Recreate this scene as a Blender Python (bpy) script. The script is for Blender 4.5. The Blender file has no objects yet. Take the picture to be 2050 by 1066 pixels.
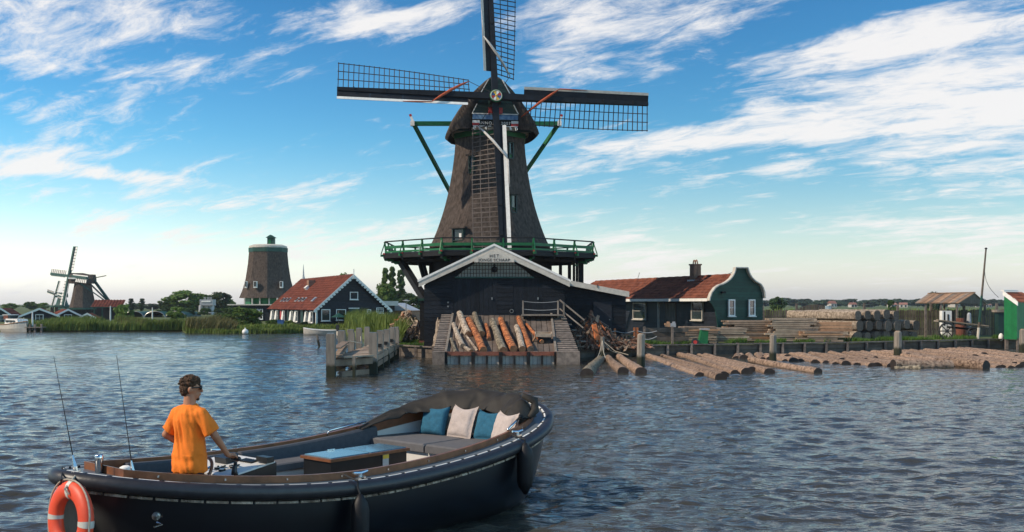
import bpy, bmesh, math, random
import numpy as np
from mathutils import Vector, Matrix, Euler, noise
R = math.radians
random.seed(7); rng = np.random.default_rng(7)
SC = bpy.context.scene; COL = SC.collection

# ------------------------------------------------------------------ camera
H, F, YH = 2.7, 2000.0, 608.0          # eye height (m), focal length and horizon row of a 2050 px wide frame
cd = bpy.data.cameras.new('camera'); cam = bpy.data.objects.new('camera', cd); COL.objects.link(cam)
cam.location = (0, 0, H); cam.rotation_euler = (R(90), 0, 0)
cd.sensor_width = 36.0; cd.lens = 36.0*F/2050.0; cd.shift_y = (YH-533.0)/2050.0
cd.clip_start = 0.1; cd.clip_end = 20000
SC.camera = cam

# ------------------------------------------------------------------ sun + sky
SUN_EL = R(39); SUN_DIR = Vector((-0.935, -0.355, 0)).normalized()      # towards the sun, on plan
sd = bpy.data.lights.new('sun', 'SUN'); so = bpy.data.objects.new('sun', sd); COL.objects.link(so)
sd.energy = 4.8; sd.angle = R(0.6); sd.color = (1.0, 0.87, 0.70)
sv = Vector((SUN_DIR.x*math.cos(SUN_EL), SUN_DIR.y*math.cos(SUN_EL), math.sin(SUN_EL)))
so.rotation_euler = sv.to_track_quat('Z', 'Y').to_euler(); so.location = sv*300
SC.view_settings.view_transform = 'Standard'; SC.view_settings.look = 'None'
SC.view_settings.exposure = 0.0; SC.view_settings.gamma = 1.0
SC.view_settings.use_curve_mapping = False

wd_ = bpy.data.worlds.new('World'); SC.world = wd_; wd_.use_nodes = True
wt = wd_.node_tree; wt.nodes.clear()
def wn(t, **k):
    n = wt.nodes.new(t)
    for a, b in k.items(): setattr(n, a, b)
    return n
def wl(a, b): wt.links.new(a, b)
def wmath(op, a, b=None, c=None):
    n = wn('ShaderNodeMath', operation=op)
    for i, v in enumerate((a, b, c)):
        if v is None: continue
        if isinstance(v, (int, float)): n.inputs[i].default_value = v
        else: wl(v, n.inputs[i])
    return n.outputs[0]
sky = wn('ShaderNodeTexSky', sky_type='NISHITA', sun_disc=False)
sky.sun_elevation = SUN_EL; sky.sun_rotation = -math.atan2(SUN_DIR.x, SUN_DIR.y)
sky.air_density = 1.0; sky.dust_density = 0.7; sky.ozone_density = 2.2; sky.altitude = 0
h0 = wn('ShaderNodeHueSaturation'); h0.inputs['Hue'].default_value = 0.5; h0.inputs['Saturation'].default_value = 1.12; wl(sky.outputs[0], h0.inputs['Color'])
gm = wn('ShaderNodeGamma'); gm.inputs['Gamma'].default_value = 1.5; wl(h0.outputs[0], gm.inputs['Color'])
tc = wn('ShaderNodeTexCoord'); sx = wn('ShaderNodeSeparateXYZ'); wl(tc.outputs['Generated'], sx.inputs[0])
KZ = 0.22
# deeper blue with height
tr_ = wn('ShaderNodeMapRange'); tr_.inputs['From Min'].default_value = 0.0; tr_.inputs['From Max'].default_value = 0.16; wl(sx.outputs[2], tr_.inputs['Value'])
tn = wn('ShaderNodeMix', data_type='RGBA', blend_type='MULTIPLY'); wl(tr_.outputs[0], tn.inputs[0]); wl(gm.outputs[0], tn.inputs[6]); tn.inputs[7].default_value = (0.56, 1.03, 1.0, 1)
# pale haze low over the horizon
bwn = wn('ShaderNodeRGBToBW'); wl(gm.outputs[0], bwn.inputs[0])
vc = wn('ShaderNodeVectorMath', operation='SCALE'); vc.inputs[0].default_value = (1.82, 1.74, 1.66); wl(bwn.outputs[0], vc.inputs['Scale'])
vm = wmath('MULTIPLY', wmath('POWER', 2.718, wmath('MULTIPLY', wmath('MAXIMUM', sx.outputs[2], 0.0), -1/0.055)), 0.97)
hs = wn('ShaderNodeMix', data_type='RGBA'); wl(vm, hs.inputs[0]); wl(tn.outputs[2], hs.inputs[6]); wl(vc.outputs[0], hs.inputs[7])
zc = wmath('ADD', wmath('MAXIMUM', sx.outputs[2], 0.0), KZ)
cu = wmath('DIVIDE', sx.outputs[0], zc); cv = wmath('DIVIDE', sx.outputs[1], zc)
cb = wn('ShaderNodeCombineXYZ'); wl(cu, cb.inputs[0]); wl(cv, cb.inputs[1])
def cloud_noise(rot, scale, nscale, detail, rough, dist, loc=(0, 0, 0)):
    mp = wn('ShaderNodeMapping', vector_type='TEXTURE'); mp.inputs['Rotation'].default_value = (0, 0, -rot)
    mp.inputs['Scale'].default_value = (1/scale[0], 1/scale[1], 1); mp.inputs['Location'].default_value = loc
    wl(cb.outputs[0], mp.inputs['Vector'])
    n = wn('ShaderNodeTexNoise'); n.inputs['Scale'].default_value = nscale; n.inputs['Detail'].default_value = detail
    n.inputs['Roughness'].default_value = rough; n.inputs['Distortion'].default_value = dist
    wl(mp.outputs[0], n.inputs['Vector']); return n.outputs[0]
n1 = cloud_noise(R(30), (0.50, 1.7, 1), 2.6, 9, 0.62, 0.45, (3.1, 1.7, 0))
n2 = cloud_noise(R(24), (0.6, 1.1, 1), 0.9, 4, 0.5, 0.2, (7.3, 2.2, 0))
n3 = cloud_noise(R(34), (0.75, 1.5, 1), 9.0, 8, 0.68, 0.5, (1.0, 9.0, 0))
dens = wmath('ADD', wmath('MULTIPLY', n1, 1.15), wmath('ADD', wmath('MULTIPLY', n2, 0.35), wmath('MULTIPLY', n3, 0.85)))     # mean 1.175
def plan(px, py):
    x, z = (px-1025)/F, (YH-py)/F; L = math.sqrt(x*x+1+z*z); x, y, z = x/L, 1/L, z/L
    return x/(z+KZ), y/(z+KZ)
# cloud banks of this afternoon (two points along each bank, half width, weight)
BANKS = [((1640, 200), (2250, 170), 0.26, 0.15), ((1720, 350), (2150, 270), 0.17, 0.16), ((1480, 150), (1960, 30), 0.07, 0.17), ((1650, 90), (2100, 0), 0.10, 0.06),
         ((1040, 60), (1560, 0), 0.15, 0.16), ((1060, 100), (1200, 150), 0.08, 0.13), ((560, 62), (800, 10), 0.05, 0.18), ((720, 75), (980, 10), 0.04, 0.17),
         ((-120, 50), (420, 30), 0.17, 0.20), ((-150, 305), (150, 330), 0.10, 0.20), ((0, 330), (400, 366), 0.045, 0.20), ((-60, 195), (120, 215), 0.08, 0.16), ((350, 70), (560, 30), 0.05, 0.12),
         ((1150, 290), (1440, 290), 0.06, 0.14), ((1470, 265), (1720, 290), 0.10, 0.15), ((1700, 480), (2200, 440), 0.30, 0.17), ((1500, 335), (1620, 345), 0.06, 0.14), ((1460, 215), (1600, 212), 0.04, 0.14),
         ((520, 500), (820, 478), 0.22, 0.16), ((120, 440), (240, 445), 0.12, 0.15), ((260, 480), (450, 462), 0.09, 0.14), ((1180, 520), (1380, 505), 0.25, 0.15), ((0, 150), (220, 145), 0.04, 0.12)]
for (a, b, hw, wgt) in BANKS:
    (u0, v0), (u1, v1) = plan(*a), plan(*b)
    L = math.hypot(u1-u0, v1-v0); ang = math.atan2(v1-v0, u1-u0)
    mp = wn('ShaderNodeMapping', vector_type='TEXTURE')
    mp.inputs['Location'].default_value = ((u0+u1)/2, (v0+v1)/2, 0); mp.inputs['Rotation'].default_value = (0, 0, ang)
    mp.inputs['Scale'].default_value = (L*0.78, hw*2.0, 1)
    wl(cb.outputs[0], mp.inputs['Vector'])
    ln = wn('ShaderNodeVectorMath', operation='LENGTH'); wl(mp.outputs[0], ln.inputs[0])
    mr = wn('ShaderNodeMapRange', interpolation_type='SMOOTHSTEP')
    mr.inputs['From Min'].default_value = 1.0; mr.inputs['From Max'].default_value = 0.15
    mr.inputs['To Min'].default_value = 0.0; mr.inputs['To Max'].default_value = wgt*1.25
    wl(ln.outputs['Value'], mr.inputs['Value'])
    dens = wmath('ADD', dens, mr.outputs[0])
cm = wn('ShaderNodeMapRange', interpolation_type='SMOOTHSTEP')
cm.inputs['From Min'].default_value = 1.175; cm.inputs['From Max'].default_value = 1.56
cm.inputs['To Min'].default_value = 0.0; cm.inputs['To Max'].default_value = 0.93
wl(dens, cm.inputs['Value'])
cmix = wn('ShaderNodeMix', data_type='RGBA'); wl(cm.outputs[0], cmix.inputs[0]); wl(hs.outputs[2], cmix.inputs[6])
cmix.inputs[7].default_value = (15.8, 15.4, 15.1, 1)
bg = wn('ShaderNodeBackground'); bg.inputs['Strength'].default_value = 0.062; wl(cmix.outputs[2], bg.inputs['Color'])
wo = wn('ShaderNodeOutputWorld'); wl(bg.outputs[0], wo.inputs['Surface'])

# ------------------------------------------------------------------ helpers
def pt(px, py, d): return Vector(((px-1025)*d/F, d, H+(YH-py)*d/F))
def wp(px, py, z=0.0): d = (H-z)*F/(py-YH); return pt(px, py, d)
MATS = {}
def mat(name, col, rough=0.75, var=0.25, scale=4.0, bump=0.25, col2=None, stretch=(1, 1, 1), rand=0.18, metal=0.0, detail=6,
        spec=0.4, fine=0.0, trans=0.0, bdist=0.02, lo=0.3, hi=0.7, wet=None):
    m = bpy.data.materials.new(name); m.use_nodes = True; nt = m.node_tree; nd = nt.nodes; lk = nt.links
    b = nd['Principled BSDF']; b.inputs['Roughness'].default_value = rough; b.inputs['Metallic'].default_value = metal
    b.inputs['Specular IOR Level'].default_value = spec
    g = nd.new('ShaderNodeNewGeometry'); mp = nd.new('ShaderNodeMapping'); mp.inputs['Scale'].default_value = stretch
    lk.new(g.outputs['Position'], mp.inputs['Vector'])
    n = nd.new('ShaderNodeTexNoise'); n.inputs['Scale'].default_value = scale; n.inputs['Detail'].default_value = detail
    n.inputs['Roughness'].default_value = 0.62; lk.new(mp.outputs[0], n.inputs['Vector'])
    r = nd.new('ShaderNodeValToRGB'); e = r.color_ramp.elements
    c2 = col2 if col2 else [min(1, c*(1+var)) for c in col]
    e[0].position = lo; e[0].color = tuple([c*(1-var) for c in col])+(1,)
    e[1].position = hi; e[1].color = tuple(c2)+(1,)
    lk.new(n.outputs[0], r.inputs[0])
    oi = nd.new('ShaderNodeObjectInfo'); mr = nd.new('ShaderNodeMapRange')
    mr.inputs['To Min'].default_value = 1-rand; mr.inputs['To Max'].default_value = 1+rand; lk.new(oi.outputs['Random'], mr.inputs['Value'])
    mx = nd.new('ShaderNodeMix'); mx.data_type = 'RGBA'; mx.blend_type = 'MULTIPLY'; mx.inputs[0].default_value = 1.0
    lk.new(r.outputs[0], mx.inputs[6]); lk.new(mr.outputs[0], mx.inputs[7])
    if wet:      # dark algae line where the water reaches
        sp_ = nd.new('ShaderNodeSeparateXYZ'); lk.new(g.outputs['Position'], sp_.inputs[0]); ad = nd.new('ShaderNodeMath'); ad.operation = 'MULTIPLY_ADD'
        lk.new(n.outputs[0], ad.inputs[0]); ad.inputs[1].default_value = -0.35; lk.new(sp_.outputs[2], ad.inputs[2])
        wr = nd.new('ShaderNodeMapRange'); wr.inputs['From Min'].default_value = wet-0.2; wr.inputs['From Max'].default_value = wet-0.06; lk.new(ad.outputs[0], wr.inputs['Value'])
        wx = nd.new('ShaderNodeMix'); wx.data_type = 'RGBA'; wx.inputs[6].default_value = (0.022, 0.024, 0.012, 1); lk.new(wr.outputs[0], wx.inputs[0]); lk.new(mx.outputs[2], wx.inputs[7]); mx = wx
    lk.new(mx.outputs[2], b.inputs['Base Color'])
    if bump > 0:
        n2 = nd.new('ShaderNodeTexNoise'); n2.inputs['Scale'].default_value = scale*(fine if fine else 2.5); n2.inputs['Detail'].default_value = 5
        lk.new(mp.outputs[0], n2.inputs['Vector'])
        bp = nd.new('ShaderNodeBump'); bp.inputs['Strength'].default_value = bump; bp.inputs['Distance'].default_value = bdist
        lk.new(n2.outputs[0], bp.inputs['Height']); lk.new(bp.outputs[0], b.inputs['Normal'])
    if trans > 0:
        t = nd.new('ShaderNodeBsdfTranslucent'); lk.new(mx.outputs[2], t.inputs['Color'])
        ms = nd.new('ShaderNodeMixShader'); ms.inputs[0].default_value = trans
        lk.new(b.outputs[0], ms.inputs[1]); lk.new(t.outputs[0], ms.inputs[2]); lk.new(ms.outputs[0], nd['Material Output'].inputs['Surface'])
    MATS[name] = m; return m
def glass(name, col=(0.02, 0.03, 0.035), rough=0.06):
    return mat(name, col, rough=rough, var=0.5, scale=1.2, bump=0.03, rand=0.3, spec=0.7)

OFF = {}
def tag(o, label=None, cat=None, group=None, kind=None):
    if label: o['label'] = label
    if cat: o['category'] = cat
    if group: o['group'] = group
    if kind: o['kind'] = kind
    return o
def thing(name, label, cat, loc, rz=None, group=None):
    """Empty at a thing's base. rz None: its parts are given in world coordinates; otherwise in its own frame."""
    o = bpy.data.objects.new(name, None); COL.objects.link(o); o.location = loc; o.empty_display_size = 0.2
    if rz is not None: o.rotation_euler = (0, 0, rz)
    OFF[o] = Vector(loc) if rz is None else Vector((0, 0, 0))
    return tag(o, label, cat, group)
def place(o, parent, M4):
    """link o with the transform M4 (in the frame of its thing)"""
    COL.objects.link(o)
    if parent is None: o.matrix_basis = M4; OFF[o] = Vector((0, 0, 0)); return o
    off = OFF[parent]; M4 = Matrix.Translation(-off) @ M4
    o.matrix_basis = M4; o.parent = parent
    if parent.type == 'MESH': o.matrix_parent_inverse = parent.matrix_basis.inverted()
    OFF[o] = off; return o
class MB:
    def __init__(s): s.v = []; s.f = []; s.m = []
    def add(s, vs, fs, mi=0):
        b = len(s.v); s.v += [tuple(v) for v in vs]; s.f += [tuple(b+i for i in f) for f in fs]; s.m += [mi]*len(fs); return s
    def box(s, c, size, rot=None, mi=0):
        c = Vector(c); x, y, z = [q/2 for q in size]
        vs = [Vector(p) for p in ((-x,-y,-z),(x,-y,-z),(x,y,-z),(-x,y,-z),(-x,-y,z),(x,-y,z),(x,y,z),(-x,y,z))]
        if rot is not None: vs = [rot @ v for v in vs]
        return s.add([v+c for v in vs], [(0,3,2,1),(4,5,6,7),(0,1,5,4),(1,2,6,5),(2,3,7,6),(3,0,4,7)], mi)
    def beam(s, p, q, w, h, mi=0, up=(0, 0, 1)):
        M4 = beam_m(p, q, 1, 1, up); L = (Vector(q)-Vector(p)).length
        return s.box((Vector(p)+Vector(q))/2, (L, w, h), M4.to_3x3().normalized(), mi)
    def tube(s, pts, rad, n=8, mi=0, cap=True, closed=False, jit=0.0, rnd=None):
        pts = [Vector(p) for p in pts]; N = len(pts)
        rad = [rad]*N if isinstance(rad, (int, float)) else rad
        vs = []; pu = None
        for i, p in enumerate(pts):
            a = pts[(i-1) % N] if (closed or i > 0) else p; b = pts[(i+1) % N] if (closed or i < N-1) else p
            t = (b-a).normalized() if (b-a).length > 1e-9 else Vector((0, 0, 1))
            if pu is None:
                pu = t.cross(Vector((0, 0, 1)));
                if pu.length < 1e-3: pu = t.cross(Vector((1, 0, 0)))
            pu = (pu-t*pu.dot(t)).normalized(); pv = t.cross(pu)
            for k in range(n):
                an = 2*math.pi*k/n; r = rad[i]*(1+(random.uniform(-jit, jit) if jit else 0))
                vs.append(p+(pu*math.cos(an)+pv*math.sin(an))*r)
        fs = []
        for i in range(N if closed else N-1):
            j = (i+1) % N
            for k in range(n): fs.append((i*n+k, i*n+(k+1) % n, j*n+(k+1) % n, j*n+k))
        if cap and not closed: fs += [tuple(range(n))[::-1], tuple((N-1)*n+k for k in range(n))]
        return s.add(vs, fs, mi)
    def grid(s, P, mi=0, closeu=False, closev=False):
        nu, nv = len(P), len(P[0]); vs = [v for row in P for v in row]; fs = []
        for i in range(nu if closeu else nu-1):
            for j in range(nv if closev else nv-1):
                a, b = (i+1) % nu, (j+1) % nv; fs.append((i*nv+j, a*nv+j, a*nv+b, i*nv+b))
        return s.add(vs, fs, mi)
    def prism(s, poly, ext, mi=0):
        """poly: 3-D outline, ext: extrusion vector"""
        n = len(poly); poly = [Vector(p) for p in poly]; e = Vector(ext)
        return s.add(poly+[p+e for p in poly], [tuple(range(n)), tuple(range(2*n-1, n-1, -1))]+[(i, i+n, (i+1) % n+n, (i+1) % n) for i in range(n)], mi)
    def ell(s, c, r, rot=None, nu=14, nv=9, mi=0):
        P = []
        for j in range(nv+1):
            ph = math.pi*j/nv; row = []
            for i in range(nu):
                th = 2*math.pi*i/nu; v = Vector((r[0]*math.sin(ph)*math.cos(th), r[1]*math.sin(ph)*math.sin(th), r[2]*math.cos(ph)))
                if rot is not None: v = rot @ v
                row.append(v+Vector(c))
            P.append(row)
        return s.grid(P, mi, closev=True)
    def caps(s, p, q, r0, r1, n=12, mi=0):
        """tapered capsule"""
        p, q = Vector(p), Vector(q); d = (q-p).normalized(); ps = []; rs = []
        for k in range(5): a = math.pi/2*(1-k/4); ps.append(p-d*r0*math.sin(a)); rs.append(max(r0*math.cos(a), 1e-4))
        for k in range(5): a = math.pi/2*k/4; ps.append(q+d*r1*math.sin(a)); rs.append(max(r1*math.cos(a), 1e-4))
        return s.tube(ps, rs, n, mi)
    def mesh(s, name, mats, smooth=False):
        me = bpy.data.meshes.new(name); me.from_pydata(s.v, [], s.f)
        for m in (mats if isinstance(mats, (list, tuple)) else [mats]): me.materials.append(MATS[m] if isinstance(m, str) else m)
        if any(s.m): me.polygons.foreach_set('material_index', s.m)
        bm = bmesh.new(); bm.from_mesh(me); bmesh.ops.recalc_face_normals(bm, faces=bm.faces); bm.to_mesh(me); bm.free()
        if smooth: me.polygons.foreach_set('use_smooth', [True]*len(me.polygons))
        return me
    def build(s, name, mats, parent=None, smooth=False, at=None):
        """one object; top-level ones keep their origin at `at` (or at their own foot)"""
        if parent is None:
            a = Vector(at) if at is not None else Vector((sum(v[0] for v in s.v)/len(s.v), sum(v[1] for v in s.v)/len(s.v), min(v[2] for v in s.v)))
            s.v = [tuple(Vector(v)-a) for v in s.v]; o = bpy.data.objects.new(name, s.mesh(name, mats, smooth)); place(o, None, Matrix.Translation(a))
            OFF[o] = a; return o
        o = bpy.data.objects.new(name, s.mesh(name, mats, smooth)); return place(o, parent, Matrix.Identity(4))
def beam_m(p, q, w, h, up=(0, 0, 1)):
    p, q = Vector(p), Vector(q); x = q-p; L = x.length; x.normalize(); u = Vector(up)
    if abs(x.dot(u)) > 0.99: u = Vector((0, 1, 0))
    y = u.cross(x).normalized(); z = x.cross(y)
    M4 = Matrix((x*L, y*w, z*h)).transposed().to_4x4(); M4.translation = (p+q)/2; return M4
UC = {}
def ucube(m):
    if m not in UC:
        me = MB().box((0, 0, 0), (1, 1, 1)).mesh('piece', m); UC[m] = me
    return UC[m]
def pbox(name, parent, c, size, m, rot=None):
    M4 = Matrix.Translation(Vector(c)) @ (rot.to_4x4() if rot is not None else Matrix.Identity(4)) @ Matrix.Diagonal((*size, 1))
    return place(bpy.data.objects.new(name, ucube(m)), parent, M4)
def pbeam(name, parent, p, q, w, h, m, up=(0, 0, 1)):
    return place(bpy.data.objects.new(name, ucube(m)), parent, beam_m(p, q, w, h, up))
def rot_z(a): return Matrix.Rotation(a, 3, 'Z')
def lerp(a, b, t): return a+(b-a)*t
def struct(o): return tag(o, kind='structure')

# ------------------------------------------------------------------ materials
mat('thatch', (0.088, 0.069, 0.059), 0.95, 0.5, 6, 1.0, stretch=(1, 1, 0.5), rand=0.05, fine=9, bdist=0.06, spec=0.1)
mat('black_wood', (0.011, 0.013, 0.019), 0.6, 0.35, 3, 0.25, rand=0.3, spec=0.3)
mat('tar_wood', (0.010, 0.010, 0.011), 0.7, 0.3, 3, 0.3, rand=0.2, spec=0.25)
mat('navy_wood', (0.0075, 0.010, 0.015), 0.65, 0.4, 3, 0.25, rand=0.3, spec=0.22)
mat('mill_green', (0.007, 0.115, 0.036), 0.5, 0.25, 3, 0.12, rand=0.12)
mat('bright_green', (0.007, 0.145, 0.045), 0.5, 0.2, 3, 0.15, rand=0.08)
mat('dark_green', (0.010, 0.055, 0.042), 0.55, 0.25, 3, 0.2, rand=0.22)
mat('deep_green', (0.008, 0.03, 0.025), 0.5, 0.25, 3, 0.15, rand=0.1)
mat('cream_paint', (0.50, 0.46, 0.40), 0.6, 0.16, 5, 0.15, rand=0.06)
mat('white_paint', (0.74, 0.72, 0.68), 0.55, 0.12, 5, 0.12, rand=0.05)
mat('red_paint', (0.42, 0.035, 0.03), 0.5, 0.2, 5, 0.1)
mat('cloth_red', (0.38, 0.075, 0.03), 0.85, 0.3, 9, 0.4)
mat('cloth_white', (0.58, 0.54, 0.5), 0.85, 0.2, 9, 0.4)
mat('lattice_dark', (0.045, 0.034, 0.032), 0.7, 0.3, 5, 0.2)
mat('lattice_brown', (0.13, 0.10, 0.085), 0.75, 0.3, 5, 0.2)
mat('yellow_paint', (0.62, 0.40, 0.05), 0.5, 0.15, 5, 0.1); mat('blue_paint', (0.03, 0.10, 0.28), 0.5, 0.2, 5, 0.1)
mat('sky_board', (0.03, 0.11, 0.30), 0.55, 0.3, 3.5, 0.1, col2=(0.22, 0.36, 0.5))
mat('grey_wood', (0.21, 0.175, 0.145), 0.85, 0.32, 2.5, 0.5, rand=0.2, stretch=(1.5, 1.5, 0.5), fine=6)
mat('post_wood', (0.215, 0.185, 0.155), 0.85, 0.38, 2.6, 0.6, rand=0.16, stretch=(3, 3, 0.35), fine=6, wet=0.42)
mat('plank_wood', (0.23, 0.165, 0.12), 0.85, 0.35, 2.5, 0.45, rand=0.3, fine=6)
mat('pale_plank', (0.36, 0.28, 0.21), 0.85, 0.3, 2.5, 0.45, rand=0.3, fine=6)
mat('warm_plank', (0.33, 0.19, 0.11), 0.8, 0.3, 2.5, 0.4, rand=0.2, fine=6)
mat('ramp_wood', (0.115, 0.088, 0.072), 0.8, 0.4, 2.5, 0.5, rand=0.28, fine=6)
mat('slat_wood', (0.16, 0.128, 0.108), 0.85, 0.45, 5, 0.6, rand=0.25, fine=6)
mat('rust_wood', (0.16, 0.055, 0.035), 0.8, 0.35, 4, 0.4)
mat('fence_wood', (0.10, 0.078, 0.062), 0.9, 0.35, 3, 0.4, rand=0.35)
mat('bark_orange', (0.22, 0.06, 0.022), 0.85, 0.3, 7, 1.0, col2=(0.62, 0.225, 0.085), rand=0.15, fine=3, bdist=0.08, lo=.4, hi=.62)
mat('bark_grey', (0.14, 0.115, 0.08), 0.9, 0.4, 8, 1.0, col2=(0.36, 0.30, 0.22), rand=0.2, fine=3, bdist=0.08, lo=.4, hi=.6)
mat('bark_pale', (0.27, 0.20, 0.15), 0.9, 0.35, 7, 1.0, col2=(0.52, 0.43, 0.34), rand=0.15, fine=3, bdist=0.08, lo=.38, hi=.6)
mat('bark_tan', (0.17, 0.10, 0.065), 0.9, 0.4, 8.5, 1.0, col2=(0.50, 0.345, 0.25), rand=0.18, fine=3, bdist=0.12, lo=.36, hi=.58, wet=-0.08)
mat('bark_stack', (0.20, 0.15, 0.11), 0.9, 0.35, 7, 1.0, col2=(0.42, 0.34, 0.265), rand=0.2, fine=3, bdist=0.08, lo=.36, hi=.62)
mat('cut_aged', (0.115, 0.085, 0.068), 0.9, 0.5, 11, 0.6, rand=0.35)
mat('cut_wood', (0.36, 0.17, 0.08), 0.8, 0.35, 8, 0.2); mat('cut_dark', (0.028, 0.02, 0.017), 0.7, 0.4, 8, 0.2)
mat('cut_grey', (0.30, 0.20, 0.135), 0.85, 0.6, 11, 0.6)
mat('scrap', (0.13, 0.062, 0.038), 0.85, 0.5, 5, 0.5, col2=(0.25, 0.12, 0.075), rand=0.5)
mat('scrap_orange', (0.42, 0.12, 0.04), 0.85, 0.4, 5, 0.5, rand=0.3)
mat('pantile', (0.155, 0.048, 0.03), 0.85, 0.4, 2.6, 0.6, col2=(0.27, 0.09, 0.05), rand=0.05, fine=7, spec=0.25)
mat('pantile_old', (0.115, 0.034, 0.024), 0.88, 0.45, 1.6, 0.6, col2=(0.205, 0.058, 0.036), rand=0.05, fine=7, spec=0.2)
mat('brick', (0.24, 0.13, 0.085), 0.85, 0.4, 7, 0.5, rand=0.05)
mat('leaf', (0.065, 0.14, 0.022), 0.6, 0.45, 0.5, 0, col2=(0.15, 0.235, 0.045), rand=0.3, trans=0.4, spec=0.3)
mat('leaf_dark', (0.026, 0.062, 0.02), 0.65, 0.5, 0.5, 0, col2=(0.065, 0.12, 0.032), rand=0.3, trans=0.35, spec=0.3)
mat('leaf_far', (0.06, 0.09, 0.055), 0.75, 0.4, 0.2, 0, rand=0.35, trans=0.15, spec=0.2)
mat('reed', (0.10, 0.165, 0.028), 0.6, 0.4, 0.8, 0, col2=(0.21, 0.27, 0.055), rand=0.05, trans=0.3, spec=0.3)
mat('reed_dry', (0.105, 0.115, 0.035), 0.7, 0.4, 0.8, 0, col2=(0.15, 0.13, 0.05), rand=0.05, trans=0.25, spec=0.3)
mat('grass_blade', (0.06, 0.14, 0.015), 0.6, 0.35, 1.2, 0, col2=(0.11, 0.2, 0.03), rand=0.05, trans=0.3, spec=0.3)
mat('flower', (0.45, 0.40, 0.05), 0.7, 0.3, 2, 0, trans=0.2)
mat('trunk', (0.09, 0.07, 0.055), 0.9, 0.3, 6, 0.6)
mat('chrome', (0.62, 0.62, 0.62), 0.18, 0.05, 5, 0, metal=1.0, rand=0)
mat('steel', (0.30, 0.29, 0.28), 0.4, 0.2, 8, 0.1, metal=0.8)
mat('rope', (0.36, 0.32, 0.26), 0.9, 0.2, 40, 0.3); mat('rope_dark', (0.02, 0.02, 0.022), 0.8, 0.2, 40, 0.3)
mat('rope_grey', (0.25, 0.26, 0.27), 0.9, 0.2, 40, 0.3)
glass('pane'); glass('pane_green', (0.05, 0.09, 0.09), 0.15)
mat('grey_metal', (0.34, 0.35, 0.37), 0.5, 0.15, 1, 0.1); mat('dark_metal', (0.03, 0.03, 0.032), 0.5, 0.2, 4, 0.1)
mat('far_wall', (0.5, 0.46, 0.42), 0.8, 0.15, 1, 0, rand=0.25); mat('far_roof', (0.22, 0.10, 0.075), 0.85, 0.2, 1, 0, rand=0.35)
mat('orange_post', (0.30, 0.10, 0.035), 0.8, 0.3, 5, 0.3)
mat('stone', (0.3, 0.28, 0.25), 0.9, 0.3, 5, 0.5)
# ------------------------------------------------------------------ water
wm = bpy.data.materials.new('water'); wm.use_nodes = True; nt = wm.node_tree; nd = nt.nodes; lk = nt.links
b = nd['Principled BSDF']; b.inputs['Base Color'].default_value = (0.045, 0.043, 0.035, 1); b.inputs['Roughness'].default_value = 0.07
b.inputs['IOR'].default_value = 1.34; b.inputs['Specular IOR Level'].default_value = 0.5
g = nd.new('ShaderNodeNewGeometry')
def wnoise(sc, stretch, det, dist=0.0):
    mp = nd.new('ShaderNodeMapping'); mp.inputs['Scale'].default_value = stretch; mp.inputs['Rotation'].default_value = (0, 0, R(14))
    lk.new(g.outputs['Position'], mp.inputs['Vector'])
    n = nd.new('ShaderNodeTexNoise'); n.inputs['Scale'].default_value = sc; n.inputs['Detail'].default_value = det
    n.inputs['Distortion'].default_value = dist; lk.new(mp.outputs[0], n.inputs['Vector']); return n.outputs[0]
bp1 = nd.new('ShaderNodeBump'); bp1.inputs['Strength'].default_value = 0.75; bp1.inputs['Distance'].default_value = 0.085
lk.new(wnoise(2.6, (0.55, 1.35, 1), 3, 0.5), bp1.inputs['Height'])
bp2 = nd.new('ShaderNodeBump'); bp2.inputs['Strength'].default_value = 0.5; bp2.inputs['Distance'].default_value = 0.022
lk.new(wnoise(10, (0.65, 1.3, 1), 4, 0.4), bp2.inputs['Height']); lk.new(bp1.outputs[0], bp2.inputs['Normal'])
lk.new(bp2.outputs[0], b.inputs['Normal'])
gst = nd.new('ShaderNodeMapRange'); gst.inputs['From Min'].default_value = 0.36; gst.inputs['From Max'].default_value = 0.64; gst.inputs['To Min'].default_value = 0.35; gst.inputs['To Max'].default_value = 1.0
lk.new(wnoise(0.11, (0.5, 1.3, 1), 2, 0.6), gst.inputs['Value']); lk.new(gst.outputs[0], bp1.inputs['Strength'])     # gusts: ruffled and calmer patches
MATS['water'] = wm
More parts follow.
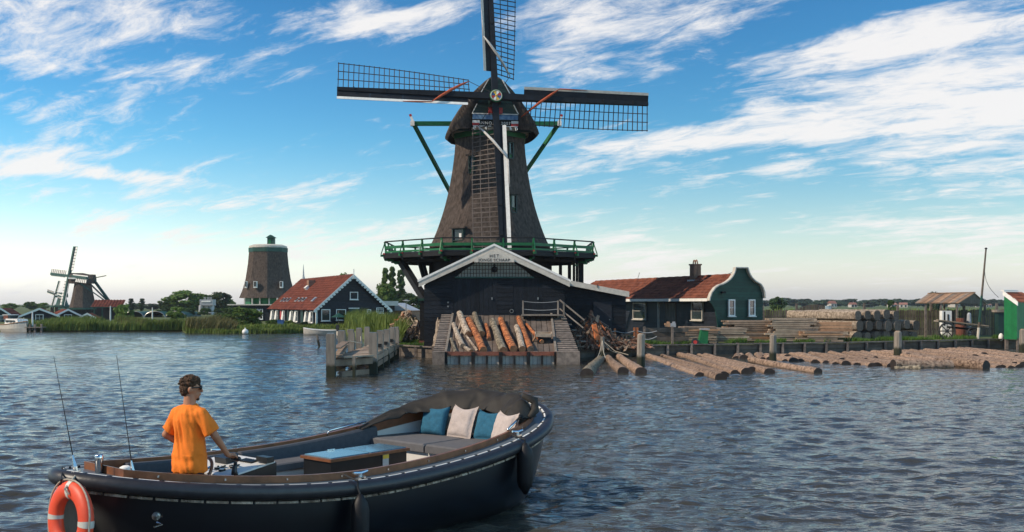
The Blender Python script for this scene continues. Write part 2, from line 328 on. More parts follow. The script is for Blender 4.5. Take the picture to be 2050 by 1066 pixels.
def make_water():
    nr, nc = 640, 440
    d = 4.0*np.exp(np.linspace(0, 1, nr)*math.log(125/4.0))
    d = np.concatenate([[-120, -40, -8, 0.5, 2.5], d, [150, 240, 500]])
    s = np.linspace(-1, 1, nc); half = 0.62*np.maximum(d, 4)+3
    X = s[None, :]*half[:, None]; X[:, 0] = -600; X[:, -1] = 600
    Y = np.repeat(d[:, None], nc, 1); Z = np.zeros_like(X)
    sp = np.maximum(np.gradient(d)[:, None], half[:, None]*2/nc)           # mesh spacing
    r = np.random.default_rng(3)
    for k in range(90):
        lam = 0.17*(9.5**(r.random()**1.35)); a = R(-100)+r.normal()*0.7
        amp = 0.0066*lam*(1.0 if lam < 0.8 else 0.62)*(0.5+r.random()); kx, ky = 2*math.pi/lam*math.cos(a), 2*math.pi/lam*math.sin(a)
        ph = kx*X+ky*Y+r.random()*6.28
        w = np.clip((lam/np.maximum(sp, 1e-3)-1.8)/1.2, 0, 1)
        gate = 0.55+0.45*np.sin(0.31*X*math.cos(a+1)+0.27*Y*math.sin(a+2)+r.random()*6.28)
        sn = np.sin(ph); Z += amp*gate*w*(sn+0.28*np.cos(2*ph))
    # the boat's own wake: short steep ripples around the hull
    V = np.stack([X, Y, Z], -1).reshape(-1, 3)
    nR = len(d); idx = np.arange(nR*nc).reshape(nR, nc)
    Fq = np.stack([idx[:-1, :-1], idx[:-1, 1:], idx[1:, 1:], idx[1:, :-1]], -1).reshape(-1, 4)
    me = bpy.data.meshes.new('water'); me.vertices.add(len(V)); me.vertices.foreach_set('co', V.ravel())
    me.loops.add(Fq.size); me.loops.foreach_set('vertex_index', Fq.ravel().astype(np.int32))
    me.polygons.add(len(Fq)); me.polygons.foreach_set('loop_start', np.arange(0, Fq.size, 4, dtype=np.int32))
    me.polygons.foreach_set('use_smooth', np.ones(len(Fq), dtype=bool)); me.update(calc_edges=True); me.materials.append(wm)
    o = bpy.data.objects.new('water', me); COL.objects.link(o); struct(o)
make_water()

# ------------------------------------------------------------------ land
GZ = 0.46
SHORE = [(-9000, 664), (-300, 664), (60, 664), (365, 663), (372, 667), (450, 668), (560, 668), (640, 667), (690, 667), (730, 680), (770, 697), (800, 712), (866, 717),
         (1150, 716), (1300, 712), (1500, 708.5), (1700, 705), (2000, 697), (2400, 690), (9000, 684)]
def shore(px):
    py = np.interp(px, [s[0] for s in SHORE], [s[1] for s in SHORE]); return H*F/(py-YH)
def shore_pt(px, z=GZ, back=0.0): d = float(shore(px))+back; return Vector(((px-1025)*d/F, d, z))
mat('ground', (0.062, 0.098, 0.02), 0.9, 0.4, 0.7, 0.6, col2=(0.12, 0.14, 0.04), rand=0, fine=10)
mat('sand', (0.33, 0.27, 0.19), 0.95, 0.25, 1.5, 0.4, col2=(0.40, 0.34, 0.25), rand=0, fine=8)
pxs = sorted(set(list(np.linspace(-2600, -400, 14))+list(np.linspace(-380, 2400, 200))+list(np.linspace(2600, 4600, 12))+[s[0] for s in SHORE if abs(s[0]) < 8000]))
P = []
for px in pxs:
    d0 = float(shore(px)); row = [Vector(((px-1025)*(d0)/F, d0, -1.0))]
    for k, add in enumerate((0, 0.6, 2, 5, 12, 25, 60, 150, 400, 1400)):
        d = d0+add; x = (px-1025)*d/F
        z = GZ+(0.05*noise.noise((x*0.4, d*0.4, 0)) if 0 < k < 6 else 0)+(0.5 if add >= 150 else 0)
        row.append(Vector((x, d, z)))
    P.append(row)
o = MB().grid(P).build('ground', 'ground', None, True, at=(0, 60, 0)); struct(o)
# sandy yard between the jetty and the mill, and the sandy yard beside the timber stacks
def patch(name, pts, m, z=GZ+0.06):
    mb = MB(); n = len(pts); mb.add([Vector((p[0], p[1], z)) for p in pts], [tuple(range(n))]); o = mb.build(name, m); struct(o)
a, c = shore_pt(795, back=0.3), shore_pt(872, back=0.3)
patch('sandy_yard', [(a.x, a.y), (c.x, c.y), (c.x+0.6, c.y+6), (c.x-1, c.y+14), (a.x-1.5, a.y+16), (a.x-0.6, a.y+7)], 'sand')
a, c = shore_pt(1150, back=0.3), shore_pt(1300, back=0.3)
patch('work_yard', [(a.x, a.y), (c.x, c.y), (c.x+1.5, c.y+7), (a.x, a.y+6)], 'sand')

# quay walls: boards between posts
def quay(px0, px1, label, step=1.35):
    pa, pb = shore_pt(px0), shore_pt(px1)
    t = thing('quay_wall', label, 'quay', (lerp(pa, pb, 0.5).x, lerp(pa, pb, 0.5).y, 0))
    pts = [shore_pt(p, back=-0.12) for p in np.linspace(px0, px1, 60)]
    run = [0.0]
    for i in range(59): run.append(run[-1]+(pts[i+1]-pts[i]).length)
    n = max(1, int(run[-1]/step)); S = [Vector([float(np.interp(run[-1]*k/n, run, [p[j] for p in pts])) for j in range(3)]) for k in range(n+1)]
    for k in range(n):
        p, q = S[k], S[k+1]
        for r_ in range(2):
            z = 0.10+0.26*r_
            off = Vector((0, -0.012*random.random(), 0))
            pbeam('board', t, Vector((p.x, p.y, z))+off, Vector((q.x, q.y, z+random.uniform(-.01, .01)))+off, 0.07, 0.245, 'fence_wood')
        pbeam('capping', t, (p.x, p.y-0.03, GZ+0.08), (q.x, q.y-0.03, GZ+0.08), 0.26, 0.06, 'slat_wood')
    for k in range(n+1):
        p = S[k]; pbox('post', t, (p.x, p.y-0.11, 0.05), (0.13, 0.13, 1.0+random.uniform(-.05, .12)), 'slat_wood')
quay(800, 868, 'low timber quay between the jetty and the log ramp')
quay(1148, 2150, 'long low timber quay in front of the timber stacks')

# ------------------------------------------------------------------ blades: reeds and grass
def blades(name, label, cat, pts, hgt, wid, m, lean=0.25, parent=None):
    n = len(pts); base = np.array(pts, float); cl_ = np.array([noise.noise((p[0]*0.55, p[1]*0.35, 2.7)) for p in base]); h = hgt*(0.42+0.5*rng.random(n)+0.45*cl_); h = np.maximum(h, hgt*.2); a = rng.random(n)*6.283
    dx, dy = np.cos(a), np.sin(a); ln = lean*h*(rng.random(n)); la = rng.normal(size=n)*0.7
    w = wid*(0.6+0.8*rng.random(n))
    V = np.zeros((n, 5, 3)); lx, ly = np.cos(la)*ln, np.sin(la)*ln
    for k, (f, ww) in enumerate(((0, 1.0), (0, -1.0), (0.55, 0.8), (0.55, -0.8), (1.0, 0))):
        V[:, k, 0] = base[:, 0]+dx*w*ww*0.5+lx*f*f; V[:, k, 1] = base[:, 1]+dy*w*ww*0.5+ly*f*f; V[:, k, 2] = base[:, 2]+h*f
    i0 = np.arange(n)*5
    faces = [f for i in i0.tolist() for f in ((i, i+1, i+3, i+2), (i+2, i+3, i+4))]
    c = base.mean(0); c[2] = base[:, 2].min(); V = V.reshape(-1, 3)-c
    me = bpy.data.meshes.new(name); me.from_pydata(V.tolist(), [], faces); me.materials.append(MATS[m])
    o = bpy.data.objects.new(name, me); place(o, None, Matrix.Translation(Vector(c))); tag(o, label, cat, kind='stuff'); return o
def clumps(P_, f=0.9, th=-0.05): return P_[np.array([noise.noise((p[0]*f, p[1]*f, 5.5)) > th for p in P_])]
def band(px0, px1, n, back0, back1, z=0.1, py=None):
    px = px0+(px1-px0)*rng.random(n); bk = back0+(back1-back0)*rng.random(n)
    d = shore(px)+bk; return np.stack([(px-1025)*d/F, d, np.full(n, z)], 1)
blades('reeds', 'long band of green reeds on the far bank below the distant mill', 'reeds', band(40, 372, 16000, -0.6, 5.5), 1.32, 0.10, 'reed', 0.55)
blades('reeds', 'brownish dry reeds among the far bank reeds', 'reeds', band(230, 470, 6000, -0.3, 4.5), 1.35, 0.10, 'reed_dry', 0.6)
blades('reeds', 'bright green reeds between the red roofed house and the jetty', 'reeds',
       np.concatenate([band(688, 800, 9500, 0.6, 8.0, 0.3), band(694, 740, 2500, 8, 18, 0.4)]), 1.75, 0.075, 'reed', 0.6)
blades('grass', 'grass tufts along the top of the long quay', 'grass',
       np.concatenate([clumps(band(1365, 2010, 16000, 0.2, 1.3, GZ), 0.8, 0.03), band(1290, 1370, 900, 0.3, 1.0, GZ), clumps(band(1640, 1930, 4500, 1.0, 4.5, GZ))]), 0.38, 0.035, 'grass_blade', 0.4)
blades('grass', 'grass edging the sandy yard by the jetty', 'grass', np.concatenate([band(800, 850, 900, 0.3, 0.9, GZ), band(800, 838, 2200, 3.5, 8.0, GZ)]), 0.28, 0.03, 'grass_blade', 0.4)
blades('meadow', 'pale tall grass meadow beyond the timber yard fence', 'meadow', band(1500, 2150, 9000, 24, 90, GZ+0.2), 1.5, 0.16, 'reed')
blades('grass', 'rough grass on the bank in front of the red roofed house', 'grass', np.concatenate([band(372, 690, 7000, 0.0, 5.0, 0.35), band(372, 690, 6000, -0.5, 0.5, 0.0)]), 0.62, 0.07, 'reed', 0.5)

# ------------------------------------------------------------------ trees
def crown_mesh(seed, kind):
    r = np.random.default_rng(seed); C = []
    if kind == 'poplar':
        for k in range(120):
            z = 0.08+0.86*r.random(); rr = 0.115*math.sin(math.pi*min(1, (z-0.05)*0.98))**0.6*(0.3+0.8*r.random()); a = r.random()*6.28
            C.append((rr*math.cos(a), rr*math.sin(a), z, 0.042))
        nl, ls = 60, 0.026
    elif kind == 'bush':
        for k in range(34):
            a = r.random()*6.28; z = 0.08+0.8*r.random(); rr = 0.55*math.sqrt(r.random())*math.sqrt(max(0.05, 1-(z*0.98)**2))
            C.append((rr*math.cos(a), rr*math.sin(a), z, 0.16))
        nl, ls = 75, 0.05
    else:
        for k in range(42):
            a = r.random()*6.28; ph = math.acos(2*r.random()-1); q = (0.45+0.55*r.random()**0.5)
            sq = 1+0.25*math.sin(3*a+seed)
            C.append((0.38*q*sq*math.sin(ph)*math.cos(a), 0.38*q*sq*math.sin(ph)*math.sin(a), 0.58+0.36*q*math.cos(ph), 0.10+0.06*r.random()))
        nl, ls = 100, 0.042
    V = []; Fc = []
    for (x, y, z, cr) in C:
        q = r.normal(size=(nl, 3)); q /= np.linalg.norm(q, axis=1)[:, None]; q *= (cr*(0.5+0.55*r.random(nl)))[:, None]
        for v in q:
            p = np.array((x, y, z))+v*np.array((1, 1, 0.75)); n = v/np.linalg.norm(v)*0.8+r.normal(size=3)*0.7+np.array((0, 0, .4)); n /= np.linalg.norm(n)
            u = np.cross(n, r.normal(size=3)); u /= np.linalg.norm(u); w = np.cross(n, u); s = ls*(0.6+0.8*r.random()); i = len(V)
            V += [tuple(p-u*s), tuple(p+w*s*0.6), tuple(p+u*s), tuple(p-w*s*0.6)]; Fc.append((i, i+1, i+2, i+3))
    return V, Fc, C
CR = {}
def crown(kind, seed, m):
    key = (kind, seed, m)
    if key not in CR:
        V, Fc, C = crown_mesh(seed, kind); me = bpy.data.meshes.new('crown'); me.from_pydata(V, [], Fc); me.materials.append(MATS[m])
        tb = MB(); tb.tube([(0, 0, -0.02), (0.005, 0, 0.2), (0.0, 0.008, 0.45), (0, 0, 0.75)], [0.032, 0.024, 0.016, 0.006], 7)
        for (x, y, z, cr) in C[::4]:
            z0 = max(0.15, z*0.55); tb.tube([(0, 0, z0), (x*0.55, y*0.55, (z0+z)/2+0.02), (x*0.95, y*0.95, z)], [0.012, 0.008, 0.003], 5)
        CR[key] = (me, tb.mesh('trunk', 'trunk', True))
    return CR[key]
def tree(name, label, px, d, py_top, wpx, kind='round', m='leaf', group=None, cat='tree', base=None):
    """wpx: width in the 2050 frame; height from the ground to the row py_top at depth d"""
    z0 = base if base is not None else (GZ if d < 150 else GZ+0.3)
    h = H+(YH-py_top)*d/F-z0; wid = wpx*d/F
    nat = {'round': 0.98, 'poplar': 0.30, 'bush': 1.25}[kind]
    x = (px-1025)*d/F; t = thing(name, label, cat, (x, d, z0), rz=random.random()*6.28, group=group)
    cm_, tm = crown(kind, random.choice([1, 2, 3]) if kind != 'poplar' else random.choice([1, 2]), m)
    sxy = wid/nat; M4 = Matrix.Diagonal((sxy, sxy, h, 1))
    place(bpy.data.objects.new('crown', cm_), t, M4)
    place(bpy.data.objects.new('trunk', tm), t, Matrix.Diagonal((min(sxy, h), min(sxy, h), h, 1)))
    return t
tree('tree', 'broad green tree beyond the reeds beside the grey silos', 372, 190, 581, 84)
for px_, tp_, w_ in ((338, 596, 40), (395, 598, 44), (425, 600, 40), (460, 599, 30)): tree('tree', 'lower tree filling the grove around the grey silos', px_, 212, tp_, w_, group='lower trees of the grove')
for px_, w_ in ((330, 40), (372, 46), (410, 30), (446, 44)): tree('bush', 'hedge bush below the grove by the grey silos', px_, 165, 615, w_, 'bush', 'leaf_dark', group='hedge bushes below the grove', cat='bush')
tree('tree', 'rounded dark tree right behind the grey silos', 440, 200, 584, 56, m='leaf_dark')
tree('tree', 'pale spreading tree between the broad tree and the silos', 408, 205, 587, 60)
tree('tree', 'tree rising behind the ridge of the red roofed house', 686, 150, 541, 36)
tree('bush', 'round olive bush beside the white pole on the far bank', 248, 128, 606, 44, 'bush', cat='bush')
tree('bush', 'light green willow bush in front of the broad tree', 352, 128, 614, 44, 'bush', cat='bush')
tree('bush', 'big bush on the bank in front of the capless mill', 487, 97, 612, 88, 'bush', cat='bush')
tree('bush', 'dark bush against the stepped side of the capless mill', 455, 101, 616, 54, 'bush', 'leaf_dark', cat='bush')
tree('bush', 'low bush under the white shutters of the red roofed house', 552, 94.5, 638, 46, 'bush', cat='bush')
tree('bush', 'yellow flowering bush under the white shutters', 580, 94, 640, 26, 'bush', 'reed', cat='bush')
tree('bush', 'small dark bush under the shutters near the house corner', 610, 93.5, 643, 34, 'bush', 'leaf_dark', cat='bush')
for px, top in ((771, 533), (785, 531)):
    tree('poplar', 'slim poplar of the close pair behind the house', px, 150, top, 17, 'poplar', 'leaf', 'paired poplars')
tree('poplar', 'dark poplar standing apart from the pair', 802, 148, 537, 18, 'poplar', 'leaf_dark')
tree('tree', 'leafy tree at the foot of the poplars', 772, 135, 566, 54)
tree('tree', 'dark round tree behind the grey roofed hut', 822, 128, 587, 66, m='leaf_dark')
tree('tree', 'small dark tree at the foot of the standing apart poplar', 800, 140, 583, 40, m='leaf_dark')
for px, top, w in ((62, 604, 34), (85, 606, 26), (20, 607, 34)):
    tree('tree', 'small far tree behind the dark sheds', px, 260, top, w, m='leaf', group='trees behind the dark sheds')
for px, top in ((263, 597), (284, 597)):
    tree('conifer', 'narrow dark conifer beyond the reeds, the one %s the grey silos' % ('farther from' if px < 270 else 'nearer to'), px, 240, top, 13, 'poplar', 'leaf_dark', 'narrow conifers', cat='tree')
for px, top, w in ((232, 609, 34), (272, 607, 38), (305, 608, 44), (330, 609, 30)):
    tree('tree', 'low round tree in the row beyond the narrow conifers', px, 270, top, w, m='leaf_far', group='low trees beyond the conifers')
random.seed(21)
for k in range(44):
    px = 1536+k*12.2+random.uniform(-5, 5); big = (1545 < px < 1590)
    tree('tree', 'tree in the far wooded line beyond the meadow', px, random.uniform(430, 560), random.uniform(597, 604) - (3 if big else 0), random.uniform(26, 52), m='leaf_far', group='far treeline')
tree('tree', 'tree peeping over the open shed roof', 1870, 120, 583, 30, m='leaf_far')
tree('bush', 'round dark bush standing alone in the meadow', 1786, 130, 600, 26, 'bush', 'leaf_dark', cat='bush')
tree('tree', 'dark tree hard behind the green gable', 1556, 180, 594, 36, m='leaf_dark')
random.seed(5)
for k in range(11):
    px = 1610+k*42+random.uniform(-16, 16); d = random.uniform(440, 520)
    w, hh = random.uniform(1.3, 2.3), random.uniform(1.5, 2.3); x = (px-1025)*d/F
    t = thing('house', 'small far house in front of the wooded line', 'house', (x, d, GZ+0.4), rz=random.uniform(-0.5, 0.5), group='far houses beyond the meadow')
    MB().box((0, 0, hh*0.4), (w*1.5, 4, hh*0.8)).build('wall', 'far_wall', t)
    MB().prism([(-w*0.8, -2.2, hh*0.8), (-w*0.8, 2.2, hh*0.8), (-w*0.8, 0, hh*1.35)], (w*1.6, 0, 0)).build('roof', 'far_roof', t)
    for sx_ in (-1, 1): pbox('window', t, (sx_*w*0.38, -2.02, hh*0.45), (0.7, 0.08, 0.9), 'pane')
# ------------------------------------------------------------------ the big sawmill windmill
CX, CY = -1.36, 62.0
mill = thing('windmill', 'large thatched windmill with green stage and four lattice sails behind the dark shed', 'windmill', (CX, CY, GZ))
def oct_ring(rad, z, n=64, rnd=0.55, cx=CX, cy=CY, ph=R(22.5)):
    out = []
    for k in range(n):
        a = 2*math.pi*k/n; b_ = (a-ph) % (math.pi/4)-math.pi/8
        ro = rad*math.cos(math.pi/8)/math.cos(b_); rr = lerp(rad*0.975, ro, rnd)
        out.append(Vector((cx+rr*math.cos(a), cy+rr*math.sin(a), z)))
    return out
prof = [(6.05, 3.92), (6.15, 3.97), (6.42, 3.80), (6.9, 3.58), (7.35, 3.40), (8.0, 3.17), (8.59, 2.98), (9.2, 2.82), (9.83, 2.67), (10.85, 2.48), (11.9, 2.34), (12.86, 2.26)]
zz_ = np.linspace(6.15, 12.86, 30); rr_ = np.interp(zz_, [p[0] for p in prof], [p[1] for p in prof])
mb = MB(); mb.grid([oct_ring(3.3, 6.02)]+[oct_ring(3.86, 6.05)]+[oct_ring(float(r_), float(z_), rnd=0.7) for z_, r_ in zip(zz_, rr_)]+[oct_ring(1.5, 12.9)], closev=True)
mb.build('thatched_body', 'thatch', mill, True)
mb = MB(); mb.grid([oct_ring(2.30, 12.78, rnd=1), oct_ring(2.36, 12.80, rnd=1), oct_ring(2.36, 13.10, rnd=1), oct_ring(1.8, 13.14, rnd=1)], closev=True); mb.build('green_band', 'mill_green', mill)
mb = MB(); mb.grid([oct_ring(2.42, 13.08, rnd=.3), oct_ring(2.48, 13.1, rnd=.3), oct_ring(2.48, 13.26, rnd=.3), oct_ring(1.8, 13.3, rnd=.3)], closev=True); mb.build('curb_ring', 'cream_paint', mill)
# octagonal timber base, with upright boards
mb = MB(); mb.grid([oct_ring(3.86, GZ-0.2, rnd=1), oct_ring(3.74, 6.05, rnd=1)], closev=True); mb.build('base_wall', 'black_wood', mill)
corn = [Vector((math.cos(R(22.5)+k*math.pi/4), math.sin(R(22.5)+k*math.pi/4), 0)) for k in range(8)]
for c_ in corn: pbeam('corner_post', mill, Vector((CX, CY, GZ))+c_*3.92, Vector((CX, CY, 6.0))+c_*3.82, 0.22, 0.22, 'tar_wood')
# small windows and door sunk in the thatch
def thatch_window(px, py, w, h, door=False):
    z = H+(YH-py)*59.3/F; rad = float(np.interp(z, zz_, rr_))*0.955; x = (px-1025)*0.02985; a = math.asin(max(-1, min(1, (x-CX)/rad)))
    n_ = Vector((math.sin(a), -math.cos(a), 0)); c_ = Vector((CX, CY, z))+n_*(rad+0.0); rt = rot_z(a)
    f = MB(); 
    for (ox, oz, sw, sh) in ((-w/2, 0, .07, h), (w/2, 0, .07, h), (0, h/2, w+.07, .07), (0, -h/2, w+.07, .07), (0, -h*0.22, w, .05)): f.box(c_+rt @ Vector((ox, -.06, oz)), (sw, .3, sh), rt)
    wo_ = f.build('door' if door else 'window', 'deep_green', mill)
    pbox('pane', wo_, c_+rt @ Vector((0, -.02, h*0.14)), (w, .16, h*0.7), 'pane', rt); pbox('panel', wo_, c_+rt @ Vector((0, -.03, -h*0.36)), (w, .18, h*0.28), 'mill_green', rt)
    hd = MB(); hd.box(c_+rt @ Vector((0, -.12, h/2+.08)), (w+.35, .34, .1), rt); hd.build('thatch_hood', 'thatch', wo_)
    if door: pbox('notice', wo_, c_+rt @ Vector((w*0.2, -.125, h*0.1)), (.16, .02, .24), 'white_paint', rt)
thatch_window(946, 328, 0.30, 1.0); thatch_window(1026, 408, 0.34, 1.05); thatch_window(1020, 298, 0.28, .95); thatch_window(921, 476, 0.72, 0.95, True)
# stage
ZD = 5.62
SR = 6.75
so_ = [Vector((CX, CY, 0))+c_*SR for c_ in corn]; si_ = [Vector((CX, CY, 0))+c_*3.7 for c_ in corn]
st = MB()
for k in range(8):
    j = (k+1) % 8
    for q in range(9):       # stage planks, laid along each side
        f0, f1 = q/9+0.004, (q+1)/9-0.004
        a0, a1 = si_[k].lerp(so_[k], f0), si_[j].lerp(so_[j], f0); b0, b1 = si_[k].lerp(so_[k], f1), si_[j].lerp(so_[j], f1)
        z = Vector((0, 0, ZD+random.uniform(-.004, .004))); pl = MB()
        pl.prism([a0+z, a1+z, b1+z, b0+z], (0, 0, 0.07)); pl.build('stage_plank', 'black_wood', mill)
for k in range(8):
    j = (k+1) % 8
    pbeam('edge_beam', mill, so_[k]+Vector((0, 0, ZD-.13)), so_[j]+Vector((0, 0, ZD-.13)), 0.12, 0.22, 'tar_wood')
    im = si_[k].lerp(so_[k], .62), si_[j].lerp(so_[j], .62)
    pbeam('ring_beam', mill, im[0]+Vector((0, 0, ZD-.36)), im[1]+Vector((0, 0, ZD-.36)), 0.16, 0.2, 'tar_wood')
    for f in (0.0, 0.33, 0.67):      # joists with green ends stepping out past the edge
        p, q = si_[k].lerp(si_[j], f), so_[k].lerp(so_[j], f); dn = (q-p).normalized()
        jo = pbeam('joist', mill, p+Vector((0, 0, ZD-.28)), q+Vector((0, 0, ZD-.28)), 0.12, 0.16, 'tar_wood')
        pbeam('joist_end', jo, q+Vector((0, 0, ZD-.08))-dn*0.1, q+Vector((0, 0, ZD-.08))+dn*0.22, 0.14, 0.13, 'mill_green')
        if f == 0.0:
            for i_, (r0, zo) in enumerate(((-.55, -.22), (-.95, -.34))): pbeam('corbel', jo, q+dn*r0+Vector((0, 0, ZD+zo-.12)), q+dn*(r0+.5)+Vector((0, 0, ZD+zo-.12)), 0.13, 0.11, 'mill_green')
        # railing post with raking stay
        b0 = q-dn*0.12+Vector((0, 0, ZD+.05)); b1 = q-dn*0.02+Vector((0, 0, ZD+.74))
        po = pbeam('railing_post', mill, b0, b1, 0.09, 0.09, 'mill_green')
        pbeam('stay', po, q+dn*0.2+Vector((0, 0, ZD)), b0.lerp(b1, .9), 0.05, 0.05, 'mill_green')
        pbox('red_block', po, q+dn*0.02+Vector((0, 0, ZD+.02)), (.12, .12, .1), 'red_paint')
    d0, d1 = (so_[k]-Vector((CX, CY, 0))).normalized()*-0.05, (so_[j]-Vector((CX, CY, 0))).normalized()*-0.05
    pbeam('top_rail', mill, so_[k]+d0+Vector((0, 0, ZD+.75)), so_[j]+d1+Vector((0, 0, ZD+.75)), 0.07, 0.07, 'tar_wood')
    pbeam('middle_rail', mill, so_[k]+d0+Vector((0, 0, ZD+.40)), so_[j]+d1+Vector((0, 0, ZD+.40)), 0.06, 0.16, 'mill_green')
    pbeam('toe_board', mill, so_[k]+d0+Vector((0, 0, ZD+.13)), so_[j]+d1+Vector((0, 0, ZD+.13)), 0.05, 0.10, 'mill_green')
# raking struts on the left, posts on the right
sb = pt(802, 522, 60.0); se = pt(858, 612, 57.0)
pbeam('strut', mill, sb, se, 0.36, 0.36, 'tar_wood')
pbeam('strut', mill, pt(838, 520, 64), pt(851, 566, 62), 0.2, 0.2, 'tar_wood'); pbeam('strut', mill, pt(845, 520, 65), pt(858, 566, 63), 0.2, 0.2, 'tar_wood')
for px, d, w in ((1102, 66, .17), (1122, 63.5, .2), (1140, 61.5, .2), (1149, 64.5, .16), (1155, 66, .16), (1163, 60.5, .3)):
    p = pt(px, 500, d); pbox('post', mill, (p.x, p.y, (GZ+ZD-.2)/2), (w, w, ZD-.2-GZ), 'tar_wood')
# ---- cap, turned a little to the right
YAW = R(8); ax = Vector((math.sin(YAW), -math.cos(YAW), 0)); sdv = Vector((math.cos(YAW), math.sin(YAW), 0)); CAP0 = Vector((CX, CY, 12.98))
def cp(a, s, z): return CAP0+ax*a+sdv*s+Vector((0, 0, z))
sec = [(2.62, -.12), (2.80, .02), (2.74, .22), (2.52, .72), (2.16, 1.30), (1.70, 1.92), (1.18, 2.50), (0.66, 2.98), (0.30, 3.22), (0.0, 3.30)]
full = [(-w, z) for w, z in sec]+[(w, z) for w, z in reversed(sec[:-1])]
rows = []
for a, sw, sz, lift in ((2.45, .80, .985, .22), (2.38, .90, 1.0, .10), (1.9, .99, 1.0, 0), (1.0, 1.0, .99, -.03), (0, 1.0, .97, -.03), (-1.0, .97, .95, 0), (-2.0, .86, .90, .0), (-2.7, .66, .80, .02), (-3.2, .34, .6, .1), (-3.35, .12, .4, .2)):
    rows.append([cp(a, w*sw, (z*sz if z > .3 else z+lift*(1 if z < .3 else 0))) for w, z in full])
mb = MB(); mb.grid(rows); n_ = len(full)
inner = [[cp(a, w*.62*sw, max(z*.88, .12)) for w, z in full] for a, sw in ((2.50, .86), (1.0, .9), (-2.0, .8))]
mb.grid([rows[0], inner[0], inner[1], inner[2]]); mb.build('thatched_cap', 'thatch', mill, True)
mb = MB(); mb.prism([cp(2.0, s*1, z) for s, z in ((-2.3, .05), (2.3, .05), (1.9, 1.2), (1.1, 2.4), (0, 3.1), (-1.1, 2.4), (-1.9, 1.2))], -ax*0.1); mb.build('cap_front_wall', 'deep_green', mill)
# weather boards over the shaft, white trims, painted boards
fr = 2.62
for k in range(13):
    z0, z1 = 1.02+k*.16, 1.02+(k+1)*.16-.012; h0 = np.interp(z0, [1.0, 3.1], [1.36, .30]); h1 = np.interp(z1, [1.0, 3.1], [1.36, .30]); fw = fr-.012*(k % 2)
    mb = MB(); mb.prism([cp(fw, -h0, z0), cp(fw, h0, z0), cp(fw, h1, z1), cp(fw, -h1, z1)], -ax*.06); mb.build('weather_board', 'deep_green', mill)
for s in (-1, 1):
    pbeam('white_trim', mill, cp(fr+.05, s*1.38, 1.0), cp(fr+.05, s*1.10, 1.55), .05, .06, 'white_paint', ax); pbeam('white_trim', mill, cp(fr+.05, s*.98, 2.02), cp(fr+.05, s*.42, 3.02), .05, .06, 'white_paint', ax)
pbeam('white_trim', mill, cp(fr+.05, -1.4, .98), cp(fr+.05, 1.4, .98), .05, .06, 'white_paint', ax)
skb = pbeam('painted_board', mill, cp(fr+.06, -1.36, .78), cp(fr+.06, 1.36, .78), .27, .08, 'sky_board', ax)
anb = pbeam('name_board', mill, cp(fr+.03, -1.36, .42), cp(fr+.03, 1.36, .42), .33, .08, 'tar_wood', ax)
for s in (-1, 1):
    for i_, mm in enumerate(('white_paint', 'red_paint')): pbeam('flag_stripe', anb, cp(fr+.085, s*1.16-.21, .50-.16*i_), cp(fr+.085, s*1.16+.21, .50-.16*i_), .15, .03, mm, ax)
    pbeam('bracket', mill, cp(fr-.15, s*.30, 1.15), cp(fr+.25, s*.30, 1.15), .22, .34, 'red_paint')
    pbeam('bracket_link', mill, cp(fr-.5, s*.30, 1.15), cp(fr-.1, s*.30, 1.15), .2, .3, 'deep_green')
    for (c0, r_, a0, a1) in ((1.20, .13, -0.5, 4.2), (.86, .12, -1.0, 3.9), (.52, .10, -.6, 4.0)):     # scrolls
        pts = [cp(fr+.08, s*(c0+r_*(1-.1*q)*math.cos(a0+(a1-a0)*q/14)), .12+r_*math.sin(a0+(a1-a0)*q/14)) for q in range(15)]
        MB().tube(pts, .028, 6).build('scroll', 'white_paint', mill)
    pbeam('scroll_bar', mill, cp(fr+.08, s*.25, .24), cp(fr+.08, s*1.34, .24), .04, .05, 'white_paint', ax)
def lettering(txt, size, M3, loc, m, parent, name='lettering', spacing=1.0):
    c = bpy.data.curves.new('t', 'FONT'); c.body = txt; c.size = size; c.align_x = 'CENTER'; c.align_y = 'CENTER'; c.extrude = 0.004; c.space_character = spacing
    o = bpy.data.objects.new('t', c); COL.objects.link(o); dg = bpy.context.evaluated_depsgraph_get()
    me = bpy.data.meshes.new_from_object(o.evaluated_get(dg)); COL.objects.unlink(o); bpy.data.objects.remove(o)
    me.materials.clear(); me.materials.append(MATS[m]); r = bpy.data.objects.new(name, me)
    M4 = M3.to_4x4(); M4.translation = Vector(loc); return place(r, parent, M4)
M3 = Matrix((sdv, Vector((0, 0, 1)), ax)).transposed()
lettering('ANNO', .24, M3, cp(fr+.085, -.62, .42), 'white_paint', anb, spacing=1.25); lettering('2007', .24, M3, cp(fr+.085, .62, .42), 'white_paint', anb, spacing=1.25)
# cross beam, its white/red ends, and the braces down to the tail
bl, br = pt(827, 248, 62.6), pt(1119, 248, 64.2)
pbeam('cross_beam', mill, bl, br, .26, .26, 'mill_green')
tail = pt(955, 486, 69.0)
for e_, s in ((bl, -1), (br, 1)):
    pbeam('brace', mill, e_+Vector((-s*.08, 0, -.1)), tail, .2, .2, 'mill_green')
    pbeam('beam_end', mill, e_+Vector((s*-.1, -.02, 0)), e_+Vector((s*.16, -.02, 0)), .3, .3, 'white_paint')
    pk = pbeam('peg', mill, e_+Vector((0, 0, .1)), e_+Vector((s*.14, 0, .46)), .14, .14, 'white_paint'); pbeam('peg_tip', pk, e_+Vector((s*.14, 0, .46)), e_+Vector((s*.19, 0, .58)), .16, .16, 'red_paint')
pbeam('tail_pole', mill, cp(-3.0, 0, .6), tail, .3, .3, 'mill_green'); pbeam('tail_pole_foot', mill, tail, tail+Vector((0, .3, -1.5)), .25, .25, 'mill_green')
